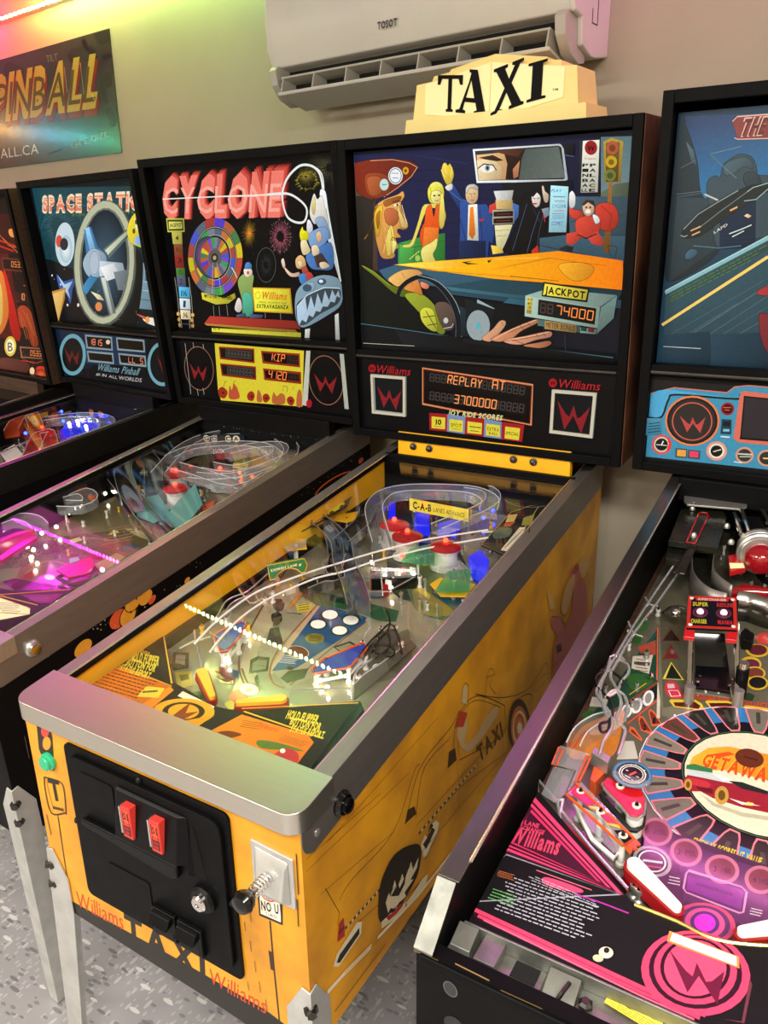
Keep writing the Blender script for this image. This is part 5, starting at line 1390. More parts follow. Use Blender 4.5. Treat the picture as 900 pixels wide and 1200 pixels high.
ARTS['getaway_playfield'] = """#gpf 0
B 5c5848 28 60 537 1250
P 1e4430 30.8,473.3 71.9,800.8 77.2,788.7 110,650.3 77.9,577.4 53.3,525.7
P~ 3c6a34 26.6,766.6 31.7,823 51,826.2 54.2,793.1 44.3,774.3
P~ 2c5c28 59.8,643.9 92.4,658.5 101.8,638.6 81.3,605.7
P~ 2c5c28 21.7,514.7 34.1,531.4 40,519.6 32.4,508.9
P~ 2c5c28 34.5,746.5 50.9,767.7 55.1,741.6
P a84a34 55.1,732.5 78,765.5 88.7,720.5 64.5,714.2
P c8c0ac 53.9,700.7 84.5,718.7 91.5,662.2 61,665.2
P 4a4640 60.1,686.1 85.6,695.3 86.9,685.2 62.2,678.4
T 302c20 5 68.1,660 89,663.2 60.2,699.1
P 7c3c24 77.9,577.4 110,650.3 111.7,643.1 80.6,567.5
L c8a018 2 76.7,594 93.8,634.9
P 141414 72.6,549.1 111.7,643.1 122,608.9 81.8,531.7
P c8c8bc 23.9,564.2 49.6,568.3 51.5,546.7 27.2,539.3
E e8e8e4 83.6,552.3 89.9,560.7 88.9,536.8
E 8a8a84 83.6,552.3 87.5,557.8 87.2,541.4
E e8e8e4 94.5,572 100.9,582.4 100.1,554.5
E 8a8a84 94.5,572 98.2,578.5 98.3,559.8
E e8e8e4 106.3,597.9 112.8,608.5 111.8,579.9
E 8a8a84 106.3,597.9 110.1,604.3 110,585.4
L d85030 2.4 92.7,522.7 121.6,601.2
P~ c87828 29.4,432.6 31.6,484 54.3,522.6 78.2,544.4 94.4,456.8 77.9,430 42.3,413.1
P~ e0a890 47.6,474.3 52.4,514.6 76.5,550.9 87.3,527.2 75.5,494.1
K c84838 3 34.9,435.2 40.2,477.6 54.2,508.4
P d0623c 105.2,539 104.6,549.4 111.1,548.8 133.3,517.6 130.4,512.9 115.3,516
P 6c2c1c 107.9,536.8 107.7,545.5 111.4,543.7 129.8,519.4 115.4,519.5
P d0623c 114.5,564.8 115.7,572.6 123,568.7 141.8,542 127.8,532.1
P 6c2c1c 117.2,562.4 117.9,568.1 123.3,563.4 138.3,543.9 127.5,537.2
P d0623c 99.5,505.3 98.1,518.3 104.5,517.8 123.4,496.3 121.4,492.1
P 6c2c1c 102.3,506.6 101.6,513.1 105.7,511.6 120.3,496.5
Y 28100c 127.7,539 131.1,542.3 125,551.7 1
Y 28100c 118.1,517.3 122.3,521 115.1,529.7 2
L e0603c 2 72,805.7 108,649.4
L c8c4b0 5 112.7,643.5 132.2,555
P 6e6a58 63.5,853.6 111.2,869.1 166.2,612.3 264.3,615.2 337.4,622.4 343.7,550.5 136.1,562.9 110,647.2
P 54523f 62.4,858.2 121.5,853.7 171.8,614.9 133.5,582.9
P 2c1c14 95.5,808.8 117.2,779 89.7,767
C 6a3020 1.6 93.4,812.7 118.7,777.4 89.2,764.4
P 6c2018 106.2,760.7 126.7,724.1 105.3,714.5
C 6a3020 1.6 104.2,764.3 129.5,721.1 104.1,709.8
P 1a1814 119.9,704.2 142.6,669.8 119.7,661.5
C d8c838 2.4 118,707.6 146.3,667.6 117.3,657.6
P~ c02c40 123.1,651.2 136.2,655.2 151.8,631.6 155.3,620.2 139.2,612.8 126.3,627.6
P c8b0b0 125.3,646.3 135,650.7 139.2,641.1 129,634.6
C e0d8d8 1.4 131.2,629.8 144.6,635.9 151.3,624 138.4,616.2
L d8d8c8 3 182.8,658.9 186.4,647.4
L d8d8c8 3 201.2,665.4 204.8,653.9
L b8b4a0 2 160.7,670.1 166.8,609
L b8b4a0 2 217.1,680.2 229.4,641.3
Y c84028 171.6,625.8 279,648 169.6,637.9 REDLINE RPM TO COLLECT
P c8b030 138.2,603.2 139.2,608.1 174.1,624 185.5,617.6 190.1,608.9 185.8,599.9 148.1,591.4
P 4a1c18 144.6,602.5 175.4,617.3 184.6,611.8 183.4,602.3 149.4,594.6
P c8b030 189.2,624.7 191.4,629.3 221.4,641.3 237.8,638 241.1,628.8 236.7,619.8 200.9,610.3
P 4a1c18 194.5,623.5 222.2,636.2 235.5,633.4 235,624.3 201.2,614
P c8b030 244.7,637.6 247,641.5 297.6,651.3 318.2,633.4 256,620
P 3a3a40 249.7,636.3 298.4,644.7 314.3,635 257.3,624
Y c84830 164,574 193.8,584.3 165,588.5 1ST GEAR
Y c84830 206.2,591.8 240.3,602.4 205.4,607.1 2ND GEAR
Y c84830 253.6,603.5 287.6,609.1 253.3,618.7 3RD GEAR
L d8d8c8 3 152.9,574.1 156.9,560.4
P 1c3a24 225.6,665.2 248,675.5 256.4,671.9 254.7,656.5 231.5,653.2
P~ b83c34 227.7,677.4 231.2,694.2 241.7,691.4 240.5,672 233.1,668.6
E c8a828 242.9,801.2 261.2,807.1 244.6,780.7
E 5c1c28 242.6,803.2 257,807.4 243.8,786.6
E c8a828 238.4,757.1 254.7,760.3 240.4,735.7
E 5c1c38 238.7,755.2 251.7,759 239.9,739.5
E c8a828 248,733.1 263.7,738.2 249.6,714.2
E 6c3020 248,733.1 260.8,736.9 249.1,717.8
E c8a828 255.6,707.2 271,712.3 257.3,687.1
E 181414 255.5,708.3 268.1,711.7 256.6,692.5
E c83c34 248.1,843.1 260.7,846.3 249.5,823.7
P 2c3c5c 204.6,899.3 246.5,907.6 248,896.2 209.1,884.2
E d8e4ec 290.1,477.4 133.6,427.4
E 101013 290.1,477.4 135,427.8
E 2a70a8 290.1,477.4 135.7,428.1
E 0d0d10 290.1,477.4 168.8,438.6
U 290.1,477.4 135.7,428.1 20
E 3c5c3a 290.1,477.4 191.1,445.8
E 0f140f 290.1,477.4 192.5,446.2
E cfcab0 290.1,477.4 194.6,446.9
G e8a02c d87818 194.8,459.2 197.4,487.3 214.1,516.7 239.4,531.7 292.7,538.4 311.2,500.2 299.6,483.4 247.6,481.4 202.8,460.1 | 206,509.8 299.6,483.4
P 2c6c3c 193.1,467.2 201.8,474.3 227.3,474.6 229.2,463.9 193.9,458.8
P b8c0c0 194.8,459.2 228.7,466.6 257.6,463.3 235.3,449.8 198.3,446.3
Y a83818 210.7,475.6 310.2,480.1 212.5,505.1 GETAWAY
Y e8a828 209.3,477.3 308.3,481.9 211.2,506.1 GETAWAY
Y c84a18 210.9,476.9 308.7,481.6 212.9,503.2 GETAWAY
P c84a18 220.1,504.1 241.3,520.2 250.7,518.5 233.2,502.7
E 5c2814 269.8,519.1 288.7,521.5 270.7,498.7
T 301008 1 259.9,522.9 282.3,522.9 260.2,515.4
P 8a1c28 195.9,433.8 198.1,447.7 220.8,451.3 245.1,454.5 268.5,460.1 335.1,464.9 338.5,430.4 305.7,422 274.9,417.5 237.5,417.9 220.8,423.4 206.3,416.4
P b02c34 198.9,443.7 223.4,446.9 231.3,442.3 227.9,432.3 208.6,431.4
P 5c1018 212.3,430.4 234.3,435.4 236.2,425.4 220.8,423.4
P 202018 251.1,460.2 267.7,465.3 302.2,462.5 301.4,455.4 269.7,452.4
P e8e4d8 229.2,463.9 242.8,467.6 257.6,463.3 244.6,457.1
P d8d8c8 256.5,427.1 273.5,427.3 296.4,430.4 274.2,422.4
E b08838 202.9,428.7 207.8,431 205.2,417.3
E 5c4010 202.9,428.7 205.3,429.8 204.2,422.3
E b08838 247.5,428.1 256.1,429.6 249.1,410.2
E 5c4010 247.5,428.1 252,428.6 248.4,418.4
P e0c070 279.7,430.3 287.9,431.6 287,425.9 279.1,423.4
P a8a48c 221.7,418.4 242.4,409.6 276.4,407.8 308.1,415.6 320.8,416.7 309,408.5 277.5,400.7 240.1,403.3
Y c8b828 228.6,326.8 309.7,330.1 229.6,338.2 FREEWAY SCORES LIT VALUE
P 1c1024 155,332.5 229.7,334.4 318.5,332.2 376.7,339.4 391.8,141.2 246.4,164.4 166.9,261.7
P 33183c 212.5,321.3 319.6,323.9 355.9,256.8 308.5,232.9 237,236.4
E a06070 184.3,326.8 203.5,328.9 186.6,302.8
E 5c2420 184.3,326.8 199.3,328.2 186,308.2
X 200c0c 174.1,319.3 198,326.2 172.8,328.6 1 MIL
E a06070 224.9,309.5 243.8,311.9 226.5,286.6
E 5c2420 224.9,309.5 239.5,311.2 226,291.8
X 200c0c 215.2,301.5 238.1,308.2 214.2,310.3 2 MIL
E a06070 269.2,302.5 288.8,305.2 270.1,279.5
E 5c2420 269.2,302.5 284.4,304.3 269.7,285.3
X 200c0c 259.8,294.3 282,300.1 259.2,302.8 3 MIL
E a06070 312.8,306.8 330.2,309.9 312.8,284.5
E 5c2420 312.8,306.8 325.9,309 312.7,289.9
X 200c0c 304.8,299.4 322.2,303 304.3,307.7 4 MIL
E 8c8c8c 190.3,276.8 213.4,280.1 193.9,252.8
E 18181a 190.3,276.8 209.3,279.5 193.2,256.9
R d0d0d0 2 190.3,276.8 206.1,279.2 192.5,260.9
T d8d8d8 1 176.1,277.6 204.5,286.1 178.1,267.2
T d84038 1 183,268.7 203.9,274.6 183.8,263.2
C c080a8 2 231.9,276 233.7,282.3 294.8,285.9 300.9,280.7 301.6,250.7 297.7,247.5 237.5,249 233.5,253.2
P 5c1c6c 234.6,275.2 297.1,280.8 298.3,253 237.2,253
T 3a1048 1 244.9,273.8 290.1,277.3 244.7,258.9
E b03c58 265,216.7 297.1,223.3 264.6,188.2
E 3c2050 265,216.7 291.6,222.1 264.7,192
E c04878 265,216.7 286.1,220.8 264.9,195.8
E 3c1c60 265,216.7 280.4,219.9 265.1,200.4
E c828c0 265,216.7 276.2,219.2 265.3,204.2
T c8c8c8 3 215.2,250.5 230.2,253.7 213.6,264.8
T c8c8c8 3 307.5,249.7 322.8,252.4 307.2,261.5"""
ARTS['getaway_apron'] = """#gpf 32
P 0b0a0d 13,294.9 186.8,181.5 240.3,176.5 281.1,172.4 332.1,190.4 374.2,215.9 385,84.9 300.6,71 228.2,72.4 14.7,63.6 9,86.8 16.6,234.9
P 3c0c24 17.7,282.7 172.9,186.2 25.6,180.2
C e83c68 4 23.1,279.5 173.1,185.4 25.6,186.6
C e83c68 2.4 28.7,269.2 158.9,187.9 28.1,192.8
C c82c58 2.4 33.4,259.3 146.1,190.5 30.5,199
P e04068 21.5,234.6 27.9,241.5 32.8,224.2
Y d83c60 33.8,233.7 52.7,235.5 33.4,240.9 LANE
Y d83c60 34.5,225 62.3,228.3 34.5,231.9 CHANGE
Y c83c5c 27.2,199.4 89,206.5 25.1,225.7 Williams
C 8c8c98 1.6 22.2,102.1 25,172.5 32.1,178.5 173.4,184.2
P 2c0818 14.2,91.6 32.3,92.1 226.2,79.9 277.4,79.6 278.3,75.2 228.2,72.4 38.5,78.5 25,84.2
L e83c60 5 28.2,89.2 225.5,83 287.6,83.3
L e83c60 4 36.2,83.6 226.8,77.8 283.2,77.8
L f06080 2 44.4,81.5 227.8,73.9 278.6,73.8
L c86070 1.4 73.8,172.9 142.2,175.2
P~ c84068 85.7,160.4 89.7,169.2 129.7,171.2 130,164.8 99.1,158.1
T a0a0aa 3 67.8,155.1 162.4,153.3 65.4,165
T a0a0aa 11 42.3,98.4 160.7,105.6 43.1,152.1
T 58a058 4 35.8,108.9 67.1,111.7 36.1,126.7
T c87038 4 32,142.9 56.7,146 30.9,152.5
K a02890 2 126.2,160.7 152.7,163.1 188.9,163.7
E d8c8b0 180,104.8 187.3,106.6 180.6,97.6
E 201814 179.8,107.7 182.7,108.4 180.2,104.1
E c8b090 174.3,94.4 179.7,95.3 174.4,90
E e83c60 269.1,126.1 321.2,136.4 267.8,74.5
E 28081c 268.8,127.6 313.5,136.3 267.5,82
E e83c60 268.5,129.1 308.2,136.8 267.3,86.6
E 28081c 268.2,130.6 301.7,137.1 267.1,92.7
E ec4468 268.2,130.6 297.8,136.4 267,95.8
W 5c1030 239.8,138.5 296,139.8 253.4,98.4
P e08040 234.6,161.7 306.7,163.8 309.3,149.9 235,147.3
P ded4c4 238.2,160.9 304.2,162.6 306.5,151.2 237.8,149.9
P 602c38 303.6,87.1 320.1,92.6 320.3,142.4 323.6,137.6 322.6,91.9"""  # magenta curve is the light strip's reflection, drawn into the print
ARTS['getaway_front'] = """#gfr 0
L 8a6a38 2 47.1,366.2 86.6,365.1
L 6a5028 2 -3.7,356.9 26.7,358.9
L 6a5028 1.4 99.6,359.7 144.9,361
L 5a5048 1.2 108,359.4 112.3,356.8
E 2a2a2a 42.1,327.2 50.1,326.5 42.3,317.7
R 4c4c4c 1.4 42.1,327.2 50.1,326.5 42.3,317.7
E 1c1c1c 46.4,278.5 57.9,280.2 46.6,267.4"""
ARTS['cyclone_playfield'] = """#cpf 0
B 6e6448 28 60 537 1250
P~ 5c5234 30,371.6 72.9,466.9 185.8,568.3 342.9,662.1 453.4,631 408.9,401.1 217.4,250.1
K 6a5a38 2 201.9,375.4 171.9,433.9 235.1,437.4 304.3,409.6
K 6a5a38 2 192.1,394.5 161.6,454.1 220.2,455
K 7c6c48 2 201.1,352.1 222.7,384.7 282.5,377.2 324.6,418.7
K 2a2418 2 149.5,352.1 160.8,404.6 117.8,486.3
P~ 8a2030 267.3,463.6 299.2,483.6 328.2,466.6 302,449.1
P d8c030 218.9,569.1 219.9,596.3 238.2,588 229.8,567.2
P 4c1848 168.9,281.6 189.5,301.9 411.3,338.9 389,298.2 284.8,260.3
P~ b0a070 231.6,614.9 308,620.4 370,607.8 358.2,589.9 285.2,597.5
P~ 6c4420 249.1,517.4 273.5,579.3 344.4,546.2 331,503.6
E 28d838 276.1,344.3 291.4,348 287.2,335.2
P 6c6c58 117.8,314.8 159.8,345.1 199.7,306.5 178.8,275.2
T 8c7c50 6 259.3,509.2 315.3,571.4 186.4,595.8
K b09c68 2 200.4,329.1 192.1,394.5 269.2,405.4 360.9,390.3 365,436.7
K 3a3020 2 149.8,375.8 155.9,439.2 246.2,454.3 253.9,506.9
K b09c68 2 161.8,466.8 184.8,528.2 272.1,552.8 297,615.8
K 3a3020 3 206.1,511.5 241.1,578.6 287.6,638.6
P 9c8c5c 325.5,430.5 331,503.6 370.4,497 382.8,422.2
P 5c3a24 128.7,427.3 151,474.8 188.7,466 166.3,419.2
P c8b878 145.7,498.3 157.1,522.8 181.7,513.8 170.3,489.6
P 2a4c48 311.8,519.6 325.1,562.9 365.5,555.4 351.9,512.7
P 8a2a24 200.1,317.8 211.1,345.2 241,341.8 234.7,311.4
Z 120 8c7c50 16.2,442.4 489.5,459.1
Z 60 c83820 -30.9,448.8 318.8,474.2
P~ 3a4a48 207.7,802.7 205.4,919.7 334.8,812.7 383.7,678.1 357.7,595.5
P~ 3c1814 107.1,1060.4 157.1,1185.2 279.3,1194.3 340.2,1050.1 269.2,975.5
P~ a06828 192.6,1109.7 218.9,1189.8 301.6,1167.7 306.8,1053.2
P c8c030 86.2,1342.5 171.6,1322.6 317.5,1243.9 372.7,1194.2 346.4,1327.6 273.5,1339.4 152.4,1345.5
P~ 202018 296.8,1309.8 322.2,1328.3 352.6,1283.8 330.7,1266.8
P c8c040 186.2,1090.1 240,1101.9 264.9,1069.7 208.7,1061.5
T 202008 1 199.2,1084.8 240.9,1093.8 217.6,1064.9
Z 80 c83820 56.5,1111.9 410.9,985.6
Z 60 d8d8d0 30.3,1138.7 518.5,942.3"""
ARTS['cyclone_apron'] = """#cpf 34
P 2a0c30 206.4,159.9 274,221.1 311.6,228.1 442.6,293.1 456.1,255.4 470.2,192.3 292.4,108.9
P 7c1c68 347.9,224.9 436,270.3 449.5,233.3 418,218.7
L d87838 3 301.2,203.5 438,291
L d89838 2.4 305.6,200.6 426.1,213.1
P e0d8b0 315.7,133.7 314.5,194.8 403.2,197.7 426.4,194.6 443.9,180 374.3,107.2
C c88030 1.4 315.7,133.7 314.5,194.8 422.5,197.4 444.8,180.4
T 4c3818 6 378,153.6 426.3,171.8 327.3,181.4
T 9c4c98 3 382.6,211.8 437,237 373.3,228.8"""
ARTS['cyclone_side'] = """#csd 0
E c85028 309.3,366.5 333.2,366.7 305.4,345.7
E 1c1408 336.8,362.2 363.6,364.2 332,335.9
E d0902c 335,363 357.4,365.9 331,340.9
E d0902c 354.4,388.3 377.3,389.6 351,369.9
R 1c1408 2 354.4,388.3 378.6,389.6 350.6,367.8
E d0902c 389.5,384.2 408.8,387.4 386.7,368.2
E c85028 406,371.3 417.3,373.9 404.4,362.1
E d0902c 212.2,342.5 234.5,344 208.9,325.5
E d08c2c 515.3,374.7 524.4,375.8 514.2,367.9
E 201808 344.1,367.4 346.1,367.6 343.5,363.7
E 201808 364.8,392.3 366.8,392.5 364.1,388.6
Z 40 b0a890 124.1,354.4 567,426.3
R b84c20 5 1117.8,436.3 1211.4,437.6 1100.5,413.1
Z 40 988c60 958.4,421 1299.2,511.2
E b04028 1254.9,474.1 1268.2,475.4 1254.3,465.5"""
ARTS['station_playfield'] = """#spf 0
B 2a2838 28 60 537 1250
P~ 1c2c98 -27.2,1071 -91.5,1163.9 57.1,1168.5 241.8,1107.9 323.5,986.6 178.9,970.2
P~ 5c1420 -225.4,981.4 -227.3,1072.5 16.1,975.9 3.1,914.6
P~ 4c4c58 140.9,701.8 76.5,843.3 16.1,975.9 308.3,784.4 387.1,668.4
P~ 6a6c50 216.4,1124.1 188.8,1197.7 256.8,1228.3 303.4,1122.5
E e0a838 -280.6,1096.5 -264.4,1103.6 -206.7,1056.9
E f0e8c0 -280.6,1096.5 -272,1100.3 -238.4,1073.9
Z 90 e06040 256.7,690.2 -36.6,1188.1
Z 60 e8e8e8 256.7,690.2 104.1,1312.4
P 3c6840 264.4,671.6 255.9,735.4 308.4,716 344.5,646.7"""
ARTS['taxi_plastics'] = """#tpf 42
R b8a070 1.6 420.1,1178.6 485.6,1198.3 446.7,1104.2
X b8a070 369.3,1158.1 475.9,1181.1 351.1,1206.6 SPINOUT
C c8a848 1.6 425.5,870.2 498.8,840.7 465.7,1118.4 446.7,1116.9 417.5,1060.8
P 9c9440 457.2,1040.8 473.8,1071.9 489.3,1007.3 469.3,998.9
P c85030 428.8,993.4 449,1013.6 447.1,983.8 433,977.8
P e0c068 417.8,1042.5 436.4,1056.4 445,1011.9 428.7,999.2
P~ 3c5c50 425.4,935 429,970.4 457.2,970.9 464.9,929.9 441.5,909
P d8d4c0 476,861 469.2,987.4 482,992.8 492.3,941.6 494.7,858.9
L 141414 2 479.9,872.9 481.1,981.1"""

# ------------------------------------------------------------------ machines
print_mat('print_digit', 1.0, .3, 0, .1, .1); print_mat('print_matte', 0, .55, 0, 1, .25)
print_mat('print_glow', .6, .3, 0, .2, .15)
W, L, BW = .565, 1.308, .7345
class Machine:
    def __init__(s, name, label, x, y, z, rz, tilt, lean, bv=1.1409, bz=.6189, bh=.7395, Hf=.4297, Hb=.5992, dF=.075, dB=.122, bd=.20):
        s.lean, s.bv, s.bz, s.bh, s.Hf, s.Hb, s.dF, s.dB, s.bd, s.z = lean, bv, bz, bh, Hf, Hb, dF, dB, bd, z; s.tilt = tilt; s.vmax = 1.14 if bv < 1.16 else 1.252
        r = D.objects.new(name, None); COL.objects.link(r); r.empty_display_size = .1
        Rm = RZ(rz) @ RX(tilt)
        r.location = Vector((x, y, z + FLOOR)) - Rm @ Vector((0, 0, FLOOR)); r.rotation_euler = (tilt, 0, rz)
        r['label'] = label; r['category'] = 'pinball machine'; s.root = r
    def H(s, v): return s.Hf + (s.Hb - s.Hf) * v / L
    def c(s, u, v, w): return (u, v, w + FLOOR)
    def pf(s, u, v, h=0):
        u = min(W-.0185, max(.0185, u)); v = max(.02, min(v, s.vmax))      # nothing reaches through the cabinet sides
        return (u, v, s.H(v) - (s.dF + (s.dB - s.dF) * v / 1.3) + h + FLOOR)
    def gl(s, u, v, h=0): return (u, v, s.H(v) - .008 + h + FLOOR)
    def bb(s, a, d, h): return (W/2 - BW/2 + a, s.bv + d*cos(s.lean) - h*sin(s.lean), s.bz + d*sin(s.lean) + h*cos(s.lean) + FLOOR)
    def cab(s, paint, inside, nose=None):
        mb = MB()
        for u0, u1, mi_, mo in ((0, .018, inside, paint), (W-.018, W, inside, paint)):
            prof = [(0, 0), (L, 0), (L, s.Hb-.003), (.06, s.H(.06)-.003), (0, s.Hf-(nose or .003))]
            out_u, in_u = (u0, u1) if u0 == 0 else (u1, u0)
            a = [s.c(out_u, v, w) for v, w in prof]; b = [s.c(in_u, v, w) for v, w in prof]
            if u0 == 0: a, b = a, b
            mb.poly(a, [(0, 4, 3, 2, 1)] if u0 == 0 else [(0, 1, 2, 3, 4)], mo); mb.poly(b, [(0, 1, 2, 3, 4)] if u0 == 0 else [(0, 4, 3, 2, 1)], mi_)
            mb.poly(a + b, [(3, 2, 7, 8), (4, 3, 8, 9), (0, 5, 6, 1), (1, 2, 7, 6), (0, 4, 9, 5)], paint)
        mb.box(s.c(.018, 0, 0), s.c(W-.018, .018, s.Hf-.035-(.012 if nose else 0)), paint)
        mb.box(s.c(.018, L-.018, 0), s.c(W-.018, L, s.Hb-.01), paint)
        mb.box(s.c(.018, .018, 0), s.c(W-.018, L-.018, .012), 'dark_void')
        return mb.build('cabinet', s.root)
    def rails(s, m='dull_steel', front=0.0, top=.026, drop=.082):
        for sd in (0, 1):
            mb = MB(); u0, u1 = (-.002, 0) if not sd else (W, W+.002)
            pr = [(front+.006, s.H(front)-drop+.03)]
            for i in range(7):
                t = pi + (pi/2)*i/6; pr.append((front+.03+.03*cos(t), s.H(front)-drop+.03+.03*sin(t)+.003))
            pr = pr[1:] + [(L, s.H(L)-drop), (L, s.H(L)), (front, s.H(front))]
            mb.prism([s.c(u0, v, w) for v, w in pr], [s.c(u1, v, w) for v, w in pr], m)
            a, b = (-.002, top) if not sd else (W-top, W+.002)
            q = [(front, 0), (L, 0)]
            lo = [s.c(a, front, s.H(front)-.002), s.c(b, front, s.H(front)-.002), s.c(b, L, s.H(L)-.002), s.c(a, L, s.H(L)-.002)]
            mb.prism(lo, [(p[0], p[1], p[2]+.003) for p in lo], m)
            i0, i1 = (top-.003, top) if not sd else (W-top, W-top+.003)
            lo = [s.c(i0, front+.05, s.H(front+.05)-.014), s.c(i1, front+.05, s.H(front+.05)-.014), s.c(i1, L-.1, s.H(L-.1)-.014), s.c(i0, L-.1, s.H(L-.1)-.014)]
            mb.prism(lo, [(p[0], p[1], p[2]+.0145) for p in lo], 'black_plastic')
            o = mb.build('side_rail', s.root, .0012)
            e = MB(); uu = top if not sd else W-top; e.tube([s.c(uu, front+.03, s.H(front+.03)+.0005), s.c(uu, L-.02, s.H(L-.02)+.0005)], .0022, 'rail_edge', 8); e.build('rail_edge', o)
    def lockbar(s, m='brushed_steel'):
        mb = MB(); e = .006; r = .028; v0, v1 = -.014, .070
        out = [(W+e, v1), (-e, v1)]
        for cx, t0 in ((-e+r, pi), (W+e-r, 1.5*pi)):
            for i in range(7): t = t0 + (pi/2)*i/6; out.append((cx + r*cos(t), v0 + r + r*sin(t)))
        out.reverse()
        lo = [s.c(u, v, s.H(0)-.030 + (s.H(v)-s.H(0))*.6) for u, v in out]; hi = [s.c(u, v, s.H(v)+.004) for u, v in out]
        mb.prism(lo[::-1], hi[::-1], m)
        o = mb.build('lock_bar', s.root, .005, seg=3); o['label'] = 'brushed steel lock bar across the front'
        return o
    def glass(s, v0=.07, v1=1.128):
        mb = MB(); q = [(.022, v0), (W-.022, v0), (W-.022, v1), (.022, v1)]
        mb.prism([s.gl(u, v, -.004) for u, v in q], [s.gl(u, v, 0) for u, v in q], 'playfield_glass')
        return mb.build('playfield_glass', s.root, flat=True)
    def leg(s, right, front, top=.125, m='galvanised', lean=.02):
        mb = MB(); sx = 1 if right else -1; cu = W+.004 if right else -.004; cv = -.004 if front else L+.004; sy = 1 if front else -1
        zb = -FLOOR + .0015 - (s.z + (cv - sy*lean - (0 if front else 0)) * sin(s.tilt)) / cos(s.tilt) + abs(.05 * sin(s.tilt))
        for ax in (0, 1):
            pr = [(0, top), (.016, top+.004), (.046, top-.05), (.046, 0), (.034, zb+.05), (.028, zb), (0, zb)]
            A = []; B = []
            for a, w in pr:
                k = 0 if w > -.01 else lean * (-w) / FLOOR
                u = cu - sx*a if ax == 0 else cu; v = cv if ax == 0 else cv + sy*a
                A.append(s.c(u + sx*k, v - sy*k, w)); B.append(s.c(u + sx*k + (0 if ax == 0 else -sx*.003), v - sy*k + (sy*.003 if ax == 0 else 0), w))
            mb.prism(A, B, m)
        o = mb.build('leg', s.root, .001)
        for w in (top-.035, top-.077):
            b = MB(); p = Vector(s.c(cu-sx*.006, cv+sy*.006, w)); d = Vector((sx, -sy, 0)).normalized()
            b.cyl(p - d*.004, p + d*.006, .0105, 'dark_steel', 8); b.cyl(p + d*.006, p + d*.014, .0075, 'dark_steel', 6); b.build('bolt', o)
        return o
    def backbox(s, paint=None, side='black_paint', trim='black_satin', split=(.212, .235), t=.018, top_t=.018):
        P = s.bb; mb = MB(); bw, bh, bd = BW, s.bh, s.bd
        def slab(a0, d0, h0, a1, d1, h1, m, mb=mb):
            pts = [P(a0,d0,h0),P(a1,d0,h0),P(a1,d1,h0),P(a0,d1,h0),P(a0,d0,h1),P(a1,d0,h1),P(a1,d1,h1),P(a0,d1,h1)]
            mb.poly(pts, [(0,3,2,1),(4,5,6,7),(0,1,5,4),(1,2,6,5),(2,3,7,6),(3,0,4,7)], m)
        slab(0, .004, 0, t, bd, bh, side); slab(bw-t, .004, 0, bw, bd, bh, side)
        slab(t, .004, bh-top_t, bw-t, bd, bh, side); slab(t, .004, 0, bw-t, bd, .016, side); slab(t, bd-.012, .016, bw-t, bd, bh-top_t, side)
        o = mb.build('backbox', s.root, .002)
        if paint:
            k = MB(); slab(-.0015, .006, .001, 0, bd, bh-.001, paint, k); k.build('side_panel', o); k = MB(); slab(bw, .006, .001, bw+.0015, bd, bh-.001, paint, k); k.build('side_panel', o)
        f = MB()
        for a0, h0, a1, h1 in ((0, 0, t+.004, bh), (bw-t-.004, 0, bw, bh), (t+.004, bh-top_t-.006, bw-t-.004, bh), (t+.004, 0, bw-t-.004, .02)):
            slab(a0, -.004, h0, a1, .005, h1, trim, f)
        f.build('backbox_frame', s.root, .002)
        f = MB(); slab(t+.004, .0, split[0], bw-t-.004, .034, split[1], trim, f); slab(t+.004, -.003, split[0]+.004, bw-t-.004, 0, split[0]+.010, 'dark_steel', f)
        f.build('glass_molding', s.root, .0015)
        return slab
    def panel(s, name, key, a0, h0, a1, h1, d, m, art_label=None, body='black_plastic', lit=None):
        P = s.bb; mb = MB(); pts = [(a0,h0),(a1,h0),(a1,h1),(a0,h1)]
        mb.prism([P(a, d+.006, h) for a, h in pts], [P(a, d+.0002, h) for a, h in pts], body); o = mb.build(name, s.root, flat=True)
        ab = MB(); DIGIT[0] = 1; draw(ab, key, lambda a, b, h: P(min(a1, max(a0, a)), d - h, min(h1, max(h0, b))), m); ab.build('artwork', o, flat=True); return o
    def fan(s, name, key, mbargs): pass
DIGIT = [1]
def plate(M, pts, h0, h1, m, name=None, parent=None, mb=None, bevel=0):
    """Flat piece lying parallel to the playfield between two heights."""
    b = mb or MB(); b.prism([M.pf(u, v, h0) for u, v in pts], [M.pf(u, v, h1) for u, v in pts], m)
    if name: return b.build(name, parent or M.root, bevel)
def outline(M, pts, h, r, m, mb, closed=True):
    mb.tube([M.pf(u, v, h) for u, v in pts], r, m, 5, closed)
def post(M, mb, u, v, h, r=.004, m='white_plastic', top='chrome'):
    mb.lathe(M.pf(u, v, 0), (0, 0, 1), [(r*1.6, 0), (r*1.6, .004), (r, .006), (r, h-.006), (r*1.5, h-.005), (r*1.5, h)], m, 8)
    mb.cyl(M.pf(u, v, h), M.pf(u, v, h+.004), r*.9, top, 6, r*.5)
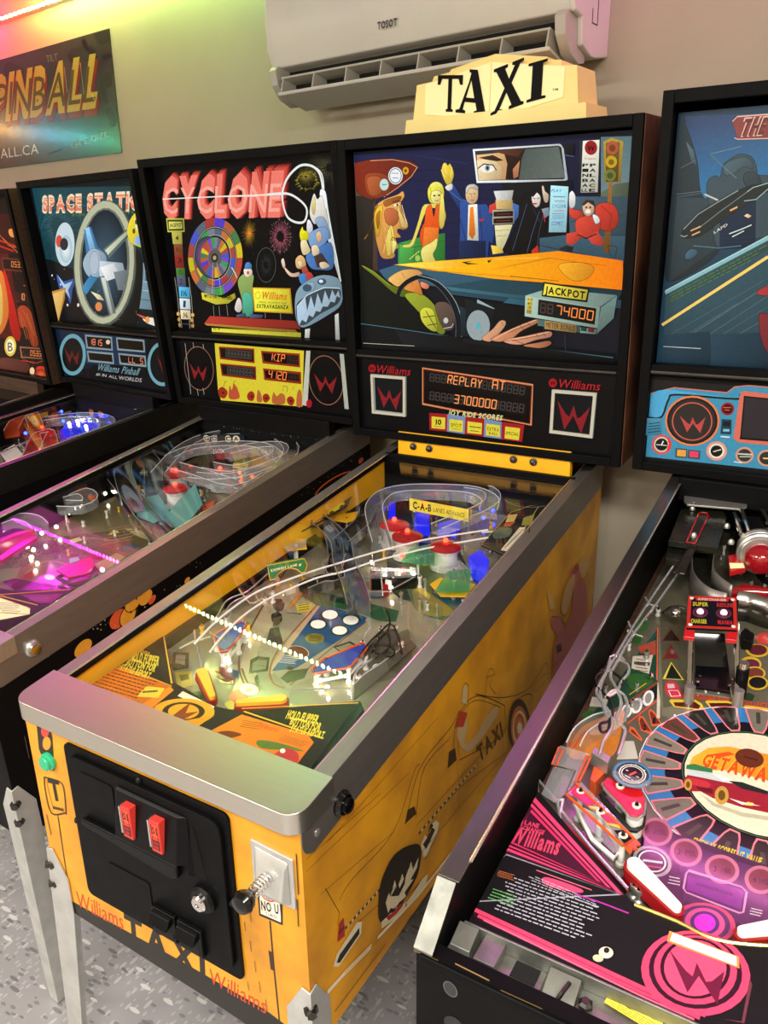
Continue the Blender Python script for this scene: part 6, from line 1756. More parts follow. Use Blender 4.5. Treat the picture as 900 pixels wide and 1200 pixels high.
def flipper(M, piv, tip, m, rub, h=.012, top=.030, label=None):
    (u0, v0), (u1, v1) = piv, tip; a = math.atan2(v1-v0, u1-u0); R0, R1 = .0095, .0055
    def outl(g):
        o = [(u0 + (R0+g)*cos(a+t), v0 + (R0+g)*sin(a+t)) for t in [pi/2 + pi*i/8 for i in range(9)]]
        return o + [(u1 + (R1+g)*cos(a+t), v1 + (R1+g)*sin(a+t)) for t in [-pi/2 + pi*i/8 for i in range(9)]]
    o = plate(M, outl(0), h, top, m, 'flipper', bevel=.0012)
    plate(M, outl(.0035), h+.002, top-.006, rub, 'rubber', o)
    mb = MB(); mb.cyl(M.pf(u0, v0, 0), M.pf(u0, v0, h), .006, 'steel', 8); mb.build('shaft', o)
    if label: o['label'] = label
    return o
def bumper(M, u, v, cap, lamp, label=None, r=.036, h=.05):
    mb = MB(); mb.lathe(M.pf(u, v, 0), (0, 0, 1), [(.034, 0), (.034, .006), (.028, .008), (.026, h-.012), (.03, h-.010), (.03, h-.004)], 'white_plastic', 18)
    o = mb.build('pop_bumper', M.root)
    c = MB(); c.lathe(M.pf(u, v, h-.004), (0, 0, 1), [(r-.004, 0), (r, .002), (r, .007), (r*.8, .012), (r*.35, .015), (.002, .0155)], cap, 20); c.build('cap', o)
    b = MB(); b.ball(M.pf(u, v, h+.015), .006, lamp, 8); b.build('lamp', o)
    if label: o['label'] = label
    return o
def bulb(M, u, v, h=.012, r=.005, m='bulb', name='bulb'):
    mb = MB(); mb.ball(M.pf(u, v, h), r, m, 8); return mb.build(name, M.root)
def playfield(M, key, v0=.05, v1=1.13, body='wood_dark', m='print_gloss', inner='black_paint', rail='black_paint'):
    mb = MB(); q = [(.0185, v0), (W-.0185, v0), (W-.0185, v1), (.0185, v1)]
    mb.prism([M.pf(u, v, -.012) for u, v in q], [M.pf(u, v, 0) for u, v in q], body); o = mb.build('playfield', M.root, flat=True)
    ab = MB(); draw(ab, key, lambda a, b, h: M.pf(a, b, h), m, .00002); ab.build('artwork', o, flat=True)
    return o
def rear_wall(M, v, m='black_satin', h=.0):
    mb = MB(); a = [M.pf(.019, v, 0), M.pf(W-.019, v, 0)]
    mb.prism([M.pf(.019, v, -.01), M.pf(W-.019, v, -.01), M.pf(W-.019, v+.012, -.01), M.pf(.019, v+.012, -.01)],
             [M.gl(.019, v, -.002), M.gl(W-.019, v, -.002), M.gl(W-.019, v+.012, -.002), M.gl(.019, v+.012, -.002)], m)
    mb.build('rear_board', M.root)
def apron(M, key, pts, h, m='black_satin', art='print_matte', vmin=.03):
    pts = [(min(W-.03, max(.03, u)), max(vmin, v)) for u, v in pts]
    mb = MB(); mb.prism([M.pf(u, v, .003) for u, v in pts], [M.pf(u, v, h) for u, v in pts], m); o = mb.build('apron', M.root, .001)
    ab = MB(); draw(ab, key, lambda a, b, hh: M.pf(min(W-.03, max(.03, a)), max(vmin, b), h + hh), art, .00002); ab.build('artwork', o, flat=True)
    return o

# ================================================================== the yellow cab machine
T = Machine('pinball_machine', 'yellow pinball machine with a cab sign on its backbox, front centre', 0, 0, 0, 0, .0128, .05, dF=.072)
cab = T.cab('yellow_paint', 'yellow_board')
ab = MB(); draw(ab, 'taxi_front', lambda a, b, h: T.c(a, -h, b), 'print'); ab.build('front_artwork', cab, flat=True)
ab = MB(); draw(ab, 'taxi_side', lambda a, b, h: T.c(W + h, a, b), 'print'); ab.build('side_artwork', cab, flat=True)
T.rails(); T.lockbar(); T.glass()
for r_, f_ in ((1, 1), (0, 1), (1, 0), (0, 0)): T.leg(r_, f_)
# black bottom edge of the front, corner wear strip
# coin door
F = lambda a, b, h=0: T.c(a, -h, b)
def fplate(pts, h0, h1, m, name, parent, bevel=.0015, seg=2):
    mb = MB(); mb.prism([F(a, b, h0) for a, b in pts][::-1], [F(a, b, h1) for a, b in pts][::-1], m); return mb.build(name, parent, bevel, seg=seg)
def rrect(a0, b0, a1, b1, r, n=4):
    o = []
    for cx, cy, t0 in ((a1-r, b1-r, 0), (a0+r, b1-r, pi/2), (a0+r, b0+r, pi), (a1-r, b0+r, 1.5*pi)):
        o += [(cx + r*cos(t0 + pi/2*i/n), cy + r*sin(t0 + pi/2*i/n)) for i in range(n+1)]
    return o
door = fplate(rrect(.098, .076, .443, .380, .012), 0, .005, 'black_satin', 'coin_door', T.root)
fplate(rrect(.110, .092, .432, .366, .022), .005, .012, 'black_satin', 'door_panel', door, .003)
fplate(rrect(.140, .285, .215, .345, .006), .012, .0135, 'black_satin', 'blank_plate', door, .001)
fplate(rrect(.175, .120, .270, .185, .006), .012, .0135, 'black_satin', 'blank_plate', door, .001)
fplate([(.135, .258), (.345, .258), (.345, .236), (.330, .228), (.135, .246)], .012, .021, 'black_plastic', 'ledge', door, .003)
# sloping coin slot housing with two lit buttons
mb = MB(); lo = [F(a, b, .012) for a, b in ((.225, .268), (.372, .268), (.372, .352), (.225, .352))]; hi = [F(a, b, h) for a, b, h in ((.228, .272, .030), (.356, .272, .030), (.356, .348, .018), (.228, .348, .018))]
mb.prism(lo[::-1], hi[::-1], 'black_plastic'); mb.build('slot_housing', door, .002)
mb = MB(); mb.prism([F(.376, .262, .012), F(.398, .250, .012), F(.380, .345, .012)][::-1], [F(.374, .262, .026), F(.380, .254, .018), F(.376, .335, .016)][::-1], 'black_plastic'); mb.build('side_fin', door, .001)
ARTS['coin_button'] = '#x\nP f04020 -8,-23 8,-23 8,23 -8,23\nP 7c1408 -8,-23 8,-23 8,-4 -8,-4\nC 2a0604 1.4 -6,-21 6,-21 6,21 -6,21\nY 2a0604 -5,6 5,6 -5,18 51\nT 2a0604 3 -5,2 5,2 -5,-17'
print_mat('print_coin', .75, .25)
for cx in (.262, .322):
    b = fplate([(cx-.010, .283), (cx+.010, .283), (cx+.010, .339), (cx-.010, .339)], .018, .032, 'red_button', 'coin_button', door, .001)
    def pl(a, b_, h, cx=cx): return F(cx + a, .311 + b_, .0322 + h)
    ab = MB(); draw(ab, 'coin_button', pl, 'print_coin'); ab.build('button_face', door, flat=True)
    s_ = MB(); s_.box(F(cx-.0155, .287, .031), F(cx-.012, .335, .018), 'chrome'); s_.build('coin_slot', door)
for cx in (.300, .355):
    fplate([(cx-.026, .098), (cx+.024, .098), (cx+.024, .150), (cx-.026, .150)], .012, .020, 'black_plastic', 'return_frame', door, .002)
    mb = MB(); mb.prism([F(cx-.021, .134, .02), F(cx+.019, .134, .02), F(cx+.019, .148, .02), F(cx-.021, .148, .02)][::-1], [F(cx-.021, .130, .034), F(cx+.019, .130, .034), F(cx+.019, .146, .026), F(cx-.021, .146, .026)][::-1], 'black_plastic'); mb.build('coin_return', door, .001)
    fplate([(cx-.020, .103), (cx+.018, .103), (cx+.018, .132), (cx-.020, .132)], .020, .0204, 'dark_void', 'return_pocket', door, 0)
mb = MB(); p = F(.389, .216, .012); mb.lathe(p, (0, -1, 0), [(.023, 0), (.023, .006), (.019, .010)], 'black_plastic', 20); mb.lathe(F(.389, .216, .02), (0, -1, 0), [(.0135, 0), (.0135, .006), (.011, .009), (.004, .0092), (.004, .004)], 'chrome', 16); mb.build('lock', door)
for a, b in ((.103, .230), (.437, .225), (.27, .373), (.27, .083)):
    mb = MB(); mb.lathe(F(a, b, .005), (0, -1, 0), [(.006, 0), (.006, .002), (.003, .005)], 'black_plastic', 8); mb.build('screw', door)
# plunger
pl_ = fplate([(.480, .262), (.552, .268), (.552, .352), (.480, .356)], 0, .004, 'galvanised', 'plunger', T.root, .001)
mb = MB(); mb.prism([F(a, b, .004) for a, b in ((.486, .268), (.546, .272), (.546, .346), (.486, .350))][::-1], [F(a, b, h) for a, b, h in ((.495, .285, .018), (.538, .285, .018), (.540, .335, .010), (.492, .337, .010))][::-1], 'galvanised'); mb.build('housing', pl_, .003)
c0 = Vector(F(.515, .315, .014)); mb = MB(); mb.cyl(c0, c0 + Vector((0, -.034, 0)), .004, 'steel', 8); mb.build('rod', pl_)
mb = MB(); mb.tube([c0 + Vector((.0085*cos(t), -.002 - .0009*t, .0085*sin(t))) for t in [i*.5 for i in range(64)]], .0012, 'chrome', 5); mb.build('spring', pl_)
mb = MB(); mb.lathe(c0 + Vector((0, -.032, 0)), (0, -1, 0), [(.006, 0), (.009, .003), (.015, .011), (.0165, .018), (.013, .025), (.004, .028)], 'black_gloss', 18); mb.build('knob', pl_)
# start button, traffic-light lamp, flipper buttons
SB = [(.0478,.3235)][0]
mb = MB(); mb.lathe(F(SB[0], SB[1], .0008), (0, -1, 0), [(.016, 0), (.016, .005), (.0125, .007), (.0125, .011), (.011, .0125), (.002, .0128)], 'green_button', 18); o = mb.build('start_button', T.root); o['label'] = 'green start button'
for u, d in ((W+.002, 1), (-.002, -1)):
    v, w = [(.0909,.3844)][0]
    mb = MB(); mb.lathe(T.c(u, v, w), (d, 0, 0), [(.019, 0), (.019, .004), (.015, .009), (.012, .009)], 'black_gloss', 18); o = mb.build('flipper_button', T.root)
    b2 = MB(); b2.lathe(T.c(u + d*.008, v, w), (d, 0, 0), [(.0115, 0), (.0115, .007), (.009, .009), (.002, .0092)], 'black_gloss', 16); b2.build('button_cap', o)
mb = MB(); v, w = [(.0340,.3758)][0]; mb.lathe(T.c(W+.002, v, w), (1, 0, 0), [(.006, 0), (.006, .001), (.003, .003)], 'steel', 10); mb.build('rail_screw', T.root)
# backbox
T.backbox('orange_panel')
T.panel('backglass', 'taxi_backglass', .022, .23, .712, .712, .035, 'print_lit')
sp = T.panel('score_panel', 'taxi_scores', .016, .016, .718, .214, .012, 'print_glow')
for q in ([(.0590,.1698),(.1656,.1700),(.1618,.0633),(.0582,.0631)], [(.5619,.1682),(.6680,.1684),(.6642,.0606),(.5594,.0625)]):
    cx = sum(p[0] for p in q)/4; cy = sum(p[1] for p in q)/4; mb = MB()
    inn = [(cx + (a-cx)*.86, cy + (b-cy)*.86) for a, b in q]
    for i in range(4):
        j = (i+1) % 4; o4 = [q[i], q[j], inn[j], inn[i]]
        mb.prism([T.bb(a, .0095, b) for a, b in o4], [T.bb(a, .005, b) for a, b in o4], 'grey_plastic')
    mb.build('grille_bezel', sp, flat=True)
# yellow board under the backbox with its bolts
bd = MB(); bd.box(T.c(.052, 1.146, .560), T.c(.53, 1.166, .640), 'yellow_board'); bo = bd.build('hinge_board', T.root, .002)
mb = MB(); mb.box(T.c(.018, 1.132, .545), T.c(W-.018, 1.146, .580), 'black_satin'); mb.build('glass_trim', T.root, .002)
for u in (.100, .148, .385, .437):
    mb = MB(); p = Vector(T.c(u, 1.146, .604)); mb.lathe(p, (0, -1, 0), [(.010, 0), (.010, .002), (.0065, .003), (.0065, .009), (.003, .011)], 'dark_steel', 10); mb.build('bolt', bo)
# cab sign on top of the backbox
def tp(a, d, h): return T.bb(a, d, h)
top = T.bh
prof = [(.172, top), (.172, top+.030), (.192, top+.036), (.198, top+.105), (.262, top+.118), (.300, top+.128), (.322, top+.136), (.405, top+.160), (.500, top+.150), (.540, top+.138), (.592, top+.122), (.600, top+.040), (.618, top+.032), (.622, top)]
mb = MB()
mid = .392
def ridge(a, h, d0=.030, amp=.040): return d0 + amp * abs(a - mid) / .22 if h > top + .034 else d0 - .008 + amp * .9 * abs(a - mid) / .22
# body built from stepped shells: base skirt, middle block, two crown steps; the front is a shallow V
def shell(a0, a1, h0, h1, d0, slope, back, m='cream_plastic', peak=0, inset=.006):
    n = 8; lo = []; hi = []
    A = [a0 + (a1-a0)*i/n for i in range(n+1)]
    f = lambda a: abs(a-mid)
    for a in A: lo.append(tp(a, d0 + slope*f(a), h0)); 
    hiA = [a0 + inset + (a1-a0-2*inset)*i/n for i in range(n+1)]
    for a in hiA: hi.append(tp(a, d0 + inset + slope*f(a), h1 + peak*(1 - f(a)/((a1-a0)/2))))
    for a in (A[-1], A[0]): lo.append(tp(a, back, h0))
    for a in (hiA[-1], hiA[0]): hi.append(tp(a, back - inset, h1))
    mb.prism(lo[::-1], hi[::-1], m)
shell(.168, .606, top, top+.032, .012, .10, .19, inset=.004)
shell(.188, .584, top+.032, top+.104, .022, .10, .18, peak=.012, inset=.008)
shell(.232, .545, top+.100, top+.118, .034, .10, .17, peak=.016, inset=.006)
shell(.272, .512, top+.112, top+.128, .044, .10, .16, peak=.018, inset=.006)
tpo = mb.build('cab_sign', T.root, .003); tpo['label'] = 'cream roof sign with black lettering'
# lettering: serif capitals drawn on the two slanted front faces
SER = {'T': [[(.38,0),(.62,0),(.62,.06),(.56,.08),(.56,.90),(.80,.90),(.86,.74),(.94,.74),(.94,1),(.06,1),(.06,.74),(.14,.74),(.20,.90),(.44,.90),(.44,.08),(.38,.06)]],
       'A': [[(0,0),(.30,0),(.30,.06),(.22,.09),(.27,.26),(.62,.26),(.67,.09),(.58,.06),(.58,0),(1,0),(1,.06),(.92,.09),(.64,1),(.40,1),(.40,.94),(.46,.92),(.40,.72),(.12,.09),(0,.06)], 'hole', [(.31,.36),(.58,.36),(.46,.78)]],
       'X': [[(0,0),(.34,0),(.34,.06),(.26,.08),(.46,.40),(.64,.08),(.56,.06),(.56,0),(1,0),(1,.06),(.92,.08),(.60,.56),(.84,.92),(.94,.94),(.94,1),(.60,1),(.60,.94),(.68,.92),(.52,.66),(.38,.92),(.46,.94),(.46,1),(.04,1),(.04,.94),(.12,.92),(.40,.50),(.12,.08),(0,.06)]],
       'I': [[(.1,0),(.9,0),(.9,.06),(.72,.08),(.72,.92),(.9,.94),(.9,1),(.1,1),(.1,.94),(.28,.92),(.28,.08),(.1,.06)]]}
lt = MB(); fc = MB()
def tface(a, h, e): f = .022 + .008*(h-top-.032)/.072 + .10*abs(a-mid); return tp(a, f - e, h)
for side in (0, 1):
    q = [(.222, top+.040), (.391, top+.016), (.391, top+.128), (.222, top+.102)] if side == 0 else [(.393, top+.016), (.552, top+.046), (.552, top+.104), (.393, top+.128)]
    fc.prism([tface(a, h, .0005) for a, h in q], [tface(a, h, .003) for a, h in q], 'cream_face')
for ch, a0, a1, b0, b1, h in (('T', .252, .326, .044, .036, .074), ('A', .306, .388, .037, .024, .088), ('X', .396, .468, .022, .040, .090), ('I', .470, .520, .041, .049, .074)):
    pl_l = SER[ch]; fp = lambda x, y: (a0 + (a1-a0)*x, top + (b0 + (b1-b0)*x) + y*h)
    loops = [[Vector((*fp(x, y), 0)) for x, y in l] for l in pl_l if l != 'hole']
    flat = [p for l in loops for p in l]; tri = tessellate_polygon(loops)
    fr = [tface(p[0], p[1], .0055) for p in flat]; bk = [tface(p[0], p[1], .003) for p in flat]; n0 = len(fr); fs = list(tri); o = 0
    for l in loops:
        k = len(l); fs += [(o+i, o+(i+1) % k, n0+o+(i+1) % k, n0+o+i) for i in range(k)]; o += k
    lt.poly(fr + bk, fs, 'black_paint')
fc.build('sign_face', tpo, flat=True); lt.build('lettering', tpo, flat=True)
ARTS['tm_mark'] = '#x\nY 2a2a20 -6,-2 6,-2 -6,2 TM'
ab = MB(); draw(ab, 'tm_mark', lambda a, b, h: tface(.535 + a, top + .062 + b, .0032 + h), 'print'); ab.build('trade_mark', tpo, flat=True)

# ------------------------------------------------------------------ cab machine: playfield
playfield(T, 'taxi_playfield')
rear_wall(T, 1.128, 'black_satin')
for u0, u1 in ((.0185, .030), (W-.030, W-.0185)):
    mb = MB(); q = [(u0, .06), (u1, .06), (u1, 1.126), (u0, 1.126)]
    plate(T, q, 0, .024, 'black_paint', 'side_strip')
apron(T, 'taxi_apron', [(-.0314,.0831),(.0041,.2860),(.1618,.1786),(.2112,.1696),(.2658,.1577),(.3208,.1711),(.4796,.2799),(.5060,.0520),(.5171,-.0133),(.0791,-.0019)], .034)
flipper(T, *[(.1753,.2339),(.2407,.1877)], 'yellow_plastic', 'red_rubber', label='yellow flipper with red rubber on the left')
flipper(T, *[(.3521,.2339),(.2942,.1947)], 'yellow_plastic', 'red_rubber', label='yellow flipper with red rubber on the right')
def sling(M, pts, m, edge, h=.030, bulbs=(), pm='print_gloss'):
    o = plate(M, pts, h, h+.003, m, 'slingshot')
    e = MB(); outline(M, pts, h+.0035, .0022, edge, e); e.build('plastic_edge', o)
    r = MB(); c = (sum(p[0] for p in pts)/len(pts), sum(p[1] for p in pts)/len(pts)); q = [(c[0]+(p[0]-c[0])*.88, c[1]+(p[1]-c[1])*.88) for p in pts]
    outline(M, q, .016, .0035, 'white_plastic', r); r.build('rubber', o)
    b = MB()
    for p in q: post(M, b, p[0], p[1], h+.002, .0035)
    b.build('post', o)
    for p in bulbs: bulb(M, p[0], p[1], .012, .004)
    return o
mat('blue_plastic', '16308e', .2, coat=.4)
sling(T, [(.1162,.3289),(.1324,.3998),(.1525,.3826),(.1695,.3408),(.1780,.3006),(.1692,.2903)], 'blue_plastic', 'orange_plastic', bulbs=[(.1456,.3274),(.1751,.3018),(.1518,.3849)])
sling(T, [(.3548,.3178),(.3557,.3547),(.3915,.4291),(.4081,.4164),(.4116,.3525),(.3645,.3075)], 'blue_plastic', 'orange_plastic', bulbs=[(.3901,.3126),(.4145,.3426),(.3673,.3236)])
g = MB()
g.tube([T.pf(u, v, h) for (u, v), h in zip([(.0661,.3303),(.0924,.3063),(.1524,.2573)], (.03, .03, .012))], .0022, 'wire', 6)
g.tube([T.pf(u, v, .02) for u, v in [(.3620,.2433),(.3436,.2693),(.3777,.2884),(.4342,.3174),(.4578,.2899)]], .0016, 'wire', 5)
g.tube([T.pf(u, v, .02) for u, v in [(.0727,.2810),(.0802,.3115),(.0988,.3389)]], .0018, 'wire', 5)
g.build('lane_guide', T.root)
# white wire ramp running down the left side
wr = MB()
A = [(.4226,.9127),(.3256,.8224),(.2907,.7788),(.2397,.7059),(.2024,.6408),(.1719,.5889),(.1373,.5161),(.1159,.4595),(.1146,.3781),(.1221,.3166),(.1348,.2618)]
B = [(.4391,.8757),(.3493,.7854),(.3150,.7431),(.2646,.6725),(.2298,.6062),(.1953,.5621),(.1715,.5000),(.1551,.4435),(.1533,.3680),(.1643,.3070),(.1802,.2528)]
hs = [.058]*7 + [.055, .048, .04, .034]
wr.tube([T.pf(u, v, h) for (u, v), h in zip(smooth(A, 0, 3), [.058]*40)], .0022, 'white_gloss', 6)
wr.tube([T.pf(u, v, h) for (u, v), h in zip(smooth(B, 0, 3), [.058]*40)], .0022, 'white_gloss', 6)
for i in (1, 3, 5, 7, 9):
    a, b = Vector(T.pf(*A[i], .058)), Vector(T.pf(*B[i], .058)); d = Vector((0, 0, -.012))
    wr.tube([a, a + d, b + d, b], .0014, 'wire', 5)
for i in (4, 8): wr.cyl(T.pf(*A[i], .046), T.pf(*A[i], 0), .002, 'wire', 6)
wr.build('wire_ramp', T.root)
w2 = MB()
for pts in ([(.0636,.5603),(.0733,.4824),(.0618,.4511),(.0613,.4254),(.0827,.3802),(.0899,.3519)], [(.0989,.5446),(.0953,.4828),(.0780,.4493),(.0785,.4182),(.1006,.3802)], [(.0500,.4821),(.1111,.4455),(.1214,.4690)]):
    w2.tube([T.pf(u, v, .04) for u, v in smooth(pts, 0, 3)], .0018, 'wire', 5)
w2.build('return_wire', T.root)
# habitrail loops in dark wire above the right slingshot
w3 = MB()
for pts in ([(.4105,.3811),(.4048,.4104),(.4014,.4420),(.4019,.4679),(.4024,.5004),(.4183,.4959),(.4469,.4633),(.4740,.4269)], [(.4241,.4048),(.4161,.4334),(.4131,.4599),(.4101,.4872),(.3962,.5164),(.3736,.5430)], [(.4215,.3794),(.4104,.4225),(.4328,.4385),(.4577,.4284),(.4602,.4082),(.4307,.4103),(.4076,.4323)], [(.3945,.4799),(.4207,.4691),(.4387,.4441),(.4462,.4153)]):
    w3.tube([T.pf(u, v, .035) for u, v in smooth(pts, 0, 3)], .0019, 'dark_steel', 5)
w3.build('wire_loop', T.root)
# plastics with printing
def sign(M, name, pts, h, th, body, key, parent=None, lab=None):
    """pts: lower-left, lower-right, upper-right, upper-left of a plate parallel to the playfield."""
    o = plate(M, pts, h, h+th, body, name, parent); p0, p1, p3 = pts[0], pts[1], pts[3]
    ab = MB(); draw(ab, key, lambda a, b, e: M.pf(p0[0]+(p1[0]-p0[0])*a*10+(p3[0]-p0[0])*b*10, p0[1]+(p1[1]-p0[1])*a*10+(p3[1]-p0[1])*b*10, h+th+e), 'print_gloss'); ab.build('artwork', o, flat=True)
    if lab: o['label'] = lab
    return o
ARTS['express'] = '#x\nY f0ead0 8,44 84,44 8,76 EXPRESS LANE\nY f0ead0 88,30 97,30 88,62 ?'
o = plate(T, [(.0994,.5191),(.0677,.5569),(.1226,.6160),(.1460,.5943),(.1617,.5646),(.1565,.5596),(.1388,.5684),(.1200,.5686),(.1123,.5539),(.1144,.5326),(.1226,.5145),(.1158,.5061)], .062, .066, 'green_plastic', 'lane_sign', bevel=.0008)
ee = [(.1050,.5145),(.1509,.5736),(.1326,.6027),(.0843,.5385)]
ab = MB(); draw(ab, 'express', lambda a, b, e: T.pf(ee[0][0]+(ee[1][0]-ee[0][0])*a*10+(ee[3][0]-ee[0][0])*b*10, ee[0][1]+(ee[1][1]-ee[0][1])*a*10+(ee[3][1]-ee[0][1])*b*10, .0665+e), 'print_gloss'); ab.build('artwork', o, flat=True)
e = MB(); outline(T, [(.0731,.5506),(.1277,.6094),(.1510,.5878),(.1666,.5583),(.1614,.5532),(.1438,.5620),(.1251,.5622),(.1174,.5476),(.1195,.5264),(.1277,.5084),(.1209,.5001)], .066, .0012, 'yellow_plastic', e); e.build('plastic_edge', o)
ARTS['cab_card'] = '#x\nB 16243e 0 0 100 100\nP~ c8d040 15,20 30,45 45,75 65,75 85,50 92,25 70,10 30,8\nP 202818 45,50 52,68 62,68 70,50\nE 101010 32,14 42,14 32,26\nE 101010 76,16 85,16 76,28\nL e8e8d8 3 5,90 60,95'
sign(T, 'cab_card', [(.0333,.8193),(.0412,.9078),(-.0212,.9595),(-.0131,.8793)], .055, .003, 'black_plastic', 'cab_card', lab='blue card printed with a yellow cab')
ARTS['cab_card2'] = '#x\nB 1c2c44 0 0 100 100\nT e8e8e8 2 10,75 90,75 10,40\nL d8c040 6 5,15 95,15'
sign(T, 'cab_card', [(.0128,.7462),(.0286,.8176),(-.0105,.8570),(-.0184,.8040)], .05, .003, 'black_plastic', 'cab_card2')
# upright C-A-B sign
cb = [(.2054,.9351),(.3663,.9272)]
def upright(M, name, pts, h0, hgt, body, key, lab=None):
    (u0, v0), (u1, v1) = pts; d = Vector((u1-u0, v1-v0)).normalized(); nn = (d.y, -d.x)
    P = lambda t, h, e: (lambda q: (q[0]+nn[0]*e, q[1]+nn[1]*e, q[2]))(M.pf(u0+(u1-u0)*t, v0+(v1-v0)*t, h0+h))
    mb = MB(); q = [(0, 0), (1, 0), (1, hgt), (0, hgt)]; mb.prism([P(t, h, -.003) for t, h in q], [P(t, h, 0) for t, h in q], body); o = mb.build(name, M.root, flat=True)
    ab = MB(); draw(ab, key, lambda a, b, e: P(a*10, b*10*hgt, e), 'print_gloss'); ab.build('artwork', o, flat=True)
    if lab: o['label'] = lab
    return o
ARTS['cab_lanes'] = '#x\nB e0d040 0 0 100 100\nY 181810 6,22 38,22 6,80 C-A-B\nX 181810 42,28 94,28 42,66 LANES ADVANCE'
upright(T, 'lane_banner', cb, .062, .030, 'yellow_plastic', 'cab_lanes', 'yellow banner with black letters')
# pop bumpers, blue lights
BU = [(.2621,.8235),(.3655,.8122),(.2026,.8664)]
bumper(T, *BU[0], 'red_cap', 'red_bulb'); bumper(T, *BU[1], 'red_cap', 'red_bulb'); bumper(T, *BU[2], 'red_plastic', 'red_bulb')
def lens(M, name, pts, h0, h1, m, lab=None):
    o = plate(M, pts, h0, h1, m, name, bevel=.001)
    if lab: o['label'] = lab
    return o
lens(T, 'lamp_cover', [(.2419,.8916),(.2761,.9061),(.2377,.9765),(.2022,.9698)], .02, .045, 'blue_cap', 'blue lit lamp cover')
lens(T, 'lamp_cover', [(.3021,.8987),(.3324,.9578),(.3137,.9860),(.2824,.9368)], .02, .04, 'blue_cap', 'blue lit lamp cover')
lens(T, 'lamp_cover', [(.4485,.7732),(.4950,.7380),(.4742,.8037),(.4368,.8371),(.4258,.8022)], .012, .045, 'blue_cap', 'blue lamp cover')
lens(T, 'lamp_cover', [(.1369,.9472),(.1498,.9627),(.1229,1.0090),(.1116,.9937)], .02, .045, 'blue_cap', 'blue lit lamp cover')
for p in [(.2959,.9916),(.3498,1.0510),(.3524,1.1027)]: bulb(T, *p, .02, .005, 'blue_bulb')
for p in [(.2556,.8112),(.2794,.6933),(.3188,.6521),(.3130,.7007),(.3332,.7248),(.2178,.7366)]: bulb(T, *p, .018, .0042)
bulb(T, *[(.2982,.7372)][0], .05, .006, 'red_bulb')
# clear plastic ramp along the back
def trough(M, name, pts, h0, hh, wdt, m='clear_plastic', edge='clear_edge', closed=False):
    pts = smooth(pts, closed, 3); mb = MB(); k = len(pts); Ls = []; Rs = []
    for i, p in enumerate(pts):
        a, b = pts[max(0, i-1)], pts[min(k-1, i+1)]; d = Vector((b[0]-a[0], b[1]-a[1])).normalized(); Ls.append((p[0]-d.y*wdt/2, p[1]+d.x*wdt/2)); Rs.append((p[0]+d.y*wdt/2, p[1]-d.x*wdt/2))
    h = h0 if callable(h0) else (lambda t: h0)
    P = [M.pf(*q, h(i/(k-1))+hh) for i, q in enumerate(Ls)] + [M.pf(*q, h(i/(k-1))) for i, q in enumerate(Ls)] + [M.pf(*q, h(i/(k-1))) for i, q in enumerate(Rs)] + [M.pf(*q, h(i/(k-1))+hh) for i, q in enumerate(Rs)]
    F = []
    for r in range(3): F += [(r*k+i, r*k+i+1, (r+1)*k+i+1, (r+1)*k+i) for i in range(k-1)]
    mb.poly(P, F, m); o = mb.build(name, M.root)
    e = MB(); e.tube(P[:k], .0011, edge, 4); e.tube(P[3*k:], .0011, edge, 4); e.build('ramp_edge', o); return o
trough(T, 'clear_ramp', [(.2522,.7270),(.1812,.8175),(.1315,.8917),(.1165,.9674),(.1434,1.0127),(.2052,1.0441),(.2799,1.0657),(.3267,1.0635),(.3736,1.0314),(.3958,.9726)], .055, .026, .042)
trough(T, 'clear_ramp', [(.3184,.8576),(.3432,.9248),(.3691,.9950),(.3708,1.0581),(.3331,1.1087),(.2735,1.1122)], .05, .022, .036)
mat('mill_metal', '9a9690', .22, 1, var=.2, scale=40)
trough(T, 'metal_ramp', [(.0117,.8108),(.0861,.7677),(.1500,.7170),(.2097,.6393),(.2786,.5688),(.3354,.5029)], .04, .024, .045, 'mill_metal', 'steel')
trough(T, 'metal_ramp', [(.1500,.7170),(.1450,.7750),(.1364,.8349),(.1084,.9002)], .045, .022, .04, 'mill_metal', 'steel')
# drop-target bank in the middle
o = MB(); a = [(.2410,.6932),(.3356,.7273),(.3522,.6971),(.2698,.6530)]
plate(T, a, .028, .032, 'clear_plastic', mb=o); plate(T, [a[3], a[2], (a[2][0], a[2][1]+.012), (a[3][0], a[3][1]+.012)], 0, .028, 'black_plastic', mb=o); tb = o.build('target_bank', T.root, flat=True)
for i, p in enumerate([(.2529,.6922),(.2707,.7077),(.3016,.7138),(.3277,.7346),(.3083,.6634),(.3118,.6449)]):
    mb = MB(); mb.box(T.pf(p[0]-.007, p[1]-.006, .004), T.pf(p[0]+.007, p[1]-.002, .030), 'white_plastic' if i % 5 else 'red_plastic'); mb.build('target', tb)
mb = MB()
for pts in ([(.2472,.6836),(.3388,.7147),(.3452,.7100),(.2548,.6776)], [(.2624,.7027),(.3354,.5907)], [(.2671,.6146),(.3015,.5953),(.3358,.6109),(.3559,.6904)]): mb.tube([T.pf(u, v, .034) for u, v in pts], .0016, 'wire', 5)
mb.build('target_wire', T.root)
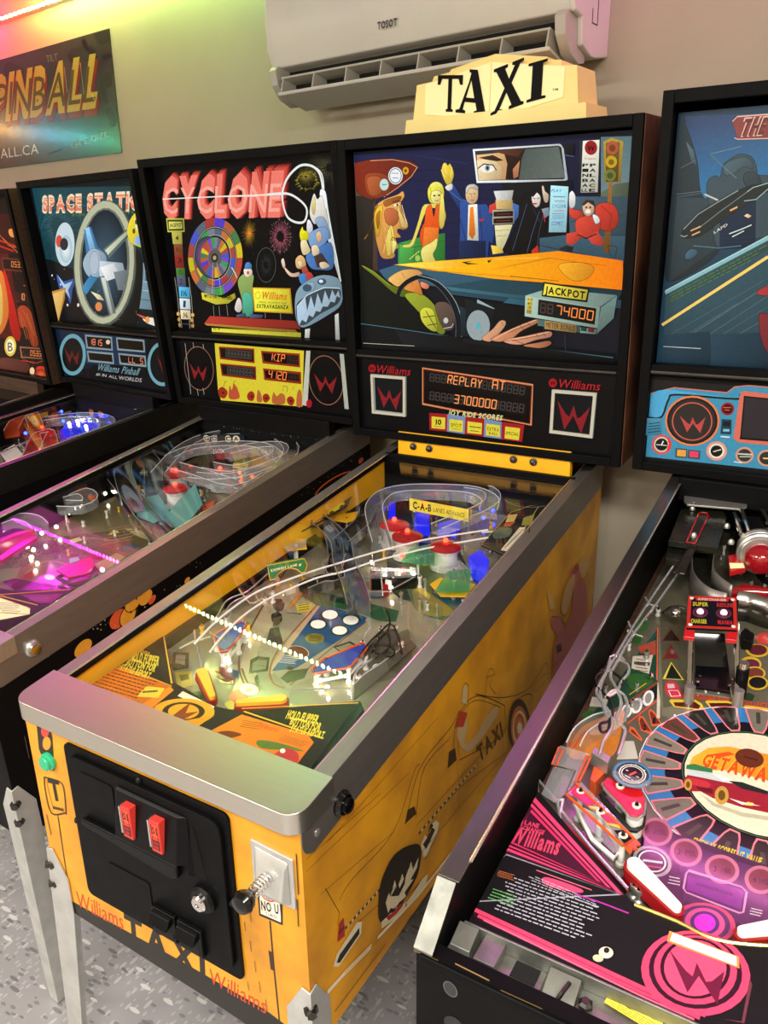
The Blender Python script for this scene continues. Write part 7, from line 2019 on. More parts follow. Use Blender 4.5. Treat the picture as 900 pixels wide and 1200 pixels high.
# right side lanes
b = MB(); q = [(.497, .16), (.503, .16), (.503, .98), (.497, .98)]; plate(T, q, 0, .028, 'dark_steel', mb=b); b.build('shooter_lane_wall', T.root)
lens(T, 'outlane_plastic', [(.4321,.3297),(.4587,.4871),(.4774,.4749),(.4634,.3077),(.4611,.2894)], .022, .025, 'smoke_plastic')
lens(T, 'outlane_plastic', [(.4006,.4214),(.3966,.4831),(.4160,.5031),(.4405,.4820),(.4314,.3960)], .026, .029, 'smoke_plastic')
b = MB()
for pts in ([(.4386,.3196),(.4386,.3558),(.4478,.3980),(.4576,.4624)], [(.3847,.4366),(.3714,.4677),(.3681,.4883)], [(.4578,.2899),(.4319,.3343),(.4205,.3659),(.4293,.4187)]): b.tube([T.pf(u, v, .024) for u, v in smooth(pts, 0, 3)], .0022, 'wire', 5)
b.build('lane_guide', T.root)
b = MB()
for p in [(.3837,.4380),(.4051,.4586),(.4131,.4010),(.3896,.4945),(.4117,.5104),(.4482,.4683),(.4341,.3445)]: post(T, b, *p, .028, .0034, 'white_plastic')
b.build('post', T.root)
for pts in ([(.1827,.5288),(.2016,.5725),(.2242,.5898),(.1914,.6268),(.1682,.6788)], [(.0480,.7975),(.1115,.7431),(.1785,.6564),(.2042,.6068)]): trough(T, 'metal_ramp', pts, .035, .02, .035, 'mill_metal', 'steel')
# rear right plastics
for name, pts in (('disc_plastic', [(.3508,1.1575),(.3448,1.2040),(.3584,1.2354),(.3920,1.2574),(.4312,1.2643),(.4685,1.2394),(.4856,1.1983),(.4851,1.1585),(.4658,1.1312),(.4283,1.1133),(.3847,1.1215)]), ('corner_plastic', [(.4251,.8679),(.4995,.8391),(.4954,.9003),(.4666,1.1162),(.4458,1.1128),(.4166,1.0630)])):
    lens(T, name, pts, .038, .0415, 'black_gloss')
ab = MB(); draw(ab, 'taxi_plastics', lambda a, b, h: T.pf(a, b, .0415+h), 'print_gloss'); ab.build('plastic_print', T.root, flat=True)
# right side: ball lane wall, trough lamps
mb = MB(); q = [(.4903,.1348),(.4802,.2555),(.4747,.2854),(.4929,.2697),(.5072,.1365)]; plate(T, q, .0, .03, 'black_plastic', mb=mb); mb.build('ball_lane', T.root)
lens(T, 'lane_light', [(.4732,.1400),(.4760,.1732),(.4837,.1699),(.4822,.1362)], .01, .014, 'red_plastic', 'dark red strip beside the apron')
# many small fixings nobody could count
def hardware(M, n, area, seed, hmax=.03, plain=0):
    rnd = random.Random(seed); mb = MB()
    for i in range(n):
        u, v = rnd.uniform(area[0], area[1]), rnd.uniform(area[2], area[3]); post(M, mb, u, v, rnd.uniform(.012, hmax), rnd.uniform(.002, .0035), rnd.choice(['white_plastic', 'clear_plastic', 'steel', 'steel' if plain else 'yellow_plastic']))
    o = mb.build('fixings', M.root); o['kind'] = 'stuff'; return o
hardware(T, 46, (.06, .50, .60, 1.08), 3); hardware(T, 16, (.05, .14, .30, .6), 5)
mb = MB()
for i in range(26):
    rnd = random.Random(i); u, v = rnd.uniform(.06, .5), rnd.uniform(.66, 1.05); a = rnd.uniform(0, pi); d = rnd.uniform(.015, .04)
    mb.tube([T.pf(u, v, .012), T.pf(u+d*cos(a), v+d*sin(a), .012)], .0028, rnd.choice(['white_plastic', 'red_rubber', 'black_rubber']), 5)
o = mb.build('rubber_rings', T.root); o['kind'] = 'stuff'
def scrap(M, name, n, area, seed, cols, h=(.02, .05), size=(.015, .05)):
    """Cut plastic shapes of several colours standing over the playfield."""
    rnd = random.Random(seed)
    for i in range(n):
        u, v = rnd.uniform(area[0], area[1]), rnd.uniform(area[2], area[3]); k = rnd.randint(4, 6); a0 = rnd.uniform(0, 6)
        pts = [(u + rnd.uniform(*size)*.8*cos(a0+2*pi*j/k), v + rnd.uniform(*size)*sin(a0+2*pi*j/k)) for j in range(k)]
        pts = [(min(W-.03, max(.03, p[0])), min(1.115, max(.1, p[1]))) for p in pts]
        hh = rnd.uniform(*h); c = cols[i % len(cols)]
        o = plate(M, pts, hh, hh+.0025, c, name)
        b = MB(); post(M, b, u, v, hh+.002, .003); b.build('post', o)
scrap(T, 'plastic', 5, (.03, .10, .65, 1.05), 11, ['yellow_plastic', 'clear_plastic', 'black_plastic'])
scrap(T, 'plastic', 4, (.30, .50, .62, .80), 21, ['green_reflection', 'yellow_plastic', 'green_reflection', 'clear_plastic'], size=(.03, .07))  # green sheets stand in for a green reflection in the glass

# ================================================================== the red-lettered roller coaster machine
Cm = Machine('pinball_machine', 'black pinball machine with red title lettering and a prize wheel, left of the yellow one', -.798, .1112, -.0279, -.0381, .0451, .0577)
cab = Cm.cab('black_paint', 'black_paint')
ab = MB(); draw(ab, 'cyclone_side', lambda a, b, h: Cm.c(W + h, a, b), 'print'); ab.build('side_artwork', cab, flat=True)
Cm.rails(); Cm.lockbar('steel'); Cm.glass()
for r_, f_ in ((1, 1), (0, 1), (1, 0), (0, 0)): Cm.leg(r_, f_, m='galvanised')
mb = MB(); v, w = [(.1025,.3989)][0]; mb.lathe(Cm.c(W+.002, v, w), (1, 0, 0), [(.018, 0), (.018, .004), (.014, .008)], 'steel', 18); o = mb.build('flipper_button', Cm.root)
mb = MB(); mb.lathe(Cm.c(W+.01, v, w), (1, 0, 0), [(.011, 0), (.011, .004), (.006, .006)], 'chrome', 14); mb.build('button_cap', o)
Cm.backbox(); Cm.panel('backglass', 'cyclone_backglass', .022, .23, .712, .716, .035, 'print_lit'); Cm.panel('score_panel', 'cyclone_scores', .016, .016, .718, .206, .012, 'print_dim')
playfield(Cm, 'cyclone_playfield'); rear_wall(Cm, 1.128)
mb = MB(); mb.box(Cm.c(.018, 1.130, .55), Cm.c(W-.018, 1.16, .622), 'black_satin'); mb.build('glass_trim', Cm.root, .003)
apron(Cm, 'cyclone_apron', [(.022, .06), (W-.022, .06), (W-.03, .20), (W-.05, .29), (.36, .20), (.2, .20), (.06, .29), (.022, .29)], .034)
ARTS['cat_letters'] = '#x\nB 16242e 0 0 100 100\nE f0e8c8 14,70 21,70 14,92\nE f0e8c8 32,70 39,70 32,92\nE 3c3c38 48,70 54,70 48,90\nE f0e8c8 64,70 71,70 64,92\nE f0e8c8 82,70 90,70 82,92\nY 302818 8,58 20,58 8,84 G\nY 302818 26,58 38,58 26,84 O\nY 302818 58,58 70,58 58,84 C\nY 302818 76,58 88,58 76,84 A\nR c84020 4 10,20 22,20 10,45'
upright(Cm, 'lane_board', [(.0700,1.0732),(.2179,1.1171)], .04, .05, 'black_plastic', 'cat_letters')
mb = MB(); q = [(.1774,1.2340),(.2855,1.2305),(.3807,1.2278),(.4327,1.2286),(.4373,1.1274),(.4592,1.0547),(.4099,1.1340),(.3323,1.1925),(.2510,1.2146)]; plate(Cm, q, .045, .048, 'yellow_plastic', mb=mb); o = mb.build('corner_plastic', Cm.root); o['label'] = 'yellow plastic in the rear right corner'
for pts, h in (([(.1870,.7886),(.1003,.9610),(.0950,1.0821),(.1807,1.1493),(.3140,1.1604),(.4360,1.0852),(.4926,.9811)], .06), ([(.2862,.8868),(.3777,.8922),(.4185,.9679),(.4230,1.0479),(.3698,1.0940),(.3002,1.0516),(.2650,.9890)], .06), ([(.1648,.8666),(.2872,.8535),(.4371,.8342),(.4428,.9142)], .05)):
    trough(Cm, 'clear_ramp', pts, h, .026, .045)
for pts, h in (([(.1271,.8886),(.1361,.9743),(.2184,1.0385),(.3348,1.0643),(.4321,1.0196)], .065), ([(.2662,.8434),(.3522,.8626),(.4073,.9133),(.4328,.9828)], .045), ([(-.0021,.5967),(.0324,.6411),(.0944,.6211),(.1076,.5827),(.0492,.5586)], .04), ([(.0107,.3954),(.0252,.4348),(.0823,.4456),(.1447,.4266)], .05)):
    trough(Cm, 'clear_ramp', pts, h, .024, .04)
lens(Cm, 'lane_plastic', [(.0554,1.1178),(.0924,1.1684),(.1931,1.1676),(.2407,1.0965),(.1747,1.0378)], .03, .033, 'red_plastic')
lens(Cm, 'lane_plastic', [(.2302,1.0723),(.2785,1.1244),(.3582,1.1034),(.3423,1.0165)], .025, .028, 'orange_plastic')
lens(Cm, 'lane_plastic', [(.3414,1.0005),(.3687,1.0908),(.4414,1.0389),(.4146,.9678)], .02, .023, 'yellow_plastic')
lens(Cm, 'lane_plastic', [(.0777,.3475),(.0870,.3950),(.1137,.4319),(.1222,.4228),(.1041,.3774),(.0999,.3331)], .03, .06, 'red_plastic')
trough(Cm, 'metal_ramp', [(.2751,.6173),(.1092,.7302),(-.0506,.8578),(-.0337,.9012),(.0842,.8548),(.2182,.7417)], .05, .03, .05, 'mill_metal', 'steel')
trough(Cm, 'metal_ramp', [(.0478,.7495),(.2202,.6630),(.3404,.6007),(.4591,.5488)], .04, .026, .05, 'mill_metal', 'steel')
mat('teal_plastic', '5a9a92', .25, coat=.3)
lens(Cm, 'teal_plastic', [(.3878,.6021),(.3258,.7273),(.2822,.8351),(.4109,.7357),(.4706,.6020)], .045, .048, 'teal_plastic')
lens(Cm, 'teal_plastic', [(.1895,.6867),(.2251,.7464),(.3572,.6697),(.3640,.6052),(.2898,.6142)], .04, .043, 'teal_plastic')
bb_ = [(.3190,.3388),(.3167,.3879),(.3478,.4188),(.3872,.3968),(.4054,.3614),(.3796,.3285)]
o = lens(Cm, 'slingshot', bb_, .028, .032, 'red_plastic'); o['label'] = 'dark red slingshot plastic'
e = MB(); outline(Cm, bb_, .012, .005, 'black_rubber', e); e.build('rubber', o)
lens(Cm, 'lane_plastic', [(.3018,.3881),(.3150,.4054),(.3336,.3941),(.3261,.3728)], .03, .034, 'teal_plastic')
lens(Cm, 'lane_plastic', [(.1480,.3064),(.1301,.3703),(.1284,.4197),(.1506,.4102),(.1628,.3482),(.1796,.2859)], .04, .05, 'red_plastic')
lens(Cm, 'lane_plastic', [(-.0012,.6745),(.0498,.6636),(.0814,.6457),(.0446,.6460)], .04, .043, 'orange_plastic')
sg = [(.3269,.9454),(.3797,.9501),(.3555,.9812),(.3043,.9715)]
ARTS['house'] = '#x\nB c8b820 0 0 100 100\nT 202008 3 8,88 92,88 8,12'
sign(Cm, 'ramp_sign', sg, .06, .003, 'yellow_plastic', 'house')
for p in [(.3169,.9808),(.3466,.9541),(.3735,.9722),(.3655,.9316)]: bulb(Cm, *p, .03, .005, 'red_bulb')
for p in [(.1100,.4014),(.1426,.3971),(.0748,.4698),(-.0415,.7246),(.4042,.4026),(.0793,.5121),(.1745,.3690)]: bulb(Cm, *p, .02, .005)
hardware(Cm, 44, (.05, .52, .40, 1.1), 7, .022); scrap(Cm, 'plastic', 9, (.05, .5, .5, 1.05), 31, ['clear_plastic', 'red_plastic', 'black_plastic', 'teal_plastic', 'clear_plastic', 'orange_plastic'])
bumper(Cm, .18, .86, 'red_plastic', 'red_bulb'); bumper(Cm, .30, .92, 'red_plastic', 'red_bulb'); bumper(Cm, .26, .78, 'red_plastic', 'red_bulb')

# ================================================================== the space wheel machine
S = Machine('pinball_machine', 'black pinball machine with a wheel-shaped space station on its backglass', -1.7474, .272, -.0148, -.1483, .0214, .0697)
S.cab('black_paint', 'black_paint'); S.rails('dark_steel'); S.lockbar('steel'); S.glass()
for r_, f_ in ((1, 1), (0, 1), (1, 0), (0, 0)): S.leg(r_, f_, m='galvanised')
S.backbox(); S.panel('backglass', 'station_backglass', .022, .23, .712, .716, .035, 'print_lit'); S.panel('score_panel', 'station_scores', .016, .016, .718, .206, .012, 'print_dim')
playfield(S, 'station_playfield'); rear_wall(S, 1.128)
mb = MB(); mb.box(S.c(.018, 1.130, .55), S.c(W-.018, 1.16, .622), 'black_satin'); mb.build('glass_trim', S.root, .003)
lens(S, 'dome_cover', [(.2600,.9196),(.1659,1.0121),(.1973,1.0544),(.3070,1.0480),(.4240,.9955),(.4550,.9222),(.4104,.8767)], .01, .06, 'blue_cap', 'glowing blue plastic dome')
lens(S, 'lane_plastic', [(.4773,.7134),(.2847,.8295),(.2990,.8611),(.4630,.7730),(.5361,.7102)], .03, .04, 'orange_plastic')
lens(S, 'lane_plastic', [(-.0178,.9011),(-.0633,.9673),(.1144,.9059),(.1748,.8411),(.1028,.8469)], .04, .05, 'red_plastic')
bumper(S, *[(.4517,.8603)][0], 'red_cap', 'red_bulb'); bumper(S, *[(.1567,.9117)][0], 'red_cap', 'red_bulb')
lens(S, 'lane_plastic', [(.3924,1.0199),(.3668,1.0886),(.4231,1.1222),(.4698,1.0554),(.4431,1.0044)], .045, .05, 'grey_plastic')
for a, b in ((430, 95), (480, 100)): lens(S, 'target', [(.1603,1.1035),(.1774,1.1110),(.1293,1.1409),(.1077,1.1377)], .05, .07, 'yellow_plastic') if a == 430 else lens(S, 'target', [(.2150,1.1127),(.2319,1.1201),(.1748,1.1545),(.1610,1.1486)], .05, .07, 'yellow_plastic')
for q in ([(.4043,1.1114),(.4465,1.1166),(.3684,1.1656),(.3516,1.1496)], [(.4468,1.1524),(.4593,1.1691),(.4375,1.1818),(.4289,1.1668)]): lens(S, 'lamp_cover', q, .04, .06, 'yellow_plastic')
for p in [(.2149,.9868),(.2220,1.0170),(.3678,.7979),(.3180,.8691),(.3161,.9944),(.4118,.7851)]: bulb(S, *p, .065 if p[1] > .9 else .03, .006, 'bulb')
for p in [(.1595,.9952),(.2325,1.0560),(-.0624,1.0691),(.1690,.8406)]: bulb(S, *p, .065, .006, 'blue_bulb')
for p in [(-.0881,.9681),(.2570,.8570),(.3663,.7890),(.3522,.9908),(.4663,.6617)]: bulb(S, *p, .05, .006, 'red_bulb')
w = MB()
for pts in ([(.2948,.6825),(.2652,.7874),(.2872,.8855)], [(.0326,1.0034),(.0403,1.0964)], [(.2642,.7708),(.4667,.7082),(.5359,.6995)], [(.2418,1.1538),(.4540,1.1474)], [(.0305,.9513),(.0790,1.0015)]): w.tube([S.pf(u, v, .06) for u, v in smooth(pts, 0, 3)], .003, 'wire', 5)
w.build('wire_ramp', S.root)
for pts, h, m in (([(.1547,.7983),(.0082,.9061),(.0073,.9486),(.2113,.8633)], .06, 'orange_plastic'), ([(.4915,.6895),(.2945,.8259),(.2886,.8607),(.4983,.7587)], .05, 'red_plastic')): trough(S, 'colour_ramp', pts, h, .03, .05, m)
lens(S, 'lane_plastic', [(.2605,.6976),(.2165,.7725),(.3653,.7254),(.4249,.6442)], .05, .053, 'white_plastic')
lens(S, 'lane_plastic', [(-.0076,1.0302),(-.0024,1.0627),(.0614,1.0307),(.0559,.9990)], .05, .07, 'orange_plastic')
lens(S, 'lane_plastic', [(-.0506,.9667),(-.0810,1.0133),(.0289,.9582),(.0220,.9407)], .06, .08, 'yellow_plastic')
trough(S, 'clear_ramp', [(.10, .95), (.2, 1.05), (.35, 1.06), (.45, .98), (.46, .85)], .05, .03, .05)
hardware(S, 60, (.05, .53, .55, 1.1), 9); scrap(S, 'plastic', 8, (.06, .5, .5, .95), 41, ['clear_plastic', 'red_plastic', 'orange_plastic', 'white_plastic', 'blue_plastic'])

# ================================================================== the fiery red machine at the far left
Fm = Machine('pinball_machine', 'fiery red and orange pinball machine at the far left', -1.7474-.775, .272+.10, -.0348, -.15, .0214, .0697)
Fm.cab('wood_dark', 'black_paint'); Fm.rails('dark_steel'); Fm.lockbar('steel'); Fm.glass()
for r_, f_ in ((1, 1), (0, 1), (1, 0), (0, 0)): Fm.leg(r_, f_)
Fm.backbox('wood_dark', trim='black_satin', split=(.012, .022)); Fm.panel('backglass', 'red_backglass', .02, .02, .716, .72, .03, 'print_lit')
playfield(Fm, 'station_playfield'); rear_wall(Fm, 1.128)
mb = MB(); mb.box(Fm.c(.018, 1.130, .55), Fm.c(W-.018, 1.16, .622), 'wood_dark'); mb.build('glass_trim', Fm.root, .003)
hardware(Fm, 30, (.05, .53, .75, 1.1), 10); scrap(Fm, 'plastic', 6, (.06, .5, .7, 1.0), 51, ['yellow_plastic', 'orange_plastic', 'clear_plastic', 'red_plastic'])
for u, v in ((.4, 1.0), (.3, .95), (.48, .9)): bulb(Fm, u, v, .04, .007)

# ================================================================== the police chase machine (glass and lock bar off)
G = Machine('pinball_machine', 'black pinball machine with its glass off, in front at the right', .7768, -.0752, .0273, .0044, .0049, .0281, bv=1.1704, bz=.6125, bh=.7584, Hf=.4086, Hb=.6214, dF=.10, dB=.14, bd=.22)
cab = G.cab('black_paint', 'black_paint', .048)
ab = MB(); draw(ab, 'getaway_front', lambda a, b, h: G.c(a, -h, b), 'print'); ab.build('front_artwork', cab, flat=True)
mat('rail_dark', '75706a', .24, .9, var=.1, scale=14, stretch=(6, 1, 6)); G.rails('rail_dark', front=.055, top=.024)
for r_, f_ in ((1, 1), (0, 1), (1, 0), (0, 0)): G.leg(r_, f_)
mat('worn_zinc', '8e8e86', .38, .8, var=.35, scale=40)
# bare front corner: galvanised corner plate, worn wood lip, lock bar receiver
for u0, u1 in ((-.003, .0205), (W-.0205, W+.003)):
    mb = MB(); lo = [G.c(u0, -.002, G.H(0)-.048), G.c(u1, -.002, G.H(0)-.048), G.c(u1, .056, G.H(.06)-.005), G.c(u0, .056, G.H(.06)-.005)]
    mb.prism(lo, [(p[0], p[1]-.0005, p[2]+.003) for p in lo], 'worn_zinc'); mb.build('corner_plate', G.root, .001)
mb = MB(); mb.box(G.c(.004, -.004, G.H(0)-.062), G.c(W-.004, .020, G.H(0)-.050), 'black_satin'); mb.build('front_lip', G.root, .003)
rc = MB(); wz = G.H(.04)-.072
rc.box(G.c(.030, .018, wz-.004), G.c(W-.03, .060, wz), 'worn_zinc')
rc.box(G.c(.030, .058, wz), G.c(W-.03, .061, wz+.020), 'worn_zinc')
for u0, u1, h in ((.022, .052, .012), (.130, .170, .004), (.36, .40, .006)): rc.prism([G.c(u0, .024, wz), G.c(u1, .024, wz), G.c(u1, .056, wz), G.c(u0, .056, wz)], [G.c(u0+.004, .030, wz+h), G.c(u1-.002, .030, wz+h), G.c(u1-.002, .056, wz+h+.01), G.c(u0+.004, .056, wz+h+.01)], 'worn_zinc')
o = rc.build('lock_bar_receiver', G.root, .001)
b = MB(); b.box(G.c(.057, .024, wz), G.c(.082, .060, wz+.014), 'worn_zinc'); b.build('latch_block', o, .001)
b = MB(); b.box(G.c(.096, .034, wz+.0002), G.c(.124, .056, wz+.0012), 'dark_void'); b.build('slot', o); b = MB(); b.box(G.c(.112, .020, wz+.0002), G.c(.140, .030, wz+.0012), 'dark_void'); b.build('slot', o)
b = MB(); b.lathe(G.c(.178, .040, wz), (0, 0, 1), [(.008, 0), (.008, .004), (.005, .007)], 'dark_steel', 6); b.build('bolt', o)
b = MB(); b.tube([G.c(.150, .024, wz+.003), G.c(.155, .030, wz+.014), G.c(.158, .046, wz+.014)], .0025, 'dark_steel', 6); b.build('latch_hook', o)
ARTS['caution'] = '#x\nP f0e040 0,-60 100,-60 100,100 0,100\nY 141408 14,30 96,30 14,72 CAUTION\nP 141408 2,32 12,32 7,68\nP 141408 4,0 96,0 96,5 4,5\nT 2a2808 3 4,-10 96,-10 4,-55'
c0, c1 = (.194, .052), (.292, .036)
mb = MB(); q = [(c0[0], c0[1]), (c1[0], c1[1]), (c1[0]+.003, c1[1]+.024), (c0[0]+.003, c0[1]+.024)]
mb.prism([G.c(u, v, wz+.002) for u, v in q], [G.c(u, v, wz+.0024) for u, v in q], 'yellow_plastic'); o = mb.build('caution_sticker', G.root, flat=True); o['label'] = 'yellow caution sticker with black letters'
ab = MB(); draw(ab, 'caution', lambda a, b, h: (lambda u, v: G.c(u, v, wz+.0024+h))(c0[0]+(c1[0]-c0[0])*a*10+(q[3][0]-c0[0])*(b*10+.6)/1.6, c0[1]+(c1[1]-c0[1])*a*10+(q[3][1]-c0[1])*(b*10+.6)/1.6), 'print_gloss'); ab.build('artwork', o, flat=True)
G.backbox(); G.panel('backglass', 'getaway_backglass', .022, .23, .712, .722, .045, 'print_soft'); G.panel('score_panel', 'getaway_scores', .016, .016, .718, .208, .015, 'print_soft')
mb = MB(); mb.box(G.c(.022, 1.150, .56), G.c(W-.022, 1.18, .612), 'black_satin'); mb.build('glass_trim', G.root, .003)
playfield(G, 'getaway_playfield', .07, 1.24)
mb = MB(); mb.box(G.c(.019, 1.24, .35), G.c(W-.019, 1.252, .60), 'black_satin'); mb.build('rear_board', G.root)
apron(G, 'getaway_apron', [(.0126,.2959),(.1866,.1822),(.2402,.1773),(.2809,.1731),(.3320,.1911),(.3741,.2166),(.3944,.2402),(.3896,.0874),(.2285,.0709),(.0152,.0626),(.0084,.0865)], .032, vmin=.068)
b = MB(); b.tube([G.pf(u, v, .034) for u, v in smooth([(.1918,.1765),(.2402,.1761),(.2809,.1723),(.3319,.1899),(.3661,.2106)], 0, 4)], .0022, 'brass', 6); b.build('apron_wire', G.root)
fl = flipper(G, *[(.1779,.2321),(.2351,.1956)], 'white_gloss', 'red_rubber', .010, .036, 'white flipper with red rubber on the left')
fr_ = [(.3570,.2326),(.3052,.1959)]; flipper(G, *fr_, 'white_gloss', 'red_rubber', .010, .036, 'white flipper with red rubber on the right')
# left slingshot: red and orange lightning plastic on clear sheet
k1 = [(.0329,.3403),(.0311,.3802),(.0743,.3816),(.0757,.3269),(.1676,.2632),(.1603,.2452),(.1119,.2814),(.0807,.2956),(.0691,.2960),(.0675,.3420),(.0453,.3429)]
o = plate(G, k1, .042, .045, 'clear_plastic', 'slingshot', bevel=.0006)
ARTS['bolt_art'] = ''
e = MB()
for pts, r in (([(.0701,.2922),(.0745,.3166),(.1687,.2579),(.1601,.2412)], .0022), ([(.0741,.3179),(.0722,.3736),(.0779,.3730),(.0782,.3215)], .0018), ([(.0338,.3372),(.0311,.3731),(.0379,.3711),(.0400,.3385)], .0018)): outline(G, pts, .046, r, 'orange_plastic', e)
e.build('plastic_edge', o)
b = MB(); plate(G, [(.0736,.2975),(.0765,.3141),(.1097,.2941),(.1025,.2848)], .0455, .0465, 'red_plastic', mb=b); plate(G, [(.1146,.2849),(.1346,.2776),(.1466,.2696),(.1357,.2671),(.1211,.2767)], .0455, .0465, 'red_plastic', mb=b)
plate(G, [(.1435,.2600),(.1570,.2666),(.1685,.2589),(.1611,.2448)], .0455, .0463, 'black_plastic', mb=b); b.build('red_flash', o)
b = MB(); plate(G, [(.1025,.2848),(.1138,.2874),(.1188,.2841),(.1052,.2826)], .0455, .0466, 'yellow_plastic', mb=b); plate(G, [(.1299,.2670),(.1462,.2708),(.1493,.2669),(.1340,.2663)], .0455, .0466, 'yellow_plastic', mb=b); b.build('yellow_flash', o)
b = MB()
for p in [(.0855,.3056),(.1196,.2827),(.1558,.2568)]: post(G, b, *p, .047, .004, 'white_plastic', 'chrome')
b.build('post', o)
b = MB(); outline(G, [(.0780,.3085),(.1177,.3012),(.1526,.2630),(.1497,.2459),(.1176,.2619)], .018, .004, 'white_plastic', b); b.build('rubber', o)
fl_ = plate(G, [(.1567,.2582),(.1657,.2746),(.1763,.2665),(.1708,.2625),(.1751,.2568),(.1686,.2562),(.1691,.2474),(.1623,.2518)], .03, .033, 'orange_plastic', 'flame_plastic')
# red pointer plastic with the round dial
k2 = [(.1057,.3391),(.1093,.3518),(.1359,.3458),(.1556,.3476),(.1638,.3351),(.1679,.3110),(.1629,.3001),(.1549,.2976),(.1368,.3132),(.1122,.3313)]
o = plate(G, k2, .038, .042, 'red_plastic', 'lane_plastic', bevel=.001); o['label'] = 'red plastic pointer under the round dial'
e = MB(); outline(G, k2, .038, .003, 'clear_plastic', e); outline(G, [(a, b) for a, b in k2], .02, .004, 'black_rubber', e); e.build('plastic_edge', o)
b = MB()
for p in [(.1572,.3163),(.1287,.3414)]: post(G, b, *p, .044, .004, 'white_plastic', 'chrome')
b.build('post', o)
b = MB(); p = [(.1573,.3111)][0]; b.cyl(G.pf(*p, 0), G.pf(*p, .03), .011, 'white_plastic', 12); b.build('white_post', o)
ARTS['dial'] = '#x\nE 2a5878 0,0 29,0\nE 38759a 0,0 27,0\nE 1c3040 0,0 24,0\nR d8d4c0 1.6 0,0 19,0\nR d8d4c0 1.2 0,0 15.5,0\nF d8d4c0 1.6 0,0 21,0 0,21 16 .9\nE 101012 0,0 14.5,0\nL e05038 3.4 -3,-4 4,6\nL d8d4c0 1.6 -9,-8 0,-10\nL d8d4c0 1.2 -11,4 -7,3\nL d8d4c0 1.2 6,-3 11,-4'
dc = [(.1391,.3611)][0]
b = MB(); b.lathe(G.pf(*dc, .046), (0, 0, 1), [(.0255, 0), (.0265, .001), (.0265, .003), (.025, .004)], 'clear_plastic', 24); o = b.build('dial', G.root); o['label'] = 'round blue printed dial'
ab = MB(); draw(ab, 'dial', lambda a, b_, h: G.pf(dc[0]+a*.9, dc[1]+b_*.9, .0502+h), 'print_gloss'); ab.build('artwork', o, flat=True)
# grey pad behind the dial
lens(G, 'arrow_insert', [(.0995,.4379),(.0999,.4813),(.1121,.4870),(.1277,.4530)], .0005, .002, 'grey_plastic')
# wire lane guides beside the apron
g = MB()
for pts, hh_ in (([(.0323,.2900),(.0230,.3175),(.0585,.2920),(.0722,.2649)], .03), ([(.0709,.2686),(.0679,.2832),(.1186,.2435),(.1572,.2164),(.1776,.2023)], .026), ([(.0580,.2933),(.0644,.2994),(.0687,.2748)], .03)):
    g.tube([G.pf(u, v, hh_) for u, v in pts], .0022, 'wire', 6)
g.build('lane_guide', G.root)
b = MB(); plate(G, [(.0673,.2727),(.0771,.2746),(.1771,.2091),(.1766,.2042)], 0, .016, 'black_plastic', mb=b); plate(G, [(.0753,.2731),(.0782,.2739),(.1778,.2088),(.1773,.2061)], .016, .018, 'red_plastic', mb=b); b.build('lane_rail', G.root)
b = MB()
for p in [(.1704,.2297),(.1831,.2167),(.1896,.2128)]: post(G, b, *p, .02, .004, 'steel')
o = b.build('flipper_post', G.root)
# clear sheets in the left outlane
lens(G, 'clear_sheet', [(.0364,.2901),(.0335,.3461),(.0631,.3502),(.0657,.3042),(.0584,.2826)], .034, .036, 'clear_plastic')
mat('pink_clear', '7c3c58', .15, coat=.5)
lens(G, 'clear_sheet', [(.0766,.3114),(.1021,.2970),(.1550,.2590),(.1486,.2480),(.1049,.2754)], .022, .024, 'clear_plastic')
lens(G, 'pink_insert', [(.1214,.2930),(.1480,.2840),(.1486,.2681),(.1240,.2776)], .0005, .0015, 'pink_clear')
# silver twisting wire ramp down the left side
wr = MB()
for pts, m in (([(.0667,.9452),(.0571,.8130),(.0523,.7358),(.0491,.6603),(.0464,.5666),(.0452,.5196),(.0494,.4919),(.0803,.4568),(.0906,.4284),(.0885,.3956),(.0914,.3666)], 'wire'),
               ([(.0814,.9263),(.0698,.7919),(.0614,.7202),(.0557,.6542),(.0542,.5944),(.0547,.5469),(.0708,.5202),(.0880,.4885),(.0918,.4460),(.1096,.4314),(.1148,.3783)], 'wire'),
               ([(.0397,.5561),(.0353,.5310),(.0452,.5093),(.0593,.4975),(.0740,.4830),(.0836,.4566),(.0825,.4396),(.0737,.4289),(.0806,.4128),(.0876,.4225),(.0826,.4462)], 'dark_steel'),
               ([(.0411,.5887),(.0455,.5587),(.0499,.5078),(.0703,.4606),(.0826,.4462)], 'wire'),
               ([(.0529,.5939),(.0706,.5857),(.0781,.5656),(.0742,.5410),(.0741,.5115),(.0630,.4921),(.0695,.5130),(.0851,.5093),(.0974,.4868),(.1036,.4493)], 'wire'),
               ([(.0523,.5579),(.0676,.5494),(.0779,.5352),(.0704,.5244)], 'dark_steel')):
    wr.tube([G.pf(u, v, .06) for u, v in smooth(pts, 0, 4)], .0024, m, 6)
for pts in ([(.0376,.7142),(.0548,.6847),(.0723,.6789)], [(.0439,.8058),(.0573,.7859),(.0720,.7846)], [(.0380,.5995),(.0478,.6122),(.0618,.6019)], [(.0360,.5624),(.0453,.5607),(.0496,.5685)]):
    wr.tube([G.pf(u, v, .056) for u, v in smooth(pts, 0, 4)], .0019, 'wire', 6)
wr.build('wire_ramp', G.root)
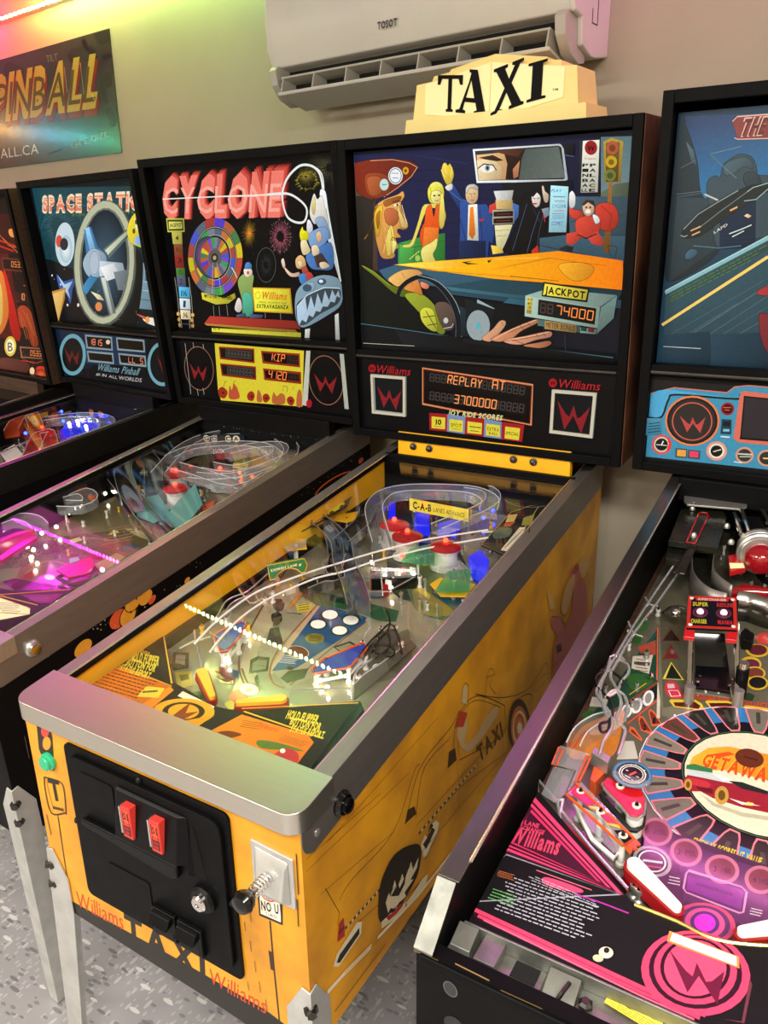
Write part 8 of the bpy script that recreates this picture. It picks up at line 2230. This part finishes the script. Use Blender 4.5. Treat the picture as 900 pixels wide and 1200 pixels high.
# clear curved lane and orange lane guide
trough(G, 'clear_ramp', [(.0421,.4076),(.0427,.4436),(.0572,.4774),(.0802,.4984)], .0, .03, .02)
b = MB(); plate(G, [(.0858,.3500),(.0801,.3965),(.0947,.4068),(.0993,.3692),(.0932,.3471)], .0, .03, 'orange_plastic', mb=b); b.build('lane_wall', G.root)
lens(G, 'chrome_bracket', [(.0768,.3789),(.0769,.3926),(.1041,.3817),(.1037,.3683)], .03, .05, 'steel')
# lamp sign with two round lights in a red frame
sq = [(.1393,.6844),(.2136,.7090),(.2019,.8046),(.1219,.7852)]
o = plate(G, sq, .083, .087, 'black_plastic', 'lamp_sign', bevel=.0008); o['label'] = 'red framed black panel with two round pink lights'
ARTS['lamp_sign'] = '#x\nB 141018 0 0 100 100\nC d83028 7 3,3 97,3 97,97 3,97\nP d83028 16,86 84,86 84,96 16,96\nY f0d0c0 20,87 80,87 20,94 SUPERCHARGER\nY e0d030 10,68 42,68 10,80 SUPER\nY e0d030 8,14 40,14 8,26 CHARGER\nY d83030 60,68 94,68 60,80 REDLINE\nY d83030 62,14 92,14 62,26 MANIA\nE 6c2c44 26,47 42,47\nE 301020 26,47 37,47\nE a04060 26,47 34,47\nE 6c2c44 74,47 90,47\nE 301020 74,47 85,47\nE a04060 74,47 82,47'
ab = MB(); draw(ab, 'lamp_sign', lambda a, b, e: G.pf(sq[0][0]+(sq[1][0]-sq[0][0])*a*10+(sq[3][0]-sq[0][0])*b*10, sq[0][1]+(sq[1][1]-sq[0][1])*a*10+(sq[3][1]-sq[0][1])*b*10, .0872+e), 'print_glow'); ab.build('artwork', o, flat=True)
mat('pink_bulb', 'f0b0c0', .2, emit='ffd0dc', es=1.2)
for a in (.26, .74):
    u = sq[0][0]+(sq[1][0]-sq[0][0])*a+(sq[3][0]-sq[0][0])*.47; v = sq[0][1]+(sq[1][1]-sq[0][1])*a+(sq[3][1]-sq[0][1])*.47
    b = MB(); b.ball(G.pf(u, v, .089), .006, 'pink_bulb', 10); b.build('lamp', o)
b = MB()
for a, c_ in ((.07, .08), (.93, .08), (.07, .92), (.93, .92)):
    u = sq[0][0]+(sq[1][0]-sq[0][0])*a+(sq[3][0]-sq[0][0])*c_; v = sq[0][1]+(sq[1][1]-sq[0][1])*a+(sq[3][1]-sq[0][1])*c_
    b.lathe(G.pf(u, v, .087), (0, 0, 1), [(.0035, 0), (.0035, .002), (.001, .003)], 'white_plastic', 8)
b.build('screw', o)
b = MB()
for q in ([(.1393,.6635),(.1560,.6667),(.1508,.6981),(.1348,.6955)], [(.2012,.6824),(.2178,.6855),(.2143,.7171),(.1980,.7143)]): plate(G, q, .076, .083, 'red_plastic', mb=b)
b.build('red_bracket', o, .001)
b = MB()
for p0, p1 in ([(.1395,.7275),(.1656,.6142)], [(.2082,.7447),(.2354,.6346)]): b.cyl(G.pf(*p0, .078), G.pf(*p1, .004), .0045, 'chrome', 8); b.cyl(G.pf(*p1, .0), G.pf(*p1, .03), .008, 'steel', 10)
b.build('bracket_post', o)
# black ramp flap
rq = [(.1672,.6480),(.2216,.6576),(.2096,.7060),(.1600,.6898)]; ru = [(.1695,.6146),(.2162,.6299),(.1932,.7319),(.1482,.7166)]
b = MB(); b.prism([G.pf(*rq[0], .004), G.pf(*rq[1], .004), G.pf(*rq[2], .014), G.pf(*rq[3], .014)], [G.pf(*rq[0], .006), G.pf(*rq[1], .006), G.pf(*rq[2], .018), G.pf(*rq[3], .018)], 'black_gloss')
b.prism([G.pf(*rq[3], .014), G.pf(*rq[2], .014), G.pf(*ru[2], .058), G.pf(*ru[3], .058)], [G.pf(*rq[3], .018), G.pf(*rq[2], .018), G.pf(*ru[2], .062), G.pf(*ru[3], .062)], 'black_gloss'); o = b.build('ramp_flap', G.root)
b = MB()
for t in (.1, .9):
    for q in (rq[0], rq[1]): b.lathe(G.pf(q[0]+.004 if q is rq[0] else q[0]-.004, q[1]+.006+.02*t, .012), (0, 0, 1), [(.003, 0), (.003, .002), (.001, .003)], 'chrome', 8)
b.build('rivet', o)
b = MB(); b.cyl(G.pf(*[(.2342,.6648)][0], 0), G.pf(*[(.2342,.6648)][0], .05), .010, 'black_plastic', 12); b.cyl(G.pf(*[(.2342,.6648)][0], .05), G.pf(*[(.2342,.6648)][0], .06), .008, 'chrome', 12); b.build('black_post', G.root)
# rear left: black ramp housing, slot, curved metal walls
mat('ramp_black', '1c1c14', .25, var=.3, scale=30)
lens(G, 'ramp_housing', [(.0457,.9669),(.0370,1.1150),(.0497,1.1326),(.1182,1.1386),(.1309,1.1092),(.1382,.9706),(.0980,.9694)], .082, .095, 'ramp_black')
lens(G, 'ramp_housing', [(.0508,.9308),(.0403,1.0051),(.0745,1.0092),(.0769,.9316)], .06, .075, 'ramp_black')
so = [(.0799,.9661),(.0757,1.1029),(.0806,1.1117),(.0914,1.1109),(.0965,1.0972),(.0960,.9665)]
e = MB(); plate(G, so, .0955, .097, 'dark_steel', mb=e); o = e.build('slot_plate', G.root); e = MB(); outline(G, so, .0975, .0016, 'red_plastic', e); e.build('plastic_edge', o)
so2 = [(.0801,.8537),(.0873,.9759),(.0995,1.0364),(.0986,.9566),(.0991,.8535),(.0923,.8523)]
e = MB(); plate(G, so2, .088, .090, 'ramp_black', mb=e); o = e.build('slot_plate', G.root); e = MB(); outline(G, so2, .0905, .0013, 'dark_steel', e); e.build('plastic_edge', o)
b = MB()
for p in [(.0876,.9953),(.0600,1.1201),(.1388,1.0594),(.1572,.9923)]: b.lathe(G.pf(*p, .096), (0, 0, 1), [(.006, 0), (.006, .006), (.003, .010)], 'steel', 10)
b.build('nut', G.root)
b = MB(); p = Vector(G.pf(*[(.0593,1.1246)][0], .09)); b.cyl(p, p + Vector((0, 0, .022)), .004, 'chrome', 8); b.build('post', G.root)
lens(G, 'hinge_plate', [(.0405,1.1234),(.0310,1.1754),(.1297,1.1782),(.1613,1.1506),(.1632,1.1375),(.1526,1.1232),(.1388,1.1214),(.0502,1.1091)], .108, .112, 'steel')
def wall(M, name, pts, h0, h1, m, th=.002):
    pts = smooth(pts, 0, 4); mb = MB(); k = len(pts)
    mb.poly([M.pf(*p, h0) for p in pts] + [M.pf(*p, h1) for p in pts], [(i, i+1, k+i+1, k+i) for i in range(k-1)], m); o = mb.build(name, M.root); s = o.modifiers.new('thickness', 'SOLIDIFY'); s.thickness = th; return o
wall(G, 'ramp_wall', [(.0892,.9832),(.1041,.9090),(.1219,.8733),(.1476,.8480),(.1782,.8409)], .03, .075, 'dull_steel')
wall(G, 'ramp_wall', [(.1285,.9930),(.1377,.9283),(.1549,.8975),(.1810,.8721)], .04, .075, 'dull_steel')
lens(G, 'ramp_bed', [(.0831,1.0333),(.0973,.9563),(.1156,.9196),(.1421,.8934),(.1750,.8918),(.1765,.9182),(.1497,.9445),(.1319,.9762),(.1224,1.0430)], .04, .045, 'ramp_black')
wall(G, 'orbit_wall', [(.1909,.8826),(.2128,.8869),(.2450,.8786),(.2880,.8803),(.3307,.8708)], .0, .06, 'mill_metal')
wall(G, 'orbit_wall', [(.1715,.9029),(.1923,.9168),(.2360,.9297),(.2800,.9326)], .02, .05, 'dark_red_lens')
lens(G, 'red_playfield_plastic', [(.1766,.9365),(.1883,.9681),(.2347,.9713),(.2809,.9646),(.2848,.9260),(.2420,.9128),(.1842,.9034)], .028, .031, 'dark_red_lens')
# red beacon
bc = [(.2136,.9804)][0]
b = MB(); ax = Vector((.18, -.9, -.05)).normalized(); p = Vector(G.pf(*bc, .085))
b.lathe(p - ax*.035, ax, [(.034, -.02), (.040, -.012), (.040, -.004), (.037, -.001), (.041, .002), (.041, .009), (.038, .011), (.042, .014), (.042, .022), (.038, .025), (.038, .031), (.036, .033)], 'steel', 28); o = b.build('beacon', G.root); o['label'] = 'red dome light in a ribbed chrome ring'
b = MB(); b.lathe(p, ax, [(.029, 0), (.029, .010), (.026, .022), (.018, .032), (.009, .036), (.001, .037)], 'dark_red_lens', 24); b.build('lens', o)
b = MB(); b.ball(p + ax*.033, .004, 'red_bulb', 8); b.build('bulb', o)
lens(G, 'beacon_mount', [(.1431,1.1026),(.1560,1.1176),(.2046,1.1292),(.2427,1.1172),(.2504,1.0448),(.1852,1.0194),(.1778,1.0043)], .05, .10, 'black_gloss')
for pts in ([(.1443,1.1030),(.1716,1.0140)], [(.1550,1.1241),(.1844,1.0252)], [(.1934,1.1385),(.2101,1.0853)]):
    b = MB(); b.tube([G.pf(u, v, .108) for u, v in pts], .005, 'chrome', 8); b.build('chrome_tube', G.root)
lens(G, 'red_corner', [(.1553,.9945),(.1725,1.0162),(.1930,.9582),(.1690,.9319)], .06, .07, 'red_plastic')
lens(G, 'cream_strip', [(.1622,.9613),(.1866,.9683),(.1912,.9533),(.1674,.9409)], .071, .073, 'cream_face')
# left wall wire and small lights
b = MB(); b.ball(G.pf(*[(.1016,.8002)][0], .04), .010, 'chrome', 10); b.tube([G.pf(u, v, .045) for u, v in [(.0823,.7853),(.0889,.8075),(.1035,.8161),(.1155,.8140)]], .003, 'dark_steel', 6); b.build('gate', G.root)
lens(G, 'target_plastic', [(.2104,.8149),(.2161,.8356),(.2335,.8204),(.2326,.7957),(.2176,.7957)], .0, .02, 'black_plastic')
for p in [(.0512,.7947),(.1021,.6314),(.0291,.4465),(.0317,.7430)]: bulb(G, *p, .02, .005, 'chrome', 'chrome_post')
hardware(G, 24, (.05, .50, .95, 1.18), 12, .03, 1); hardware(G, 8, (.03, .11, .45, .85), 14, .016, 1)
scrap(G, 'plastic', 6, (.22, .5, .95, 1.1), 61, ['clear_plastic', 'red_plastic', 'black_plastic'], (.03, .06))

# ================================================================== room
WR, WY = -.12, 1.50
wx = Vector((cos(WR), sin(WR), 0)); wn = Vector((-sin(WR), cos(WR), 0)); wo = Vector((0, WY, 0))
def wp(a, out, z): return tuple(wo + wx*a - wn*out + Vector((0, 0, z)))
CEIL = 2.62
def struct(name, pts_lo, pts_hi, m):
    mb = MB(); mb.prism(pts_lo, pts_hi, m); o = mb.build(name, None, flat=True); o['kind'] = 'structure'; return o
A0, A1, DEP = -5.2, 3.6, 5.2
rect = [(A0, 0), (A1, 0), (A1, DEP), (A0, DEP)]
struct('floor', [wp(a, o, -.05) for a, o in rect], [wp(a, o, 0) for a, o in rect], 'speckled_vinyl')
struct('ceiling', [wp(a, o, CEIL) for a, o in rect], [wp(a, o, CEIL+.05) for a, o in rect], 'ceiling_paint')
def wallbox(name, a0, a1, o0, o1): 
    r = [(a0, o0), (a1, o0), (a1, o1), (a0, o1)]; return struct(name, [wp(a, o, 0) for a, o in r], [wp(a, o, CEIL) for a, o in r], 'wall_paint')
wallbox('wall_back', A0, A1, -.08, 0); wallbox('wall_front', A0, A1, DEP, DEP+.08); wallbox('wall_left', A0-.08, A0, 0, DEP); wallbox('wall_right', A1, A1+.08, 0, DEP)
mb = MB(); r = [(A0, 0), (A1, 0), (A1, .012), (A0, .012)]; o = struct('baseboard_back', [wp(a, q, 0) for a, q in r], [wp(a, q, .09) for a, q in r], 'white_plastic')

# poster
mb = MB(); pq = [(-2.9, 1.968), (-1.625, 1.968), (-1.625, 2.42), (-2.9, 2.42)]
PZ = [(-1.5078,1.9438),(-1.4802,2.3662),(-2.4269,1.9373),(-2.2948,2.3540)]
a1 = (PZ[0][0]+PZ[1][0])/2; z0, z1 = (PZ[0][1]*.6+PZ[2][1]*.4), (PZ[1][1]*.6+PZ[3][1]*.4)
pq = [(a1-1.3, z0), (a1, z0), (a1, z1), (a1-1.3, z1)]
mat('poster_sheet', '23241c', .2, coat=.8, var=.2, scale=9, dark='3a3c2e', bump=.0)
mb.prism([wp(a, .0005, z) for a, z in pq], [wp(a, .004, z) for a, z in pq], 'poster_sheet'); po = mb.build('poster', None, flat=True)
po['label'] = 'dark graffiti style poster with yellow dripping letters on the wall'; po['category'] = 'poster'
ARTS['poster'] = '\n'.join(l for l in ARTS['poster'].split('\n') if not l.startswith('B '))
ab = MB(); draw(ab, 'poster', lambda a, b, h: wp(min(a, a1-.002), .004 + h, min(max(b, z0+.004), z1-.004)), 'print_gloss'); ab.build('artwork', po, flat=True)

# air conditioner
DEPTH_AC = .20
acq = [(-.4787,2.2452),(-.4141,2.0151),(.5058,2.0821),(.3813,2.0645),(.5029,1.9656)]
aL, aR = acq[0][0], [(.4619,2.0893)][0][0]
zb = [(-.4280,2.0600),(.3555,2.0668)]
z_front = (zb[0][1] + zb[1][1]) / 2
def acp(a, o, z): return wp(a, o, z)
root = D.objects.new('air_conditioner', None); COL.objects.link(root); root['label'] = 'white wall mounted air conditioner with its flap open'; root['category'] = 'air conditioner'
root.location = wp((aL+aR)/2, 0, z_front-.06)
ofs = Vector(root.location)
def ac(a, o, z): q = Vector(wp(a, o, z)) - ofs; return tuple(q)
ztop = z_front + .27
sec = [(.0, -.055), (.06, -.066), (.10, -.066), (.145, -.050), (.150, .004), (.188, .010), (.205, .05), (.21, .12), (.205, .22), (.17, .265), (0, .268)]
mb = MB(); mb.prism([ac(aL+.012, o, z_front+z) for o, z in sec], [ac(aR-.012, o, z_front+z) for o, z in sec], 'white_plastic'); b = mb.build('body', root, .006)
for a0, a1_ in ((aL, aL+.014), (aR-.014, aR)):
    mb = MB(); mb.prism([ac(a0, o*.99, z_front+z) for o, z in sec], [ac(a1_, o*.99, z_front+z) for o, z in sec], 'white_plastic'); mb.build('end_cap', root, .006)
# outlet: dark slot with vanes, flap below
gr = aR - aL
n = 9
mb = MB(); mb.prism([ac(aL+.04, .147, z_front-.050), ac(aR-.04, .147, z_front-.050), ac(aR-.04, .152, z_front+.002), ac(aL+.04, .152, z_front+.002)], [ac(aL+.04, .151, z_front-.050), ac(aR-.04, .151, z_front-.050), ac(aR-.04, .156, z_front+.002), ac(aL+.04, .156, z_front+.002)], 'dark_void'); mb.build('outlet', root)
for a0, s_ in ((aL+.012, 1), (aR-.012, -1)):
    mb = MB(); pts = [(.200, .012), (.150, .004), (.10, -.055), (.10, -.080), (.13, -.086), (.175, -.070), (.205, -.036), (.212, .0)]
    mb.prism([ac(a0, o, z_front+z) for o, z in pts], [ac(a0+s_*.026, o, z_front+z) for o, z in pts], 'grey_plastic'); mb.build('flap_arm', root, .002)
fp = [(.216, -.058), (.212, -.066), (.100, -.094), (.098, -.086)]
mb = MB(); mb.prism([ac(aL+.045, o, z_front+z) for o, z in fp], [ac(aR-.045, o, z_front+z) for o, z in fp], 'white_plastic'); fl = mb.build('flap', root, .002)
up_ = [(.204, -.018), (.203, -.023), (.150, -.034), (.150, -.029)]
mb = MB(); mb.prism([ac(aL+.05, o, z_front+z) for o, z in up_], [ac(aR-.05, o, z_front+z) for o, z in up_], 'grey_plastic'); mb.build('upper_vane', root, .001)
for i in range(8):
    a = aL + .05 + (gr-.1)*(i+.05)/7.1; mb = MB(); pts = [(.214, -.060), (.203, -.022), (.152, -.033), (.150, -.080)]
    mb.prism([ac(a, o, z_front+z) for o, z in pts], [ac(a+.004, o, z_front+z) for o, z in pts], 'grey_plastic'); mb.build('vane', fl)
ARTS['ac_logo'] = '#x\nY 2a2a28 -31,-8 31,-8 -31,8 TOSOT'
lg = [(-.0404,2.1183)][0]
ab = MB(); draw(ab, 'ac_logo', lambda a, b_, h: ac(lg[0]+a, .2115 + h, lg[1]+b_), 'print'); ab.build('lettering', root, flat=True)
b = MB()
for o0, o1, q0, q1 in ((.07, .072, .0, .06), (.07, .10, .0, .002), (.07, .09, .06, .062), (.098, .100, .0, .03), (.135, .142, .17, .182)):
    pts = [(o0, q0), (o1, q0), (o1, q1), (o0, q1)]; b.prism([ac(aR-.001, o, z_front+z) for o, z in pts], [ac(aR+.0008, o, z_front+z) for o, z in pts], 'black_plastic')
b.build('side_marks', root, flat=True)

# colour-changing light strip along the top of the back wall
HUES = [(-5.2, (.9, .0, .9)), (-3.5, (.8, .0, .9)), (-3.0, (1, .0, .75)), (-2.5, (1, .02, .4)), (-2.2, (1, .03, .05)), (-2.05, (1, .10, .03)), (-1.9, (1, .4, .1)), (-1.7, (.8, .85, .25)), (-1.2, (.55, .9, .25)), (-.7, (.45, .9, .22)), (-.4, (.05, .5, .5)), (-.15, (.05, .15, .8)), (.08, (.25, .06, .7)), (.3, (.7, .02, .5)), (.7, (.6, .12, .45)), (1.4, (.35, .1, .2)), (2.4, (.3, .18, .1)), (3.6, (.25, .3, .1))]
def hue(a):
    for (a0, c0), (a1, c1) in zip(HUES, HUES[1:]):
        if a <= a1:
            t = (a-a0)/(a1-a0); return tuple(x*(1-t)+y*t for x, y in zip(c0, c1))
    return HUES[-1][1]
ZS = 2.49; ZO = .04
mb = MB(); r = [(A0+.05, .001), (A1-.05, .001), (A1-.05, ZO-.004), (A0+.05, ZO-.004)]; mb.prism([wp(a, o, ZS-.002) for a, o in r], [wp(a, o, ZS+.002) for a, o in r], 'white_plastic')
st = mb.build('light_strip', None, flat=True); st['label'] = 'colour changing light strip along the top of the back wall'; st['category'] = 'light strip'
m = D.materials.new('diode_light'); m.use_nodes = True; nt = m.node_tree; nt.nodes.clear(); out = nt.nodes.new('ShaderNodeOutputMaterial'); em = nt.nodes.new('ShaderNodeEmission'); vc = nt.nodes.new('ShaderNodeVertexColor'); vc.layer_name = 'ink'
nt.links.new(vc.outputs[0], em.inputs[0]); em.inputs[1].default_value = LED_POWER; nt.links.new(em.outputs[0], out.inputs[0]); MAT['diode_light'] = m
db = MB(); N = 250
for i in range(N):
    a = A0 + .1 + (A1-A0-.2)*(i+.5)/N; c = hue(a); q = [(a-.006, ZO-.004), (a+.006, ZO-.004), (a+.006, ZO+.004), (a-.006, ZO+.004)]
    P = [wp(x, o, ZS-.004) for x, o in q] + [wp(x, o, ZS+.004) for x, o in q]
    db.poly(P, [(3, 2, 6, 7), (0, 1, 2, 3), (4, 5, 6, 7)], 'diode_light', [c]*8)
o = db.build('diodes', st, flat=True); o['kind'] = 'stuff'
# its continuation along the left wall
mb = MB(); AO = A0 + .04; r = [(A0+.001, .05), (AO-.004, .05), (AO-.004, DEP-.05), (A0+.001, DEP-.05)]; mb.prism([wp(a, o, ZS-.002) for a, o in r], [wp(a, o, ZS+.002) for a, o in r], 'white_plastic')
s2 = mb.build('light_strip', None, flat=True); s2['label'] = 'colour changing light strip along the top of the left wall, outside the picture'; s2['category'] = 'light strip'
H2 = [(0, (1, .1, .3)), (1.2, (1, .3, .05)), (1.6, (1, .6, .15)), (1.85, (.15, .6, 1)), (2.2, (.1, .8, .9)), (2.7, (.2, 1, .3)), (3.6, (.8, 1, .1)), (5.3, (1, .1, .05))]
db = MB()
for i in range(160):
    q = .1 + (DEP-.2)*(i+.5)/160
    for (a0, c0), (a1_, c1) in zip(H2, H2[1:]):
        if a0 <= q <= a1_: t = (q-a0)/(a1_-a0); c = tuple(x*(1-t)+y*t for x, y in zip(c0, c1))
    P = [wp(AO-.004, q-.006, ZS-.004), wp(AO+.004, q-.006, ZS-.004), wp(AO+.004, q+.006, ZS-.004), wp(AO-.004, q+.006, ZS-.004)]; P += [tuple(Vector(p)+Vector((0, 0, .008))) for p in P]
    db.poly(P, [(1, 2, 6, 5), (0, 1, 2, 3), (4, 5, 6, 7)], 'diode_light', [tuple(x*.45 for x in c)]*8)
o = db.build('diodes', s2, flat=True); o['kind'] = 'stuff'
